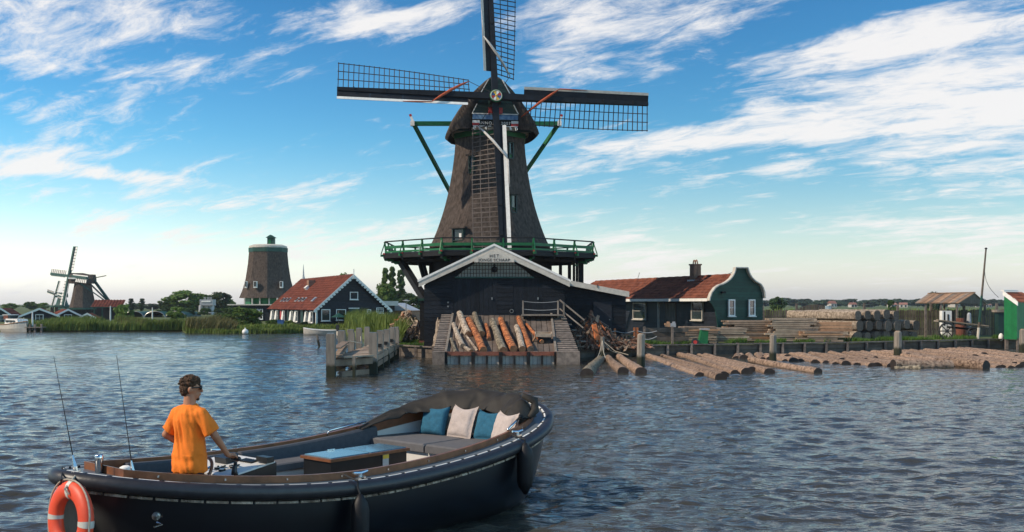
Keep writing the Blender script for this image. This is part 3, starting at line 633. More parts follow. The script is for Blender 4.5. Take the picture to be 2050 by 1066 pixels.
# ---- windshaft and sails
HUB = pt(992, 196, 58.55); INC = R(8)
nrm = (ax*math.cos(INC)+Vector((0, 0, math.sin(INC)))).normalized(); upv = (Vector((0, 0, 1))-nrm*nrm.z).normalized(); rgt = upv.cross(nrm).normalized()
if rgt.x < 0: rgt = -rgt
MB().tube([HUB-nrm*2.6, HUB-nrm*.2, HUB+nrm*.28], [.34, .34, .3], 14).build('windshaft', 'deep_green', mill, True)
MB().box(HUB+nrm*.02, (.62, .62, .62), Matrix((rgt, upv, nrm)).transposed()).build('poll_end', 'tar_wood', mill)
hubd = MB().tube([HUB+nrm*.27, HUB+nrm*.35, HUB+nrm*.38], [.38, .38, .34], 20).build('hub_disc', 'mill_green', mill, True)
for k, mm in enumerate(('red_paint', 'white_paint', 'yellow_paint', 'blue_paint')*2):
    a0, a1 = k*math.pi/4+.05, (k+1)*math.pi/4-.05; cdir = lambda a, r_: HUB+nrm*.381+(rgt*math.cos(a)+upv*math.sin(a))*r_
    MB().prism([cdir(a0, .06), cdir(a0, .27), cdir((a0+a1)/2, .29), cdir(a1, .27), cdir(a1, .06)], nrm*.02).build('petal', mm, hubd)
MB().tube([HUB+nrm*.40+(rgt*math.cos(q*.314)+upv*math.sin(q*.314))*.315 for q in range(20)], .022, 6, closed=True).build('rim', 'cream_paint', hubd)
MB().tube([HUB+nrm*.38, HUB+nrm*.44], [.08, .05], 10).build('boss', 'yellow_paint', hubd, True)
LS = 9.15; ROLL = R(2.0)
SAILN = {0: 'upper sail, its cloth furled white', 1: 'left sail with a rolled red cloth', 2: 'lower sail hanging before the tower', 3: 'right sail with a rolled red cloth'}
for k in range(4):
    a = math.pi/2+k*math.pi/2+(R(-1.2) if k % 2 else R(1.4)); er = rgt*math.cos(a)+upv*math.sin(a)
    et = -(rgt*math.cos(a+math.pi/2)+upv*math.sin(a+math.pi/2))            # trailing side (the mill turns anticlockwise)
    fo = nrm*(.16 if k % 2 else -.16); O = HUB+fo
    Q = lambda r_, t_, n2=0.0: O+er*r_+et*t_+nrm*n2
    stm = MB(); stm.add([Q(r_, s*w, n2*w) for r_, w in ((-.05, .19), (LS, .10)) for s, n2 in ((-1, -1), (1, -1), (1, 1), (-1, 1))], [(0, 1, 2, 3), (7, 6, 5, 4), (0, 4, 5, 1), (1, 5, 6, 2), (2, 6, 7, 3), (3, 7, 4, 0)])
    sail = stm.build('sail', 'navy_wood', mill); sail['label'] = SAILN[k]
    tw = lambda r_: R(float(np.interp(r_, [1.5, LS], [38, 5])))
    W = 1.52
    L_ = lambda r_, f: Q(r_, 0.08+W*f*math.cos(tw(r_)), -W*f*math.sin(tw(r_)))
    lm = 'lattice_brown' if k == 2 else 'lattice_dark'
    nb = 27
    for q in range(nb):
        r_ = 1.55+(LS-.05-1.55)*q/(nb-1); pbeam('lattice_bar', sail, L_(r_, -.04), L_(r_, 1.03), .045, .045, lm, nrm)
    for f in (.34, .67, 1.0):
        MB().tube([L_(1.5+(LS-1.5)*q/12, f) for q in range(13)], .026, 5).build('lattice_lath', lm, sail)
    # leading boards: dark planks with a pale outer edge
    B_ = lambda r_, f: Q(r_, -.06-.62*f*math.cos(R(22)), -.62*f*math.sin(R(22))*(-1)*.6)
    for q in range(4):
        r0, r1 = 1.65+(LS-1.65)*q/4+.002, 1.65+(LS-1.65)*(q+1)/4-.002
        bf = .47 if k == 2 else .72
        MB().prism([B_(r0, 0), B_(r1, 0), B_(r1, bf), B_(r0, bf)], nrm*.035).build('wind_board', 'navy_wood', sail)
        MB().prism([B_(r0, bf+.01), B_(r1, bf+.01), B_(r1, 1.0 if k != 2 else .86), B_(r0, 1.0 if k != 2 else .86)], nrm*.045).build('board_edge', 'white_paint' if k in (1, 2) else 'cream_paint', sail)
    cm_ = 'cloth_red' if k % 2 else 'cloth_white'
    c0, c1 = L_(1.55, .78)+nrm*.3, B_(3.75, .9)+nrm*.14
    MB().tube([c0, c0.lerp(c1, .22)+nrm*.16, c0.lerp(c1, .5)+nrm*.24, c0.lerp(c1, .8)+nrm*.14, c1], [.025, .07, .085, .07, .02], 8).build('furled_cloth', cm_, sail, True)
    c2 = B_(5.4, .95)+nrm*.06; MB().tube([c1, c1.lerp(c2, .5)-nrm*.02, c2], [.03, .035, .012], 6).build('cloth_tail', cm_, sail, True)
    MB().tube([c0, c0.lerp(Q(.35, .2, .2), .5), Q(.35, .2, .2)], .018, 5).build('cloth_rope', 'rope_dark', sail)
    for r_ in (2.6, 4.6, 6.4, 8.2): pbeam('clamp', sail, Q(r_, -.14, .15), Q(r_, .14, .15), .05, .05, 'tar_wood', nrm)

# ------------------------------------------------------------------ dark saw shed in front of the mill
SD = 50.0; k5 = SD/F
def sp(px, py, d=SD): return pt(px, py, d)
shed = thing('saw_shed', 'dark navy timber shed with pale gable boards and glazed gable below the mill', 'shed', (-.9, SD+3, GZ))
XL, XR = -4.40, 2.62; ZE = 3.72; ZA = 5.42; XA = -.88; XO = 3.75
def roof_z(x): return ZA-(ZA-ZE)*abs(x-XA)/3.62
# facade boards, clipped by the gable; doors are upright boards
z = GZ-.1; i = 0
while z < ZA-.35:
    h = .205; xm = 3.62-(max(0, z+h-ZE+.0))*3.62/(ZA-ZE)-.06 if z+h > ZE-.2 else 9
    x0, x1 = max(XL, XA-xm), min(XR, XA+xm)
    if z > 3.98:   # beside the gable glazing
        for q0, q1 in ((x0, XA-1.95), (XA+1.95, x1)):
            if q1-q0 > .15: pbox('board', shed, ((q0+q1)/2, SD+.02, z+h/2), (q1-q0, .045, h-.012), 'navy_wood', Matrix.Rotation(R(-3), 3, 'X'))
    elif x1-x0 > .2:
        cuts = [x0, -2.95, -.75, .05, 1.55, x1] if z > 2.1 else [x0, x1]
        for q in range(len(cuts)-1):
            if z > 2.1 and q in (1, 3): continue          # the two doors
            if cuts[q+1]-cuts[q] > .02: pbox('board', shed, ((cuts[q]+cuts[q+1])/2, SD+.02, z+h/2), (cuts[q+1]-cuts[q], .045, h-.012), 'navy_wood', Matrix.Rotation(R(-3), 3, 'X'))
    z += h; i += 1
for x0, x1 in ((-2.95, -.75), (.05, 1.55)):
    dr = pbox('door', shed, ((x0+x1)/2, SD+.075, 3.04), (x1-x0-.02, .05, 1.84), 'deep_green')
    n = int((x1-x0)/.22)
    for q in range(n): pbox('door_board', dr, (x0+(x1-x0)*(q+.5)/n, SD+.03, 3.04), ((x1-x0)/n-.014, .04, 1.82), 'navy_wood')
    pbox('latch', dr, (x1-.25, SD-.02, 2.95), (.05, .05, .12), 'steel')
MB().tube([(-.02+.09*math.cos(q*.63), SD-.04, 2.32+.09*math.sin(q*.63)) for q in range(10)], .014, 5, closed=True).build('iron_ring', 'steel', shed)
pbox('bolt_plate', shed, (-3.2, SD-.02, 2.75), (.07, .04, .07), 'steel'); pbox('bolt_plate', shed, (-3.2, SD-.02, 2.55), (.07, .04, .07), 'steel')
mb = MB(); mb.prism([(XL+.05, SD+.06, GZ-.3), (XR-.05, SD+.06, GZ-.3), (XR-.05, SD+.06, ZE+.08), (XA, SD+.06, ZA+.08), (XL+.05, SD+.06, ZE+.12)], (0, 8.4, 0)); mb.build('inner_wall', 'tar_wood', shed)
for s in (-1, 1):
    e = Vector((XA+s*XO, SD-.42, ZE-.0)); a = Vector((XA, SD-.42, ZA+.06))
    mb = MB(); q = Vector((s*.02, 0, .10)); mb.prism([e+q, a+q, a+q+Vector((0, 9.2, 0)), e+q+Vector((0, 9.2, 0))], (0, 0, .07)); mb.build('roof', 'fence_wood', shed)
    mb = MB(); mb.prism([e+Vector((0, -.03, .12)), e+Vector((0, -.03, -.20)), a+Vector((0, -.03, -.22)), a+Vector((0, -.03, .16))], (0, .06, 0)); bbd = mb.build('bargeboard', 'cream_paint', shed)
    mb = MB(); mb.prism([e+Vector((s*.05, -.06, .15)), e+Vector((s*.05, -.06, .04)), a+Vector((0, -.06, .08)), a+Vector((0, -.06, .19))], (0, .03, 0)); mb.build('edge_strip', 'white_paint', bbd)
sg = MB(); sg.prism([(XA-1.0, SD-.52, 4.74), (XA+1.0, SD-.52, 4.74), (XA+.98, SD-.52, 4.90), (XA+.12, SD-.52, 5.30), (XA-.12, SD-.52, 5.30), (XA-.98, SD-.52, 4.90)], (0, .12, 0)); nb_ = sg.build('name_board', 'cream_paint', shed)
M3f = Matrix(((1, 0, 0), (0, 0, -1), (0, 1, 0)))
lettering('HET', .215, M3f, (XA, SD-.527, 5.05), 'tar_wood', nb_, spacing=1.35); lettering('JONGE SCHAAP', .20, M3f, (XA, SD-.527, 4.845), 'tar_wood', nb_, spacing=1.12)
# gable glazing
gz0, gz1 = 4.03, 4.80
gp = [(XA-1.92, gz0), (XA+1.92, gz0), (XA+1.45, 4.42), (XA+.85, gz1), (XA-.85, gz1), (XA-1.45, 4.42)]
mb = MB(); mb.prism([(x, SD+.055, z) for x, z in gp], (0, .02, 0)); gw = mb.build('gable_window', 'pane_green', shed)
for x in np.arange(XA-1.80, XA+1.81, .15):
    top = min(gz1, gz1-(abs(x-XA)-.85)*.62) if abs(x-XA) > .85 else gz1
    pbox('glazing_bar', gw, (float(x), SD+.03, (gz0+top)/2), (.024, .03, top-gz0), 'tar_wood')
for z in (4.22, 4.41, 4.60):
    hw = 1.92 if z < 4.1 else min(1.85, .85+(gz1-z)/.62); pbox('glazing_bar', gw, (XA, SD+.032, z), (hw*2, .03, .024), 'tar_wood')
pbox('sill', gw, (XA, SD-.03, gz0-.03), (3.95, .16, .07), 'dark_green')
MB().ell((XA, SD-.12, 4.42), (.16, .08, .13)).box((XA, SD-.08, 4.30), (.3, .1, .06)).ell((XA, SD-.12, 4.60), (.06, .05, .07)).build('gable_ornament', 'tar_wood', shed, True)
# lean-to
lean = thing('lean_to', 'low dark lean-to with a pale sloping edge board beside the saw shed', 'shed', (4.2, SD+2, GZ))
LX0, LX1, LZ0, LZ1 = 2.66, 5.98, 3.84, 3.22; LD = SD; SD = 52.1
z = GZ-.1
while z < 3.65:
    h = .205; x1 = LX1 if z+h < LZ1-.05 else LX0+(LX1-LX0)*(LZ0-.05-z-h)/(LZ0-LZ1)
    if x1-LX0 > .15: pbox('board', lean, ((LX0+x1)/2, SD+.35, z+h/2), (x1-LX0, .045, h-.012), 'navy_wood', Matrix.Rotation(R(-3), 3, 'X'))
    z += h
pbox('door', lean, (4.75, SD+.30, 1.85), (.95, .05, 1.9), 'black_wood'); pbox('side_wall', lean, (LX1-.05, SD+3.4, 1.75), (.06, 6.0, 2.7), 'navy_wood'); pbox('door_knob', lean, (5.12, SD+.24, 1.85), (.05, .06, .05), 'steel')
MB().prism([(LX0+.02, SD+.4, GZ), (LX1-.1, SD+.4, GZ), (LX1-.1, SD+.4, LZ1-.1), (LX0+.02, SD+.4, LZ0-.1)], (0, 5.8, 0)).build('inner_wall', 'tar_wood', lean)
MB().prism([(LX0-.1, SD-.02, LZ0+.06), (LX1+.1, SD-.02, LZ1+.02), (LX1+.1, SD+6.5, LZ1+.02), (LX0-.1, SD+6.5, LZ0+.06)], (0, 0, .06)).build('roof', 'fence_wood', lean)
MB().prism([(LX0-.1, SD-.06, LZ0+.15), (LX1+.13, SD-.06, LZ1+.10), (LX1+.13, SD-.06, LZ1-.19), (LX0-.1, SD-.06, LZ0-.12)], (0, .05, 0)).build('bargeboard', 'cream_paint', lean)
pbox('gutter_pin', lean, (4.45, SD-.08, 3.62), (.03, .03, .18), 'dark_metal')
SD = LD
# black pier left of the ramp carrying the strut
pier = thing('timber_pier', 'black upright timber pier with a short cap at the shed corner', 'pier', (-4.45, 51.6, GZ))
pbox('upright', pier, (-4.42, 51.6, 1.66), (.62, .6, 2.4), 'tar_wood'); pbox('cap', pier, (-4.42, 51.6, 2.9), (.75, .7, .12), 'dark_green'); pbox('foot_block', pier, (-4.40, 51.45, GZ+.16), (.72, .8, .32), 'rust_wood')

# ------------------------------------------------------------------ log ramp
ramp = thing('log_ramp', 'sloping plank ramp rising from the water to the dark shed', 'ramp', (-.5, 47, 0))
A0, A1 = Vector((0, 44.55, .42)), Vector((0, 49.94, 2.08)); RX0, RX1 = -2.95, 1.95
sl = (A1-A0).normalized(); nrmr = Vector((0, -sl.z, sl.y))
def rp(x, f, n=0.0): p = A0.lerp(A1, f)+nrmr*n; return Vector((x, p.y, p.z))
npk = 19
for k in range(npk):
    x = RX0+(RX1-RX0)*(k+.5)/npk; pbeam('plank', ramp, rp(x, 0, random.uniform(-.015, .01)), rp(x, 1, random.uniform(-.015, .01)), (RX1-RX0)/npk-.022, .06, 'ramp_wood')
for x0, x1 in ((-3.52, -2.98), (1.98, 3.0)):           # slatted side strips, the right one widening towards the water
    for k in range(21):
        f = (k+.5)/21; xa, xb = (x0, x1) if x1 < 0 else (x0+.05*(1-f), lerp(x1, 2.62, f))
        pbeam('slat', ramp, rp(xa, f, .03), rp(xb, f, .03), .17, .10+.04*random.random(), 'slat_wood', nrmr)
    xe0, xe1 = x0, x1
    MB().prism([rp(xe0, -.02, -.04), rp(xe1, -.02, -.04), rp(2.62 if x1 > 0 else xe1, 1, -.04), rp(xe0, 1, -.04)], (0, 0, -.12)).build('side_deck', 'tar_wood', ramp)
    pbox('front_pile', ramp, ((x0+x1)/2, 44.35, .12), (x1-x0, .5, .9), 'slat_wood')
for x in (RX0-.01, RX1+.01): pbeam('guide_rail', ramp, rp(x, 0, .07), rp(x, 1, .07), .10, .16, 'grey_wood')
pbeam('edge_beam', ramp, (-3.05, 44.42, .47), (2.1, 44.42, .47), .16, .17, 'rust_wood')
for k in range(9):
    x = lerp(-2.95, 1.95, k/8)
    pbox('pile', ramp, (x, 44.36, .05), (.16 if k % 2 == 0 else .09, .16, 1.0 if k % 2 == 0 else .7), 'tar_wood')
    if k < 8:
        for q in range(3): pbox('sheet_board', ramp, (x+.61*(q+.5)/3, 44.50, .18), (.19, .05, .42), 'cream_paint')
pbox('back_fill', ramp, (-.45, 47.3, -.2), (6.2, 5.2, .6), 'tar_wood')
MB().prism([rp(RX0-.5, 0, -.2), rp(RX1+.6, 0, -.2), rp(RX1+.6, 1, -.2), rp(RX0-.5, 1, -.2)], (0, 0, -.1)).build('under_deck', 'tar_wood', ramp)

# ------------------------------------------------------------------ logs
def log_mesh(seed, bark, cut, n=16, knob=.10):
    random.seed(seed); mb = MB(); m = 54; pts = []; rad = []
    for k in range(m):
        f = k/(m-1); pts.append(Vector((f-.5, .35*.1*math.sin(f*2.3+seed), .3*.1*math.sin(f*3.1+seed*2)))); rad.append(1.0-.22*f)
    vs = []
    for k, (p, r_) in enumerate(zip(pts, rad)):
        for q in range(n):
            an = 2*math.pi*q/n; rr = r_*(1+knob*noise.noise((math.cos(an)*1.6+seed*7, math.sin(an)*1.6, k*.25))+.05*noise.noise((math.cos(an)*3.5, math.sin(an)*3.5+seed, k*.5)))+.03*random.uniform(-1, 1)
            vs.append((p.x, p.y*8+rr*math.cos(an), p.z*8+rr*math.sin(an)))
    fs = [(k*n+q, k*n+(q+1) % n, (k+1)*n+(q+1) % n, (k+1)*n+q) for k in range(m-1) for q in range(n)]
    mb.add(vs, fs); mb.add([vs[q] for q in range(n)], [tuple(range(n))], 1); mb.add([vs[(m-1)*n+q] for q in range(n)], [tuple(range(n))], 1)
    me = mb.mesh('log', [bark, cut], True); return me
LM = {}
def logo(name, label, p, q, r, bark, cut, seed=1, group=None, cat='log'):
    key = (bark, cut, seed)
    if key not in LM: LM[key] = log_mesh(seed, bark, cut)
    p, q = Vector(p), Vector(q); M4 = beam_m(p, q, r, r); M4 = M4 @ Matrix.Rotation(0, 4, 'X')
    o = bpy.data.objects.new(name, LM[key]); place(o, None, M4); tag(o, label, cat, group); return o
def ramp_log(px0, py0, px1, py1, r, bark, cut, label, seed):
    def hit(px, py):   # point where that sight line meets the ramp surface
        u = Vector(((px-1025)/F, 1, (YH-py)/F)); o_ = Vector((0, 0, H)); den = u.dot(nrmr); t_ = (A0-o_).dot(nrmr)/den; return o_+u*t_
    r *= .80; a, c = hit(px0, py0)+nrmr*(r+.02), hit(px1, py1)+nrmr*(r*.9+.02); return logo('log', label, c, a, r, bark, cut, seed)
RL = [(908, 654, 928, 700, .16, 'bark_pale', 'cut_grey', 'pale slender log at the ramp edge nearest the jetty', 1), (918, 636, 940, 676, .22, 'bark_pale', 'cut_wood', 'pale knobbly log at the top of the ramp', 2),
      (936, 648, 968, 709, .22, 'bark_orange', 'cut_wood', 'peeled orange log beside the pale slender logs', 3), (950, 634, 966, 677, .20, 'bark_grey', 'cut_wood', 'short mossy log lying high on the ramp', 1),
      (984, 652, 1010, 709, .235, 'bark_grey', 'cut_wood', 'mossy grey log in the middle of the ramp', 2), (1002, 645, 1030, 708, .215, 'bark_orange', 'cut_wood', 'orange log lying against the mossy grey log', 1),
      (1032, 662, 1046, 706, .20, 'bark_pale', 'cut_wood', 'short blotchy log between two orange logs', 3), (1036, 645, 1064, 705, .20, 'bark_orange', 'cut_grey', 'reddish log with a grey cut end near the trestle', 2),
      (1054, 653, 1086, 690, .12, 'bark_orange', 'cut_wood', 'thin bent log against the pale trestle', 1), (926, 668, 956, 706, .075, 'bark_pale', 'cut_grey', 'thin forked branch lying between logs', 3),
      (902, 684, 914, 709, .11, 'bark_grey', 'cut_grey', 'stubby branch at the lower ramp corner', 2), (928, 697, 944, 709, .12, 'bark_pale', 'cut_wood', 'short split chunk at the foot of the ramp', 1), (972, 655, 980, 684, .13, 'bark_orange', 'cut_wood', 'torn red bark piece in the ramp gap', 3)]
for a in RL: ramp_log(*a)
# pale trestle tray on the ramp
tr = thing('trestle', 'pale shallow wooden tray propped on the ramp beside the logs', 'tray', tuple(rp(1.45, .25)))
tc_ = rp(1.45, .30, .32); ru = Matrix.Rotation(R(8), 3, 'X')
pbox('bottom', tr, tc_, (.75, .55, .03), 'pale_plank', ru)
for dx, dy, sx_, sy_ in ((-.37, 0, .04, .6), (.37, 0, .04, .6), (0, -.28, .75, .04), (0, .28, .75, .04)): pbox('side_board', tr, tc_+ru @ Vector((dx, dy, .06)), (sx_, sy_, .14), 'pale_plank', ru)
pbeam('prop', tr, rp(.95, .30, .02), tc_+Vector((-.3, -.1, .05)), .08, .06, 'warm_plank'); pbox('stand', tr, tc_+Vector((.05, .0, -.24)), (.6, .4, .3), 'tar_wood')
for x, f0, f1 in ((-2.62, .34, .78), (-2.48, .28, .62)):
    q = pbeam('pole', None, rp(x, f0, .12), rp(x+.12, f1, .12), .04, .04, 'pale_plank'); tag(q, 'thin pale pole leaning on the ramp rail', 'pole', 'pair of thin pale poles')
# platform railing and steps right of the ramp top
rl = thing('platform_railing', 'grey rope railing on the platform at the ramp top with a sloping handrail', 'railing', (1.6, 49.6, 2.1))
for px in (1047, 1117):
    p = pt(px, 640, 49.3); pbox('post', rl, (p.x, p.y, 2.42), (.07, .07, .85), 'grey_wood')
for z in (2.80, 2.42):
    a, c = pt(1047, 640, 49.3), pt(1117, 640, 49.3)
    MB().tube([Vector((lerp(a.x, c.x, q/8), 49.3, z-.06*math.sin(math.pi*q/8))) for q in range(9)], .018, 5).build('rope', 'rope_grey', rl)
pbox('platform', rl, (1.45, 49.4, 2.13), (1.95, .9, .07), 'grey_wood')
for x in (.62, 2.28): pbox('leg', rl, (x, 49.4, 1.55), (.1, .1, 1.2), 'tar_wood')
pbeam('handrail', rl, (2.35, 49.3, 2.88), (3.55, 49.0, 1.88), .07, .07, 'grey_wood'); pbeam('lower_rail', rl, (2.35, 49.3, 2.45), (3.5, 49.0, 1.5), .05, .06, 'grey_wood')
for k in range(5): pbox('step', rl, (2.55+.24*k, 49.3, 1.95-.28*k), (.26, .8, .05), 'grey_wood')
pbox('post', rl, (2.55, 49.2, 2.3), (.08, .08, .9), 'grey_wood')
random.seed(11)
# ------------------------------------------------------------------ jetty
jt = thing('jetty', 'weathered grey timber jetty with two rows of tall posts', 'jetty', (-6.2, 44, 0))
def jpost(px, py_b, py_t, w):
    b_ = wp(px, py_b); top = H+(YH-py_t)*b_.y/F; ww = w*b_.y/F
    mb = MB(); a = random.uniform(-.02, .02); zt = top
    for (z0, z1, s0, s1) in ((-1.2, zt-.12, 1.0, 1.0), (zt-.12, zt, 1.0, .8)):
        mb.prism([(b_.x-ww/2*s0, b_.y-ww/2*s0, z0), (b_.x+ww/2*s0, b_.y-ww/2*s0, z0), (b_.x+ww/2*s0, b_.y+ww/2*s0, z0), (b_.x-ww/2*s0, b_.y+ww/2*s0, z0)], (a*(z1-z0), 0, z1-z0))
    o = mb.build('post', 'post_wood', jt); pbox('cap_plate', o, (b_.x+a*zt, b_.y, zt+.015), (ww*.86, ww*.86, .03), 'steel'); return b_, ww
lp = [jpost(*a) for a in ((663, 756, 669, 17), (684, 738, 663, 13.5), (702, 731, 661, 12), (719, 727, 658, 11), (735, 722, 656, 10))]
rpst = [jpost(*a) for a in ((747, 749, 667, 16.5), (762, 737, 663, 13.5), (774, 730, 661, 12), (785, 722, 657, 11), (793, 717, 656, 10))]
dk0, dk1 = (lp[0][0]+rpst[0][0])/2, (lp[4][0]+rpst[4][0])/2; dz = .72
n = 40
for k in range(n):
    f = -.01+1.22*k/n; l_ = lp[0][0].lerp(lp[4][0], f); r_ = rpst[0][0].lerp(rpst[4][0], f); c = (r_-l_).normalized()
    pbeam('deck_plank', jt, Vector((l_.x, l_.y, dz+random.uniform(-.008, .008)))+c*.5, Vector((r_.x, r_.y, dz))-c*.12, .34, .06, 'pale_plank' if random.random() < .35 else 'plank_wood')
for s, P_ in ((0, lp), (1, rpst)):
    a, c = P_[0][0], P_[4][0]
    for z in ((.58, .25) if s == 0 else (.55, .3)): pbeam('stringer', jt, Vector((a.x, a.y, z)), Vector((c.x, c.y, z)), .14, .2, 'plank_wood')
pbeam('cross_beam', jt, lp[0][0]+Vector((0, -.05, .52)), rpst[0][0]+Vector((0, -.05, .52)), .14, .24, 'plank_wood'); pbeam('cross_beam', jt, lp[0][0]+Vector((.3, .2, .1)), rpst[0][0]+Vector((0, .2, .1)), .12, .2, 'plank_wood')
pbeam('bench_board', jt, lp[0][0]+Vector((.12, .4, 1.05)), lp[1][0]+Vector((.2, -.2, 1.1)), .3, .06, 'plank_wood'); pbeam('bench_board', jt, lp[0][0]+Vector((.2, .3, .78)), lp[2][0]+Vector((0, -1.5, .95)), .3, .06, 'plank_wood')
pbox('upright', jt, lp[0][0]+Vector((.82, .1, .3)), (.11, .11, .95), 'post_wood')
MB().tube([lp[2][0]+Vector((0, -.22, 1.05)), (lp[2][0]+rpst[2][0])/2+Vector((-.3, -.2, .95)), lp[3][0]+Vector((.1, -.2, 1.2))], .02, 5).build('rope', 'rope', jt)
for k in (1, 2, 3): pbox('bolt_head', jt, rpst[k][0]+Vector((-.02, -rpst[k][1]/2-.02, .95)), (.14, .06, .14), 'tar_wood')
dp = wp(641, 695); q = pbeam('stake', None, dp+Vector((.06, 0, -.5)), dp+Vector((-.22, 0, .78)), .13, .11, 'post_wood'); tag(q, 'dark stake leaning in open water left of the jetty', 'stake')
# mooring posts
for px, pb, ptp, w, lab in ((1283, 735, 669, 15, 'tall grey mooring post beside the two short floating logs'), (1547, 725, 671, 13, 'grey mooring post where the long floating logs end'),
                            (1797, 715, 664, 14, 'pale mooring post amid the log raft'), (2047, 706, 660, 12, 'mooring post in front of the bright green hut')):
    b_ = wp(px, pb); ww = w*b_.y/F; top = H+(YH-ptp)*b_.y/F; t = thing('mooring_post', lab, 'post', (b_.x, b_.y, 0))
    MB().tube([b_+Vector((0, 0, -1)), b_+Vector((0, 0, .3)), b_+Vector((.01, 0, top-.05)), b_+Vector((.01, 0, top))], [ww*.55, ww*.54, ww*.5, ww*.4], 10, jit=.04).build('shaft', 'post_wood', t)
    MB().tube([b_+Vector((.01, 0, top-.01)), b_+Vector((.01, 0, top+.03))], [ww*.36, ww*.3], 10).build('worn_top', 'cut_grey', t)
# ------------------------------------------------------------------ floating logs
FL = [((1207, 710), (1178, 748), .30, 'mossy floating log angling towards the shed ramp', 'bark_grey'), ((1217, 713), (1250, 743), .26, 'short floating log of the roped pair, mossy side', 'bark_tan'),
      ((1236, 708), (1286, 744), .27, 'short floating log of the roped pair, next to the tall mooring post', 'bark_tan')]
for a, c, r_, lab, bk in FL: logo('floating_log', lab, wp(*c, .1)-Vector((0,0,.1)), wp(*a, .12)-Vector((0,0,.06)), r_*.84, bk, 'cut_dark', 1)
for li_, (a, c, r_) in enumerate((((1290, 709), (1404, 748), .26), ((1300, 708), (1446, 755), .26), ((1322, 707), (1452, 749), .22), ((1352, 706), (1472, 744), .24), ((1372, 706), (1498, 744), .27), ((1392, 705), (1508, 739), .22), ((1402, 704), (1543, 744), .25), ((1240, 707), (1300, 712), .22))):
    logo('floating_log', (('first', 'second', 'third', 'fourth', 'fifth', 'sixth', 'seventh')[li_]+' long floating log of the loose bundle counted from the tall mooring post') if li_ < 7 else 'short dark log floating against the quay behind the tall mooring post', wp(*c, .08)-Vector((0,0,.12)), wp(*a, .1)-Vector((0,0,.12)), r_*.84, 'bark_tan', 'cut_dark', random.choice([1, 2, 3]), 'loose floating logs')
logo('floating_log', 'slim floating log tied to the grey mooring post', wp(1640, 744, .06), wp(1500, 722, .1), .18, 'bark_tan', 'cut_dark', 2)
random.seed(31)
for k in range(60):
    x = 10.6+.345*k+random.uniform(-.06, .06); fd = float(np.interp(x, [10.5, 15.2, 16.6, 20.6, 24, 33], [50.5, 44.2, 42.4, 42.2, 43.5, 45]))+random.uniform(-.5, .6)
    px = 1025+F*x/55; bd = float(shore(1025+F*x/57))-.9; 
    if x < 13: bd = min(bd, 55)
    if x > 27: bd -= 6+random.uniform(0, 2)
    if bd-fd < 2: continue
    z = random.uniform(-.11, -.05); dx = random.uniform(.3, .75)
    cut = fd+(bd-fd)*random.uniform(.4, .6)
    for f0, f1 in ((fd, bd),) if k % 3 else ((fd, cut-.02), (cut+.02, bd)):
        logo('raft_log', 'bark covered log lying side by side in the wide floating raft', (x+dx*(f0-fd)/(bd-fd)-.2, f0, z), (x+dx*(f1-fd)/(bd-fd)-.2, f1, z), random.uniform(.20, .25), 'bark_tan', 'cut_dark', random.choice([1, 2, 3]), 'logs of the floating raft')
logo('raft_log', 'thick end of a log pushed out across the raft front', wp(1900, 730, .12), wp(1790, 732, .12), .26, 'bark_tan', 'cut_dark', 2)
logo('raft_log', 'long log lying across the raft front towards the green hut', wp(1975, 733, .12), wp(1876, 727, .12), .25, 'bark_tan', 'cut_dark', 3)
logo('raft_log', 'half sunken thin log drifting off the raft front', wp(1842, 739, .0), wp(1790, 737, .02), .14, 'bark_grey', 'cut_dark', 1)
cr_ = wp(1205, 700, .5)
mr_ = thing('mooring_lines', 'pale ropes tying the roped floating logs to the quay', 'rope', (cr_.x, cr_.y, .4))
for tgt in ((1196, 716), (1212, 717), (1258, 711), (1240, 709)):
    e = wp(*tgt, .3); MB().tube([cr_+Vector((0, -.3, .45)), cr_.lerp(e, .5)+Vector((0, 0, .05)), e], .016, 5).build('rope', 'rope', mr_)
MB().tube([cr_+Vector((0, -.3, -.3)), cr_+Vector((0, -.3, .62))], .09, 8).build('bollard', 'post_wood', mr_)

# ------------------------------------------------------------------ scrap heap of bark slabs
def heap(name, label, c, rx, ry, h, n, lmin, lmax, mats, cat='wood pile'):
    t = thing(name, label, cat, c)
    for k in range(n):
        a = random.random()*6.28; q = math.sqrt(random.random()); x, y = rx*q*math.cos(a), ry*q*math.sin(a)
        zz = h*(1-q**1.3)*random.uniform(.55, 1.0); L_ = random.uniform(lmin, lmax)
        out = Vector((math.cos(a), math.sin(a)*ry/rx, -h/rx*.8)).normalized(); dr = (out+Vector((random.uniform(-.7, .7), random.uniform(-.7, .7), random.uniform(-.4, .4)))).normalized()
        p = Vector(c)+Vector((x, y, zz+.06)); pbeam('slab', t, p-dr*L_/2, p+dr*L_/2, random.uniform(.06, .17), random.uniform(.025, .05), random.choice(mats), (random.uniform(-1, 1), random.uniform(-1, 1), 1))
    fill = MB()
    for k in range(700):       # the countless smaller pieces
        a = random.random()*6.28; q = math.sqrt(random.random()); L_ = random.uniform(lmin*.6, lmax*.8)
        out = Vector((math.cos(a), math.sin(a)*ry/rx, -h/rx*.8)).normalized(); dr = (out+Vector((random.uniform(-.8, .8), random.uniform(-.8, .8), random.uniform(-.4, .4)))).normalized()
        p = Vector(c)+Vector((rx*q*math.cos(a), ry*q*math.sin(a), h*(1-q**1.3)*random.uniform(.7, .97)+.04)); fill.beam(p-dr*L_/2, p+dr*L_/2, random.uniform(.04, .11), random.uniform(.02, .04), random.randrange(2), (random.uniform(-1, 1), random.uniform(-1, 1), 1))
    tag(fill.build('small_pieces', [mats[0], mats[-1]], t), kind='stuff')
    return t
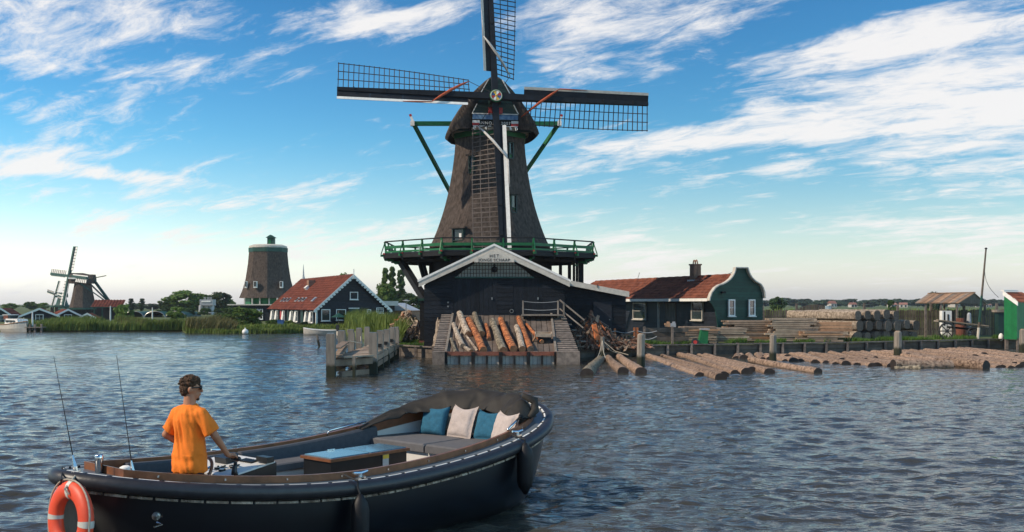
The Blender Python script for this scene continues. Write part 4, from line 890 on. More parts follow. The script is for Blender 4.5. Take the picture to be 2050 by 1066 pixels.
heap('scrap_pile', 'tall heap of reddish bark slabs and offcuts beside the ramp', (4.05, 50.95, GZ), 1.6, .95, 1.62, 290, .3, .8, ['scrap']*6+['scrap_orange', 'ramp_wood', 'plank_wood'])
heap('scrap_pile', 'low spread of loose bark slabs trailing from the tall heap', (5.7, 51.0, GZ), 1.35, .6, .5, 110, .3, .8, ['scrap']*4+['ramp_wood', 'plank_wood'])
heap('firewood_pile', 'heap of split firewood behind the black pier', (-6.0, 57.5, GZ), 1.5, 1.6, 1.9, 230, .3, .6, ['pale_plank', 'warm_plank', 'warm_plank', 'scrap_orange', 'plank_wood'])
bp_ = MB(); c = Vector((4.15, 50.05, 1.25)); bp_.prism([c+Vector((-.17, 0, .38)), c+Vector((.02, .05, .42)), c+Vector((.2, -.12, -.38)), c+Vector((-.02, -.15, -.40))], (.05, -.06, .02)); tag(bp_.build('bark_slab', 'scrap_orange'), 'large bright orange slab on the front of the tall heap', 'slab')
for k in range(7):
    p = Vector((-3.98+.07*k, 50.0-.1*k, GZ)); q = pbeam('driftwood', None, p, p+Vector((.05+.03*k, .25, 1.1+.5*random.random()*(1 if k < 4 else .5))), .09, .07, 'bark_pale' if k % 2 else 'pale_plank'); tag(q, 'pale crooked branch leaning between the pier and the ramp', 'branch', 'branches beside the ramp')
# rope fence with orange posts
rf = thing('rope_fence', 'orange posts with sagging grey ropes between the heap and the timber wall', 'fence', (6.0, 51.6, GZ))
ps = [pt(px, 690, 51.6) for px in (1231, 1270, 1276)]
for p, h in zip(ps, (.95, 1.0, 1.0)): pbox('post', rf, (p.x, p.y, GZ+h/2), (.1, .1, h), 'orange_post')
for z, sg_ in ((1.28, .1), (1.0, .16)):
    for a, c in ((ps[0]+Vector((-1.2, 0, 0)), ps[0]), (ps[0], ps[1]), (ps[2], ps[2]+Vector((1.0, 0, 0)))):
        MB().tube([Vector((lerp(a.x, c.x, q/8), 51.55, z-sg_*math.sin(math.pi*q/8))) for q in range(9)], .022, 5).build('rope', 'rope_grey', rf)
# dark timber wall with a few things on it
tw_ = thing('timber_wall', 'low dark wall of stacked sleepers on the quay', 'wall', (7.9, 52.9, GZ)); a, c = pt(1290, 690, 52.9), pt(1374, 690, 53.2)
for k in range(4): pbeam('sleeper', tw_, (a.x, a.y, GZ+.12+.24*k), (c.x+random.uniform(-.1, .1), c.y, GZ+.12+.24*k), .22, .225, 'fence_wood')
for px in (1290, 1346): p = pt(px, 690, 52.7); pbox('post', tw_, (p.x, p.y, GZ+.5), (.12, .12, 1.05), 'slat_wood')
for px, m, lab in ((1336, 'warm_plank', 'small orange wood block on the sleeper wall'), (1347, 'grey_metal', 'grey block on the sleeper wall end')):
    p = pt(px, 655, 53.0); tag(MB().box((p.x, p.y, GZ+1.09), (.3, .2, .2)).box((p.x+.05, p.y, GZ+1.22), (.14, .12, .12)).build('block', m), lab, 'block')
wb = thing('wheelbarrow', 'green wheeled bin tipped beside the sleeper wall', 'bin', tuple(pt(1402, 682, 53.0).xy)+(GZ,)); p = pt(1407, 670, 53.0)
MB().prism([(p.x-.26, p.y-.25, GZ+.08), (p.x+.2, p.y-.25, GZ+.08), (p.x+.26, p.y-.25, .95+GZ-.15), (p.x-.12, p.y-.25, 1.0+GZ-.15)], (0, .45, 0)).build('tub', 'mill_green', wb); pbox('lid', wb, (p.x+.08, p.y-.02, GZ+.88), (.46, .55, .06), 'grey_metal')
w_ = MB().tube([(p.x-.46, p.y-.32, GZ+.2), (p.x-.46, p.y-.2, GZ+.2)], [.2, .2], 16).build('wheel', 'dark_metal', wb); MB().tube([(p.x-.46, p.y-.34, GZ+.2), (p.x-.46, p.y-.31, GZ+.2)], [.1, .1], 12).build('rim', 'red_paint', w_)
pbeam('axle', wb, (p.x-.46, p.y-.26, GZ+.2), (p.x-.1, p.y-.1, GZ+.3), .05, .05, 'dark_metal')

# ------------------------------------------------------------------ timber stacks
def stack(label, px0, px1, py_b, py_t, d, layers, m, depth=1.2, jit=.25, rows=3, rz=0.0, name='timber_stack'):
    a, c = pt(px0, py_b, d), pt(px1, py_b, d); zt = H+(YH-py_t)*d/F; z0 = GZ+.08; n = layers; th = (zt-z0)/n
    t = thing(name, label, 'timber stack', ((a.x+c.x)/2, d+depth/2, GZ), rz=rz); L_ = c.x-a.x
    for x in (-L_*.36, L_*.3): pbox('bearer', t, (x, 0, .05), (.14, depth, .1), 'fence_wood')
    for k in range(n):
        for q in range(rows):
            w = depth/rows; l2 = L_*random.uniform(.8, 1.0); pbox('plank', t, (random.uniform(-jit, jit), -depth/2+w*(q+.5)+random.uniform(-.03, .03), z0-GZ+th*(k+.5)), (l2, w*random.uniform(.88, .97), th*.8), m if random.random() < .8 else random.choice(['plank_wood', 'pale_plank', 'warm_plank']), rot_z(random.uniform(-.035, .035)))
    return t
stack('short grey plank stack on the quay next to the sleeper wall', 1366, 1440, 680, 654, 54.5, 7, 'plank_wood', jit=.15)
stack('loose stack of narrow boards between the wall and the green gable', 1425, 1500, 682, 657, 55.5, 7, 'pale_plank', jit=.2)
stack('wide reddish plank stack below the gable windows', 1452, 1575, 685, 642, 57.5, 10, 'plank_wood', depth=1.6, jit=.3, rows=4)
stack('high stack of long grey boards beside the warm brown boards', 1540, 1640, 684, 638, 57.0, 11, 'pale_plank', depth=1.5, jit=.3, rows=4)
stack('low stack of dark boards half hidden in the grass', 1600, 1690, 684, 664, 56.3, 5, 'plank_wood', jit=.3)
tmp_ = 'squared stack of warm brown boards lying before the big log stack'
stack(tmp_, 1628, 1708, 676, 645, 57.0, 6, 'warm_plank', depth=.7, jit=.05, rows=2, rz=-.1)
if False: bm_ = pbox('timber_beam', None, (lerp(17.1, 20.3, .5)-.5, 57.4, 1.36), (3.6, .55, .62), 'warm_plank', rot_z(-.12)); tag(bm_, 'x', 'beam')
# big squared log stack: ends towards us, sides seen on the left
random.seed(8)
def sqlog(x, y, z, s, L_, lab, grp, rz=-.5):
    me = SQM[random.randrange(3)]; M4 = Matrix.Translation((x, y, z)) @ Matrix.Rotation(rz, 4, 'Z') @ Matrix.Diagonal((s, L_, s, 1)); o = bpy.data.objects.new('stacked_log', me); place(o, None, M4); tag(o, lab, 'log', grp)
SQM = []
for sd_ in range(3):
    mb = MB(); n = 14; m_ = 7; vs = []
    for k in range(m_):
        for q in range(n):
            an = 2*math.pi*q/n+.2; c_, s_ = math.cos(an), math.sin(an); e_ = .62; rr = .5/((abs(c_)**(2/e_)+abs(s_)**(2/e_))**(e_/2)); rr *= 1+.07*noise.noise((c_*2, s_*2, k*.7+sd_*9))
            vs.append((rr*c_, k/(m_-1), rr*s_))
    mb.add(vs, [(k*n+q, k*n+(q+1) % n, (k+1)*n+(q+1) % n, (k+1)*n+q) for k in range(m_-1) for q in range(n)]); mb.add(vs[:n], [tuple(range(n))], 1); mb.add(vs[-n:], [tuple(range(n))], 1); SQM.append(mb.mesh('stacked_log', ['bark_stack', 'cut_aged']))
for r_, (cnt, zc_) in enumerate(((7, .80), (7, 1.42), (5, 2.02))):
    for k in range(cnt):
        x = 20.1+.66*k+(.1*r_)+(.0 if r_ < 2 else -.2); y = 58.0+.28*k
        sqlog(x, y, zc_+random.uniform(-.05, .05), .58+random.uniform(-.09, .05), random.uniform(4.6, 5.6), '%s log from the warm brown boards in the %s layer of the big log stack' % (('first', 'second', 'third', 'fourth', 'fifth', 'sixth', 'seventh')[k], ('bottom', 'middle', 'top')[r_]), 'big log stack, %s layer' % ('bottom', 'middle', 'top')[r_], rz=.55)
# ------------------------------------------------------------------ yard fence
fn = thing('board_fence', 'long dark upright board fence behind the timber yard', 'fence', (24, 70, GZ))
fx0, fx1, fd0, fd1 = pt(1520, 620, 70).x, pt(2110, 620, 70).x, 69.0, 71.0; nbd = 120
for k in range(nbd):
    x = lerp(fx0, fx1, (k+.5)/nbd); y = lerp(fd0, fd1, k/nbd); hh = 1.78+random.uniform(-.05, .05)
    pbox('board', fn, (x, y, GZ+hh/2), ((fx1-fx0)/nbd*.80, .03, hh), 'fence_wood')
for z in (.9, 1.8): pbeam('rail', fn, (fx0, fd0+.06, z), (fx1, fd1+.06, z), .06, .1, 'fence_wood')
for k in range(9): x = lerp(fx0, fx1, k/8.5); pbox('post', fn, (x, lerp(fd0, fd1, k/8.5)+.1, GZ+1.05), (.14, .14, 2.1+.3*(k % 2)), 'slat_wood')
g_ = thing('yard_gate', 'dark arched board gate rising above the fence', 'gate', (21.5, 69.2, GZ))
for k in range(14):
    x = pt(1590, 620, 69.1).x+.22*k; hh = 1.75+.42*math.sin(math.pi*(k+.5)/14); pbox('board', g_, (x, 69.0, GZ+hh/2), (.19, .05, hh), 'fence_wood')
pbeam('rail', g_, (pt(1590, 620, 69).x, 68.95, 1.9), (pt(1590, 620, 69).x+3, 68.95, 1.9), .05, .12, 'fence_wood')
p = pt(1658, 617, 68.6); sg2 = thing('notice_sign', 'small white notice on a post above the fence', 'sign', (p.x, p.y, GZ)); pbox('board', sg2, p, (.42, .03, .28), 'white_paint'); pbox('post', sg2, (p.x, p.y+.05, (GZ+p.z)/2), (.06, .06, p.z-GZ), 'slat_wood')
for px in (1595, 1603): p = pt(px, 640, 62); tag(MB().tube([(p.x, p.y, GZ), (p.x, p.y, 1.65), (p.x, p.y, 1.95)], [.08, .08, .05], 8).build('white_stake', 'white_paint'), 'slim white stake behind the stacked boards', 'stake', 'pair of white stakes')

# ------------------------------------------------------------------ open shed, cart, flag pole, green hut
os_ = thing('open_shed', 'open shed with a brown board roof on thin posts by the fence', 'shed', (29, 67, GZ)); OD = 66.0
e0, e1, r0, r1 = pt(1832, 608, OD), pt(1920, 608, OD), pt(1858, 590, OD+2.4), pt(1952, 588, OD+2.4); e3, e4 = pt(1882, 606, OD+5), pt(1976, 606, OD+4.6)
e3.z, e4.z = e0.z-.05, e1.z-.05; nr_ = 11
for k in range(nr_):
    f0, f1 = k/nr_, (k+.92)/nr_; mb = MB(); mb.prism([e0.lerp(e1, f0), e0.lerp(e1, f1), r0.lerp(r1, f1), r0.lerp(r1, f0)], (0, 0, .05+.02*(k % 2))); mb.build('roof_board', 'warm_plank' if k % 3 else 'plank_wood', os_)
    mb = MB(); mb.prism([r0.lerp(r1, f0), r0.lerp(r1, f1), e3.lerp(e4, f1), e3.lerp(e4, f0)], (0, 0, .05)); mb.build('roof_board', 'plank_wood', os_)
pbeam('ridge_board', os_, r0+Vector((0, 0, .08)), r1+Vector((0, 0, .08)), .2, .06, 'warm_plank'); MB().prism([e1+Vector((-.1, .05, 0)), e4+Vector((-.1, 0, 0)), r1+Vector((-.1, 0, 0))], (-.05, 0, 0)).build('gable_end', 'fence_wood', os_)
for p in (e0.lerp(e1, .25), e0.lerp(e1, .6), e0.lerp(e1, .97), e3.lerp(e4, .1), e3.lerp(e4, .97)): pbox('post', os_, (p.x, p.y+.1, (GZ+p.z)/2), (.11, .11, p.z-GZ), 'slat_wood')
cx_, cy_ = pt(1925, 650, 63).x, 63.0
ct = thing('timber_cart', 'old flat timber cart with spoked wheel under the open shed', 'cart', (cx_, cy_, GZ)); kx = 63/F
pbeam('bed', ct, pt(1876, 643, 63), pt(1972, 655, 63), 1.0, .09, 'grey_wood')
for k in range(3): pbeam('bed_plank', ct, pt(1876, 641, 62.6+.35*k), pt(1978, 653, 62.6+.35*k), .28, .06, 'pale_plank')
for px, w in ((1898, .42), (1898, .42)):
    pass
def spoked(px, d, r_, parent):
    c = pt(px, 650, d); c.z = GZ+r_; o = MB().tube([c+Vector((r_*math.cos(q*.3927), 0, r_*math.sin(q*.3927))) for q in range(16)], .05, 6, closed=True).build('wheel', 'dark_metal', parent)
    for q in range(8): pbeam('spoke', o, c, c+Vector((r_*math.cos(q*.785), 0, r_*math.sin(q*.785))), .035, .035, 'lattice_dark', (0, 1, 0))
    MB().tube([c-Vector((0, .08, 0)), c+Vector((0, .08, 0))], .09, 8).build('hub', 'dark_metal', o)
spoked(1896, 62.4, .50, ct); spoked(1896, 63.6, .50, ct); spoked(1948, 62.4, .36, ct); spoked(1948, 63.6, .36, ct)
for px in (1891, 1908, 1932): p = pt(px, 640, 62.5); pbox('stake', ct, (p.x, p.y, 1.75), (.08, .08, .9), 'tar_wood')
pbeam('shaft', ct, pt(1896, 655, 63), pt(1948, 660, 63), .12, .12, 'tar_wood')
p = pt(1893, 640, 65); wbx = thing('white_cabinet', 'white upright cabinet behind the timber cart', 'cabinet', (p.x, p.y, GZ)); pbox('body', wbx, (p.x, p.y, 1.35), (.62, .4, 1.75), 'white_paint'); pbox('slot', wbx, (p.x+.08, p.y-.21, 1.75), (.1, .04, .5), 'dark_metal')
p = pt(1924, 640, 64.6); tag(MB().tube([(p.x, p.y, GZ), (p.x, p.y, 1.2), (p.x, p.y, 1.75)], [.3, .34, .3], 14).build('rusty_barrel', 'rust_wood'), 'rusty barrel behind the cart', 'barrel')
p = pt(1940, 640, 64.8); tag(MB().tube([(p.x, p.y, GZ), (p.x, p.y, 1.6), (p.x, p.y, 2.0), (p.x, p.y, 2.1)], [.14, .14, .12, .06], 10).build('gas_bottle', 'grey_metal'), 'slim grey gas bottle beside the rusty barrel', 'bottle')
fp = thing('leaning_pole', 'tall thin pole leaning over the yard with a slack line', 'pole', tuple(wp(1957, 680, GZ)))
f0, f1 = pt(1957, 672, 62), pt(1974, 498, 62); f0.z = GZ-.2
MB().tube([f0, f0.lerp(f1, .3), f1], [.085, .075, .05], 8).build('shaft', 'fence_wood', fp); MB().tube([f0.lerp(f1, .0), f0.lerp(f1, .16)], [.095, .09], 8).build('painted_foot', 'cream_paint', fp); MB().tube([f0.lerp(f1, .22), f0.lerp(f1, .50)], [.085, .075], 8).build('green_section', 'dark_green', fp); MB().ell(f1, (.08, .08, .06)).build('knob', 'tar_wood', fp)
le = pt(1999, 596, 62); MB().tube([f0.lerp(f1, .92).lerp(le, q/8)+Vector((-.35*math.sin(math.pi*q/8), 0, -.25*math.sin(math.pi*q/8))) for q in range(9)], .014, 4).build('line', 'rope_dark', fp)
# green hut
HR = R(38); hc_ = pt(2046, 640, 59.5); gh = thing('green_hut', 'bright green board hut with a tiled roof and white gable boards over the water', 'hut', (hc_.x, hc_.y, .55), rz=0)
hw1, hw2 = Vector((-1.10, .62, 0)), Vector((1.5, 1.2, 0))       # from the near corner: left wall, right wall
k0 = pt(2036, 640, 58.6)-hc_; k0.z = 0; l0 = k0+(pt(2010, 640, 59.3)-pt(2036, 640, 58.6)); l0.z = 0; r0_ = k0+Vector((1.6, 1.3, 0))
zb, ze, za = .04, 2.17, 2.78
nb2 = 8
for k in range(nb2):
    a, c = k0.lerp(l0, k/nb2), k0.lerp(l0, (k+.95)/nb2); ta, tc2 = lerp(ze, za+.0, k/nb2), lerp(ze, za, (k+.95)/nb2)
    MB().prism([a+Vector((0, 0, zb)), c+Vector((0, 0, zb)), c+Vector((0, 0, tc2)), a+Vector((0, 0, ta))], (.03, .03, 0)).build('board', 'bright_green', gh)
nb3 = 10
for k in range(nb3):
    a, c = k0.lerp(r0_, k/nb3), k0.lerp(r0_, (k+.95)/nb3); MB().prism([a+Vector((0, 0, zb)), c+Vector((0, 0, zb)), c+Vector((0, 0, ze)), a+Vector((0, 0, ze))], (-.02, .03, 0)).build('board', 'bright_green', gh)
b4 = l0+(r0_-k0)
MB().prism([k0+Vector((.05, .05, zb+.02)), r0_+Vector((-.05, .05, zb+.02)), b4+Vector((-.05, -.05, zb+.02)), l0+Vector((.05, .02, zb+.02))], (0, 0, 2.0)).build('core', 'deep_green', gh)
def tiles(u0, u1, v1, per=.24, row=.3, amp=.035):
    """pantile sheet: u0->u1 along the eave, v1 vector up the slope"""
    u0, u1, v1 = Vector(u0), Vector(u1), Vector(v1); U = u1-u0; nU = max(3, int(U.length/per))*6; nV = max(1, int(v1.length/row)); nn = U.cross(v1).normalized()
    if nn.z < 0: nn = -nn
    P_ = []
    for r_ in range(nV):
        for e in (0, 1):
            f = (r_+e*.995)/nV; row_ = []
            for k in range(nU+1):
                ph = k/6*2*math.pi; hgt = amp*(math.sin(ph)+.3*math.cos(2*ph))+(.035 if e == 0 else 0)+.004*math.sin(k*13.7+r_*7.1); row_.append(u0+U*(k/nU)+v1*f+nn*hgt)
            P_.append(row_)
    return MB().grid(P_)
vv = (l0-k0); vv.z = 0
rf_ = tiles(k0+Vector((-.05, -.2, ze+.05)), r0_+Vector((.2, 0, ze+.05)), vv+Vector((0, .15, za-ze)))
tag(rf_.build('roof_tiles', 'pantile', gh), kind='stuff')
MB().prism([k0+Vector((-.04, -.16, ze-.16)), k0+Vector((-.04, -.16, ze+.12)), l0+Vector((-.08, .0, za+.14)), l0+Vector((-.08, .0, za-.14))], (.05, .04, 0)).build('bargeboard', 'white_paint', gh); pbeam('ridge_board', gh, l0+Vector((-.1, 0, za+.13)), l0+Vector((1.2, .9, za+.13)), .22, .06, 'white_paint')
for q in (k0+Vector((.12, .1, 0)), l0+Vector((.15, 0, 0)), r0_): pbox('stilt', gh, q+Vector((0, 0, -.6)), (.16, .16, 1.4), 'slat_wood')
p = pt(2004, 668, 60.5); tag(MB().ell((p.x, p.y, GZ+.2), (.14, .14, .24)).build('white_stone', 'white_paint', None, True), 'small white rounded stone on the lawn by the green hut', 'stone')
p = pt(2003, 630, 64); kk = thing('dark_kiosk', 'dark narrow cupboard with grey roof left of the green hut', 'cupboard', (p.x, p.y, GZ)); pbox('body', kk, (p.x, p.y, 1.3), (.5, .5, 1.7), 'deep_green'); pbox('roof', kk, (p.x-.05, p.y, 2.22), (.72, .7, .16), 'grey_wood')

# ------------------------------------------------------------------ long cottage with the green bell gable
CR_ = math.atan2(.34, .94); c0 = pt(1481, 640, 60.0)
cot = thing('cottage', 'long low cottage with red pantile roof and dark green bell shaped gable', 'house', (c0.x, c0.y, GZ), rz=CR_)
def cu_(px): return (px-1481)*.03/.94
def cz_(py): return H+(YH-py)*.03-GZ
left = [(1434, 655), (1431.5, 640), (1428, 620), (1420, 608), (1412.5, 602), (1413, 597), (1417, 587), (1425, 577), (1433, 572), (1441.5, 569.5), (1450, 565), (1458, 559), (1464, 551), (1467.5, 543), (1468.5, 536.8)]
right = [(1494, 536.8), (1496, 543), (1499, 550), (1504, 557), (1511, 563), (1523, 569.6), (1528, 577), (1531, 586), (1532, 597), (1532, 655)]
LX = lambda z: float(np.interp(z, [cz_(p[1]) for p in left], [cu_(p[0]) for p in left])); RXX = lambda z: float(np.interp(-z, [-cz_(p[1]) for p in right], [cu_(p[0]) for p in right]))
z = 0.0; zt = cz_(536.8)
while z < zt-.02:
    h = min(.185, zt-z); mb = MB(); steps = [z, z+h*.5, z+h-.012]
    poly = [(LX(max(q, cz_(655))), q) for q in steps]+[(RXX(max(q, cz_(655))), q) for q in reversed(steps)]
    mb.prism([(x, -.012*((q-z)/h), q) for x, q in poly], (0, .045, 0)); mb.build('board', 'dark_green', cot); z += h
outl = [(cu_(p[0]), cz_(p[1])) for p in left[4:]]+[(cu_(p[0]), cz_(p[1])) for p in right[:-1]]
cen = Vector((0, 0, cz_(620)))
for k in range(len(outl)-1):
    a, c = Vector((outl[k][0], -.1, outl[k][1])), Vector((outl[k+1][0], -.1, outl[k+1][1])); o_ = (c-a).normalized(); up_ = Vector((-o_.z, 0, o_.x))
    pbeam('gable_trim', cot, a-o_*.012+up_*.01, c+o_*.012+up_*.01, .3, .065, 'cream_paint', up_)
MB().prism([(cu_(1438), .05, -.1), (cu_(1528), .05, -.1), (cu_(1528), .05, cz_(598)), (cu_(1481), .05, cz_(556)), (cu_(1438), .05, cz_(598))], (0, 20, 0)).build('inner_wall', 'black_wood', cot)
bk_ = [(cu_(p[0])*.985, .055, cz_(p[1])-.02) for p in left]+[(cu_(p[0])*.985, .055, cz_(p[1])-.02) for p in right]
MB().prism(bk_, (0, .05, 0)).build('gable_backing', 'deep_green', cot)
def win(parent, x, y, z, w, h, face='front', m='white_paint', bars=(1, 2), fw=.07, glassm='pane'):
    """face: front -> in the x-z plane looking -y, side -> in the y-z plane looking -x"""
    def P3(a, o_, q): return (x+a, y+o_, z+q) if face == 'front' else (x+o_, y+a, z+q)
    def S3(a, o_, q): return (a, o_, q) if face == 'front' else (o_, a, q)
    f = MB()
    for a, q, sa, sq in ((-w/2+fw/2, 0, fw, h), (w/2-fw/2, 0, fw, h), (0, h/2-fw/2, w-2*fw, fw), (0, -h/2+fw/2, w-2*fw, fw)): f.box(P3(a, -.05, q), S3(sa, .1, sq))
    o = f.build('window', m, parent); pbox('pane', o, P3(0, -.02, 0), S3(w-fw*1.5, .03, h-fw*1.5), glassm)
    for k in range(1, bars[0]): pbox('glazing_bar', o, P3(-w/2+w*k/bars[0], -.045, 0), S3(.025, .03, h-fw), m)
    for k in range(1, bars[1]): pbox('glazing_bar', o, P3(0, -.045, -h/2+h*k/bars[1]), S3(w-fw, .03, .025), m)
    pbox('sill', o, P3(0, -.09, -h/2-.03), S3(w+.1, .14, .05), m); return o
win(cot, cu_(1461), -.06, cz_(616.5), .46, 1.0); win(cot, cu_(1505), -.06, cz_(616.5), .46, 1.0)
pbox('lamp', cot, (cu_(1442), -.18, cz_(586)), (.2, .25, .12), 'tar_wood')
sxw = cu_(1438)
z = 0
while z < 2.4:
    for y0, y1 in ((.05, 5.2), (6.6, 19.8)): pbox('side_board', cot, (sxw-.02, (y0+y1)/2, z+.1), (.045, y1-y0, .188), 'black_wood', Matrix.Rotation(R(3), 3, 'Y'))
    z += .2
win(cot, sxw-.06, 2.45, 1.78, 1.35, 1.15, 'side', 'cream_paint'); win(cot, sxw-.06, 10.2, 1.72, 1.9, 1.15, 'side', 'cream_paint')
dr = pbox('door', cot, (sxw-.01, 5.9, 1.15), (.06, 1.3, 2.3), 'rust_wood'); 
for k in range(6): pbox('door_board', dr, (sxw-.06, 5.3+.22*k+.05, 1.15), (.04, .2, 2.25), 'grey_wood')
pbox('porch_post', cot, (sxw-.4, 6.9, 1.15), (.1, .1, 2.35), 'cream_paint')
ze_ = cz_(600); zr_ = cz_(552); xr_ = 0.0; xe_ = cu_(1413)
tl = tiles((xe_-.0, .08, ze_+.05), (xe_-.0, 21, ze_+.05), (xr_-xe_, 0, zr_-ze_)); tag(tl.build('roof_tiles', 'pantile', cot), kind='stuff')
tl = tiles((-xe_*.8, .08, ze_+.3), (-xe_*.8, 21, ze_+.3), (xe_*.8, 0, zr_-ze_-.25)); tag(tl.build('roof_tiles', 'pantile', cot), kind='stuff')
MB().tube([(xr_, .1+q*.5, zr_+.02+.02*(q % 2)) for q in range(42)], .11, 8).build('ridge_tiles', 'pantile', cot, True)
pbox('eave_board', cot, (xe_-.03, 10.5, ze_-.02), (.06, 20.9, .17), 'white_paint'); pbox('soffit', cot, ((xe_+sxw)/2, 10.4, ze_-.07), (abs(xe_-sxw), 20.8, .04), 'tar_wood')
# chimney
chp = (xr_-.12, 5.0); chz = zr_-.48
ch = pbox('chimney', cot, (chp[0], chp[1], chz+.62), (.50, .50, 1.35), 'brick')
for k in range(15):
    for s in range(2):
        for side in range(4):
            off = .127*(1 if (s+k) % 2 else -1) if True else 0; dx, dy = ((off, -.262), (.262, off), (off, .262), (-.262, off))[side]
            sz = (.235, .03, .075) if side % 2 == 0 else (.03, .235, .075); pbox('brick', ch, (chp[0]+dx, chp[1]+dy, chz+.02+.088*k), sz, 'brick')
pbox('chimney_cap', cot, (chp[0], chp[1], chz+1.31), (.62, .62, .09), 'brick'); pbox('flashing', cot, (chp[0]-.22, chp[1], chz+.28), (.35, .72, .1), 'grey_metal')
for dy in (-.14, .14):
    MB().tube([(chp[0], chp[1]+dy+.13*math.cos(q*math.pi/8), chz+1.36+.24*math.sin(q*math.pi/8)) for q in range(9)], .045, 6).build('chimney_hoop', 'brick', cot)
MB().tube([(chp[0]+.3, 2.0, zr_+.05), (.1, .3, zr_+.35)], .02, 5).build('roof_wire', 'dark_metal', cot)
random.seed(17)
# ------------------------------------------------------------------ red roofed house on the left bank
RD = 95.0; rk = RD/F; rc = pt(706, 640, RD); RZ = math.atan2(.418, .908)
rh = thing('barn_house', 'black gabled house with a red tiled roof and scalloped white gable boards', 'house', (rc.x, rc.y, GZ), rz=RZ)
hw = 3.45; ez = 2.30-GZ; az = 5.32-GZ; LEN = 22.0
def gable_half(z): return hw if z < ez else hw*(az-z)/(az-ez)
z = 0
while z < az-.1:
    h = .22; hh = gable_half(z+h)
    pbox('board', rh, (0, 0, z+h/2), (hh*2-.04, .05, h-.014), 'black_wood', Matrix.Rotation(R(-3), 3, 'X')); z += h
MB().prism([(-hw+.05, .04, -.2), (hw-.05, .04, -.2), (hw-.05, .04, ez-.1), (0, .04, az-.12), (-hw+.05, .04, ez-.1)], (0, LEN-.1, 0)).build('inner_wall', 'black_wood', rh)
for s in (-1, 1):
    sl_ = Vector((s*-hw, 0, az-ez)); e = Vector((s*(hw+.35), -.35, ez-.32))
    t_ = tiles(e+Vector((0, 0, .08)), e+Vector((0, LEN+.5, .08)), Vector((-e.x, 0, az-e.z+.02)), per=.28, row=.36); tag(t_.build('roof_tiles', 'pantile_old', rh), kind='stuff')
    bg_ = Vector((e.x, -.38, e.z)); tp = Vector((0, -.38, az+.05))
    mb = MB(); mb.prism([bg_+Vector((0, 0, .12)), bg_+Vector((0, 0, -.08)), tp+Vector((0, 0, -.10)), tp+Vector((0, 0, .12))], (0, .05, 0)); bb = mb.build('bargeboard', 'white_paint', rh)
    for k in range(15):
        f = (k+.5)/15; c = bg_.lerp(tp, f)+Vector((0, .02, -.13)); MB().ell(c, (.17, .03, .12), nu=8, nv=5).build('scallop', 'white_paint', bb)
pbox('finial', rh, (0, -.4, az+.2), (.07, .06, .9), 'white_paint'); MB().tube([(0, -.2+q*.55, az+.06+.02*(q % 2)) for q in range(41)], .13, 8).build('ridge_tiles', 'pantile_old', rh, True)
def rx(px): return (px-706)*rk/.908
def rz_(py): return H+(YH-py)*rk-GZ
for px, py, w, h, b_ in ((708, 592.5, .80, .74, (1, 1)), (656, 631, .85, 1.1, (1, 1)), (684, 630.5, .95, 1.05, (1, 1)), (736, 624, .42, .4, (2, 2)), (757, 622, .72, .55, (3, 3))): win(rh, rx(px), -.03, rz_(py), w, h, bars=b_)
pbox('door', rh, (rx(708), -.06, rz_(629)), (.95, .08, 1.15), 'dark_green'); pbox('door_lintel', rh, (rx(708), -.08, rz_(617.5)), (1.05, .1, .09), 'white_paint')
# long side with shutters
pbox('corner_board', rh, (-hw-.03, -.02, .8), (.16, .16, 1.65), 'white_paint')
for y0, w, m in ((1.0, 1.6, 'white_paint'), (3.2, 1.2, 'white_paint'), (5.2, 1.5, 'deep_green'), (7.4, 1.6, 'white_paint'), (9.6, 1.5, 'white_paint'), (11.8, 1.2, 'deep_green'), (13.6, 1.4, 'white_paint'), (15.4, 1.1, 'red_paint'), (17.0, 1.6, 'white_paint'), (19.4, 1.6, 'white_paint')):
    if m == 'white_paint': win(rh, -hw-.06, y0+w*.28, .95, w*.5, 1.1, 'side'); pbox('shutter', rh, (-hw-.14, y0+w*.82, .92), (.05, w*.5, 1.2), m, Matrix.Rotation(R(8), 3, 'Y'))
    else: pbox('door', rh, (-hw-.05, y0+w*.4, .82), (.07, w*.7, 1.55), m)
pbox('plinth', rh, (-hw-.03, LEN/2, .12), (.08, LEN, .3), 'tar_wood')
sl_v = Vector((hw+.35, 0, az-ez+.32)).normalized(); sn_ = Vector((-sl_v.z, 0, sl_v.x))
def skyl(y, f, w=.75, l=.6):
    c = Vector((-hw-.35, y, ez-.24)).lerp(Vector((0, y, az+.02)), f)+sn_*.08; rt = Matrix((sl_v, Vector((0, 1, 0)), sn_)).transposed()
    o = pbox('skylight', rh, c, (l, w, .08), 'grey_metal', rt); pbox('pane', o, c+sn_*.02, (l*.72, w*.78, .08), 'pane', rt)
for y in (4.2, 8.3, 9.9, 11.6, 15.6, 17.2, 18.8): skyl(y, .30)
pbox('dormer', rh, (-1.0, 12.6, az-.55), (.7, .9, .8), 'brick'); pbox('dormer_flashing', rh, (-1.45, 12.6, az-.95), (.4, .9, .3), 'white_paint', Matrix.Rotation(R(-40), 3, 'Y'))
p = pt(678, 642, 93); um = thing('parasol', 'green parasol in front of the black gable', 'parasol', (p.x, p.y, GZ)); MB().tube([(p.x, p.y, GZ), (p.x, p.y, 2.0)], .03, 6).build('pole', 'grey_wood', um)
mb = MB(); n = 8; mb.add([(p.x, p.y, 1.62+.0+.2)]+[(p.x+.75*math.cos(q*.785), p.y+.75*math.sin(q*.785), 1.42) for q in range(n)], [(0, q+1, (q+1) % n+1) for q in range(n)]); mb.build('canopy', 'dark_green', um)
p = pt(562, 642, 93.5); tag(MB().box((p.x, p.y, GZ+.35), (.55, .4, .6)).box((p.x, p.y, GZ+.68), (.6, .45, .06)).build('blue_bin', 'blue_paint'), 'blue box below the white shutters', 'bin')
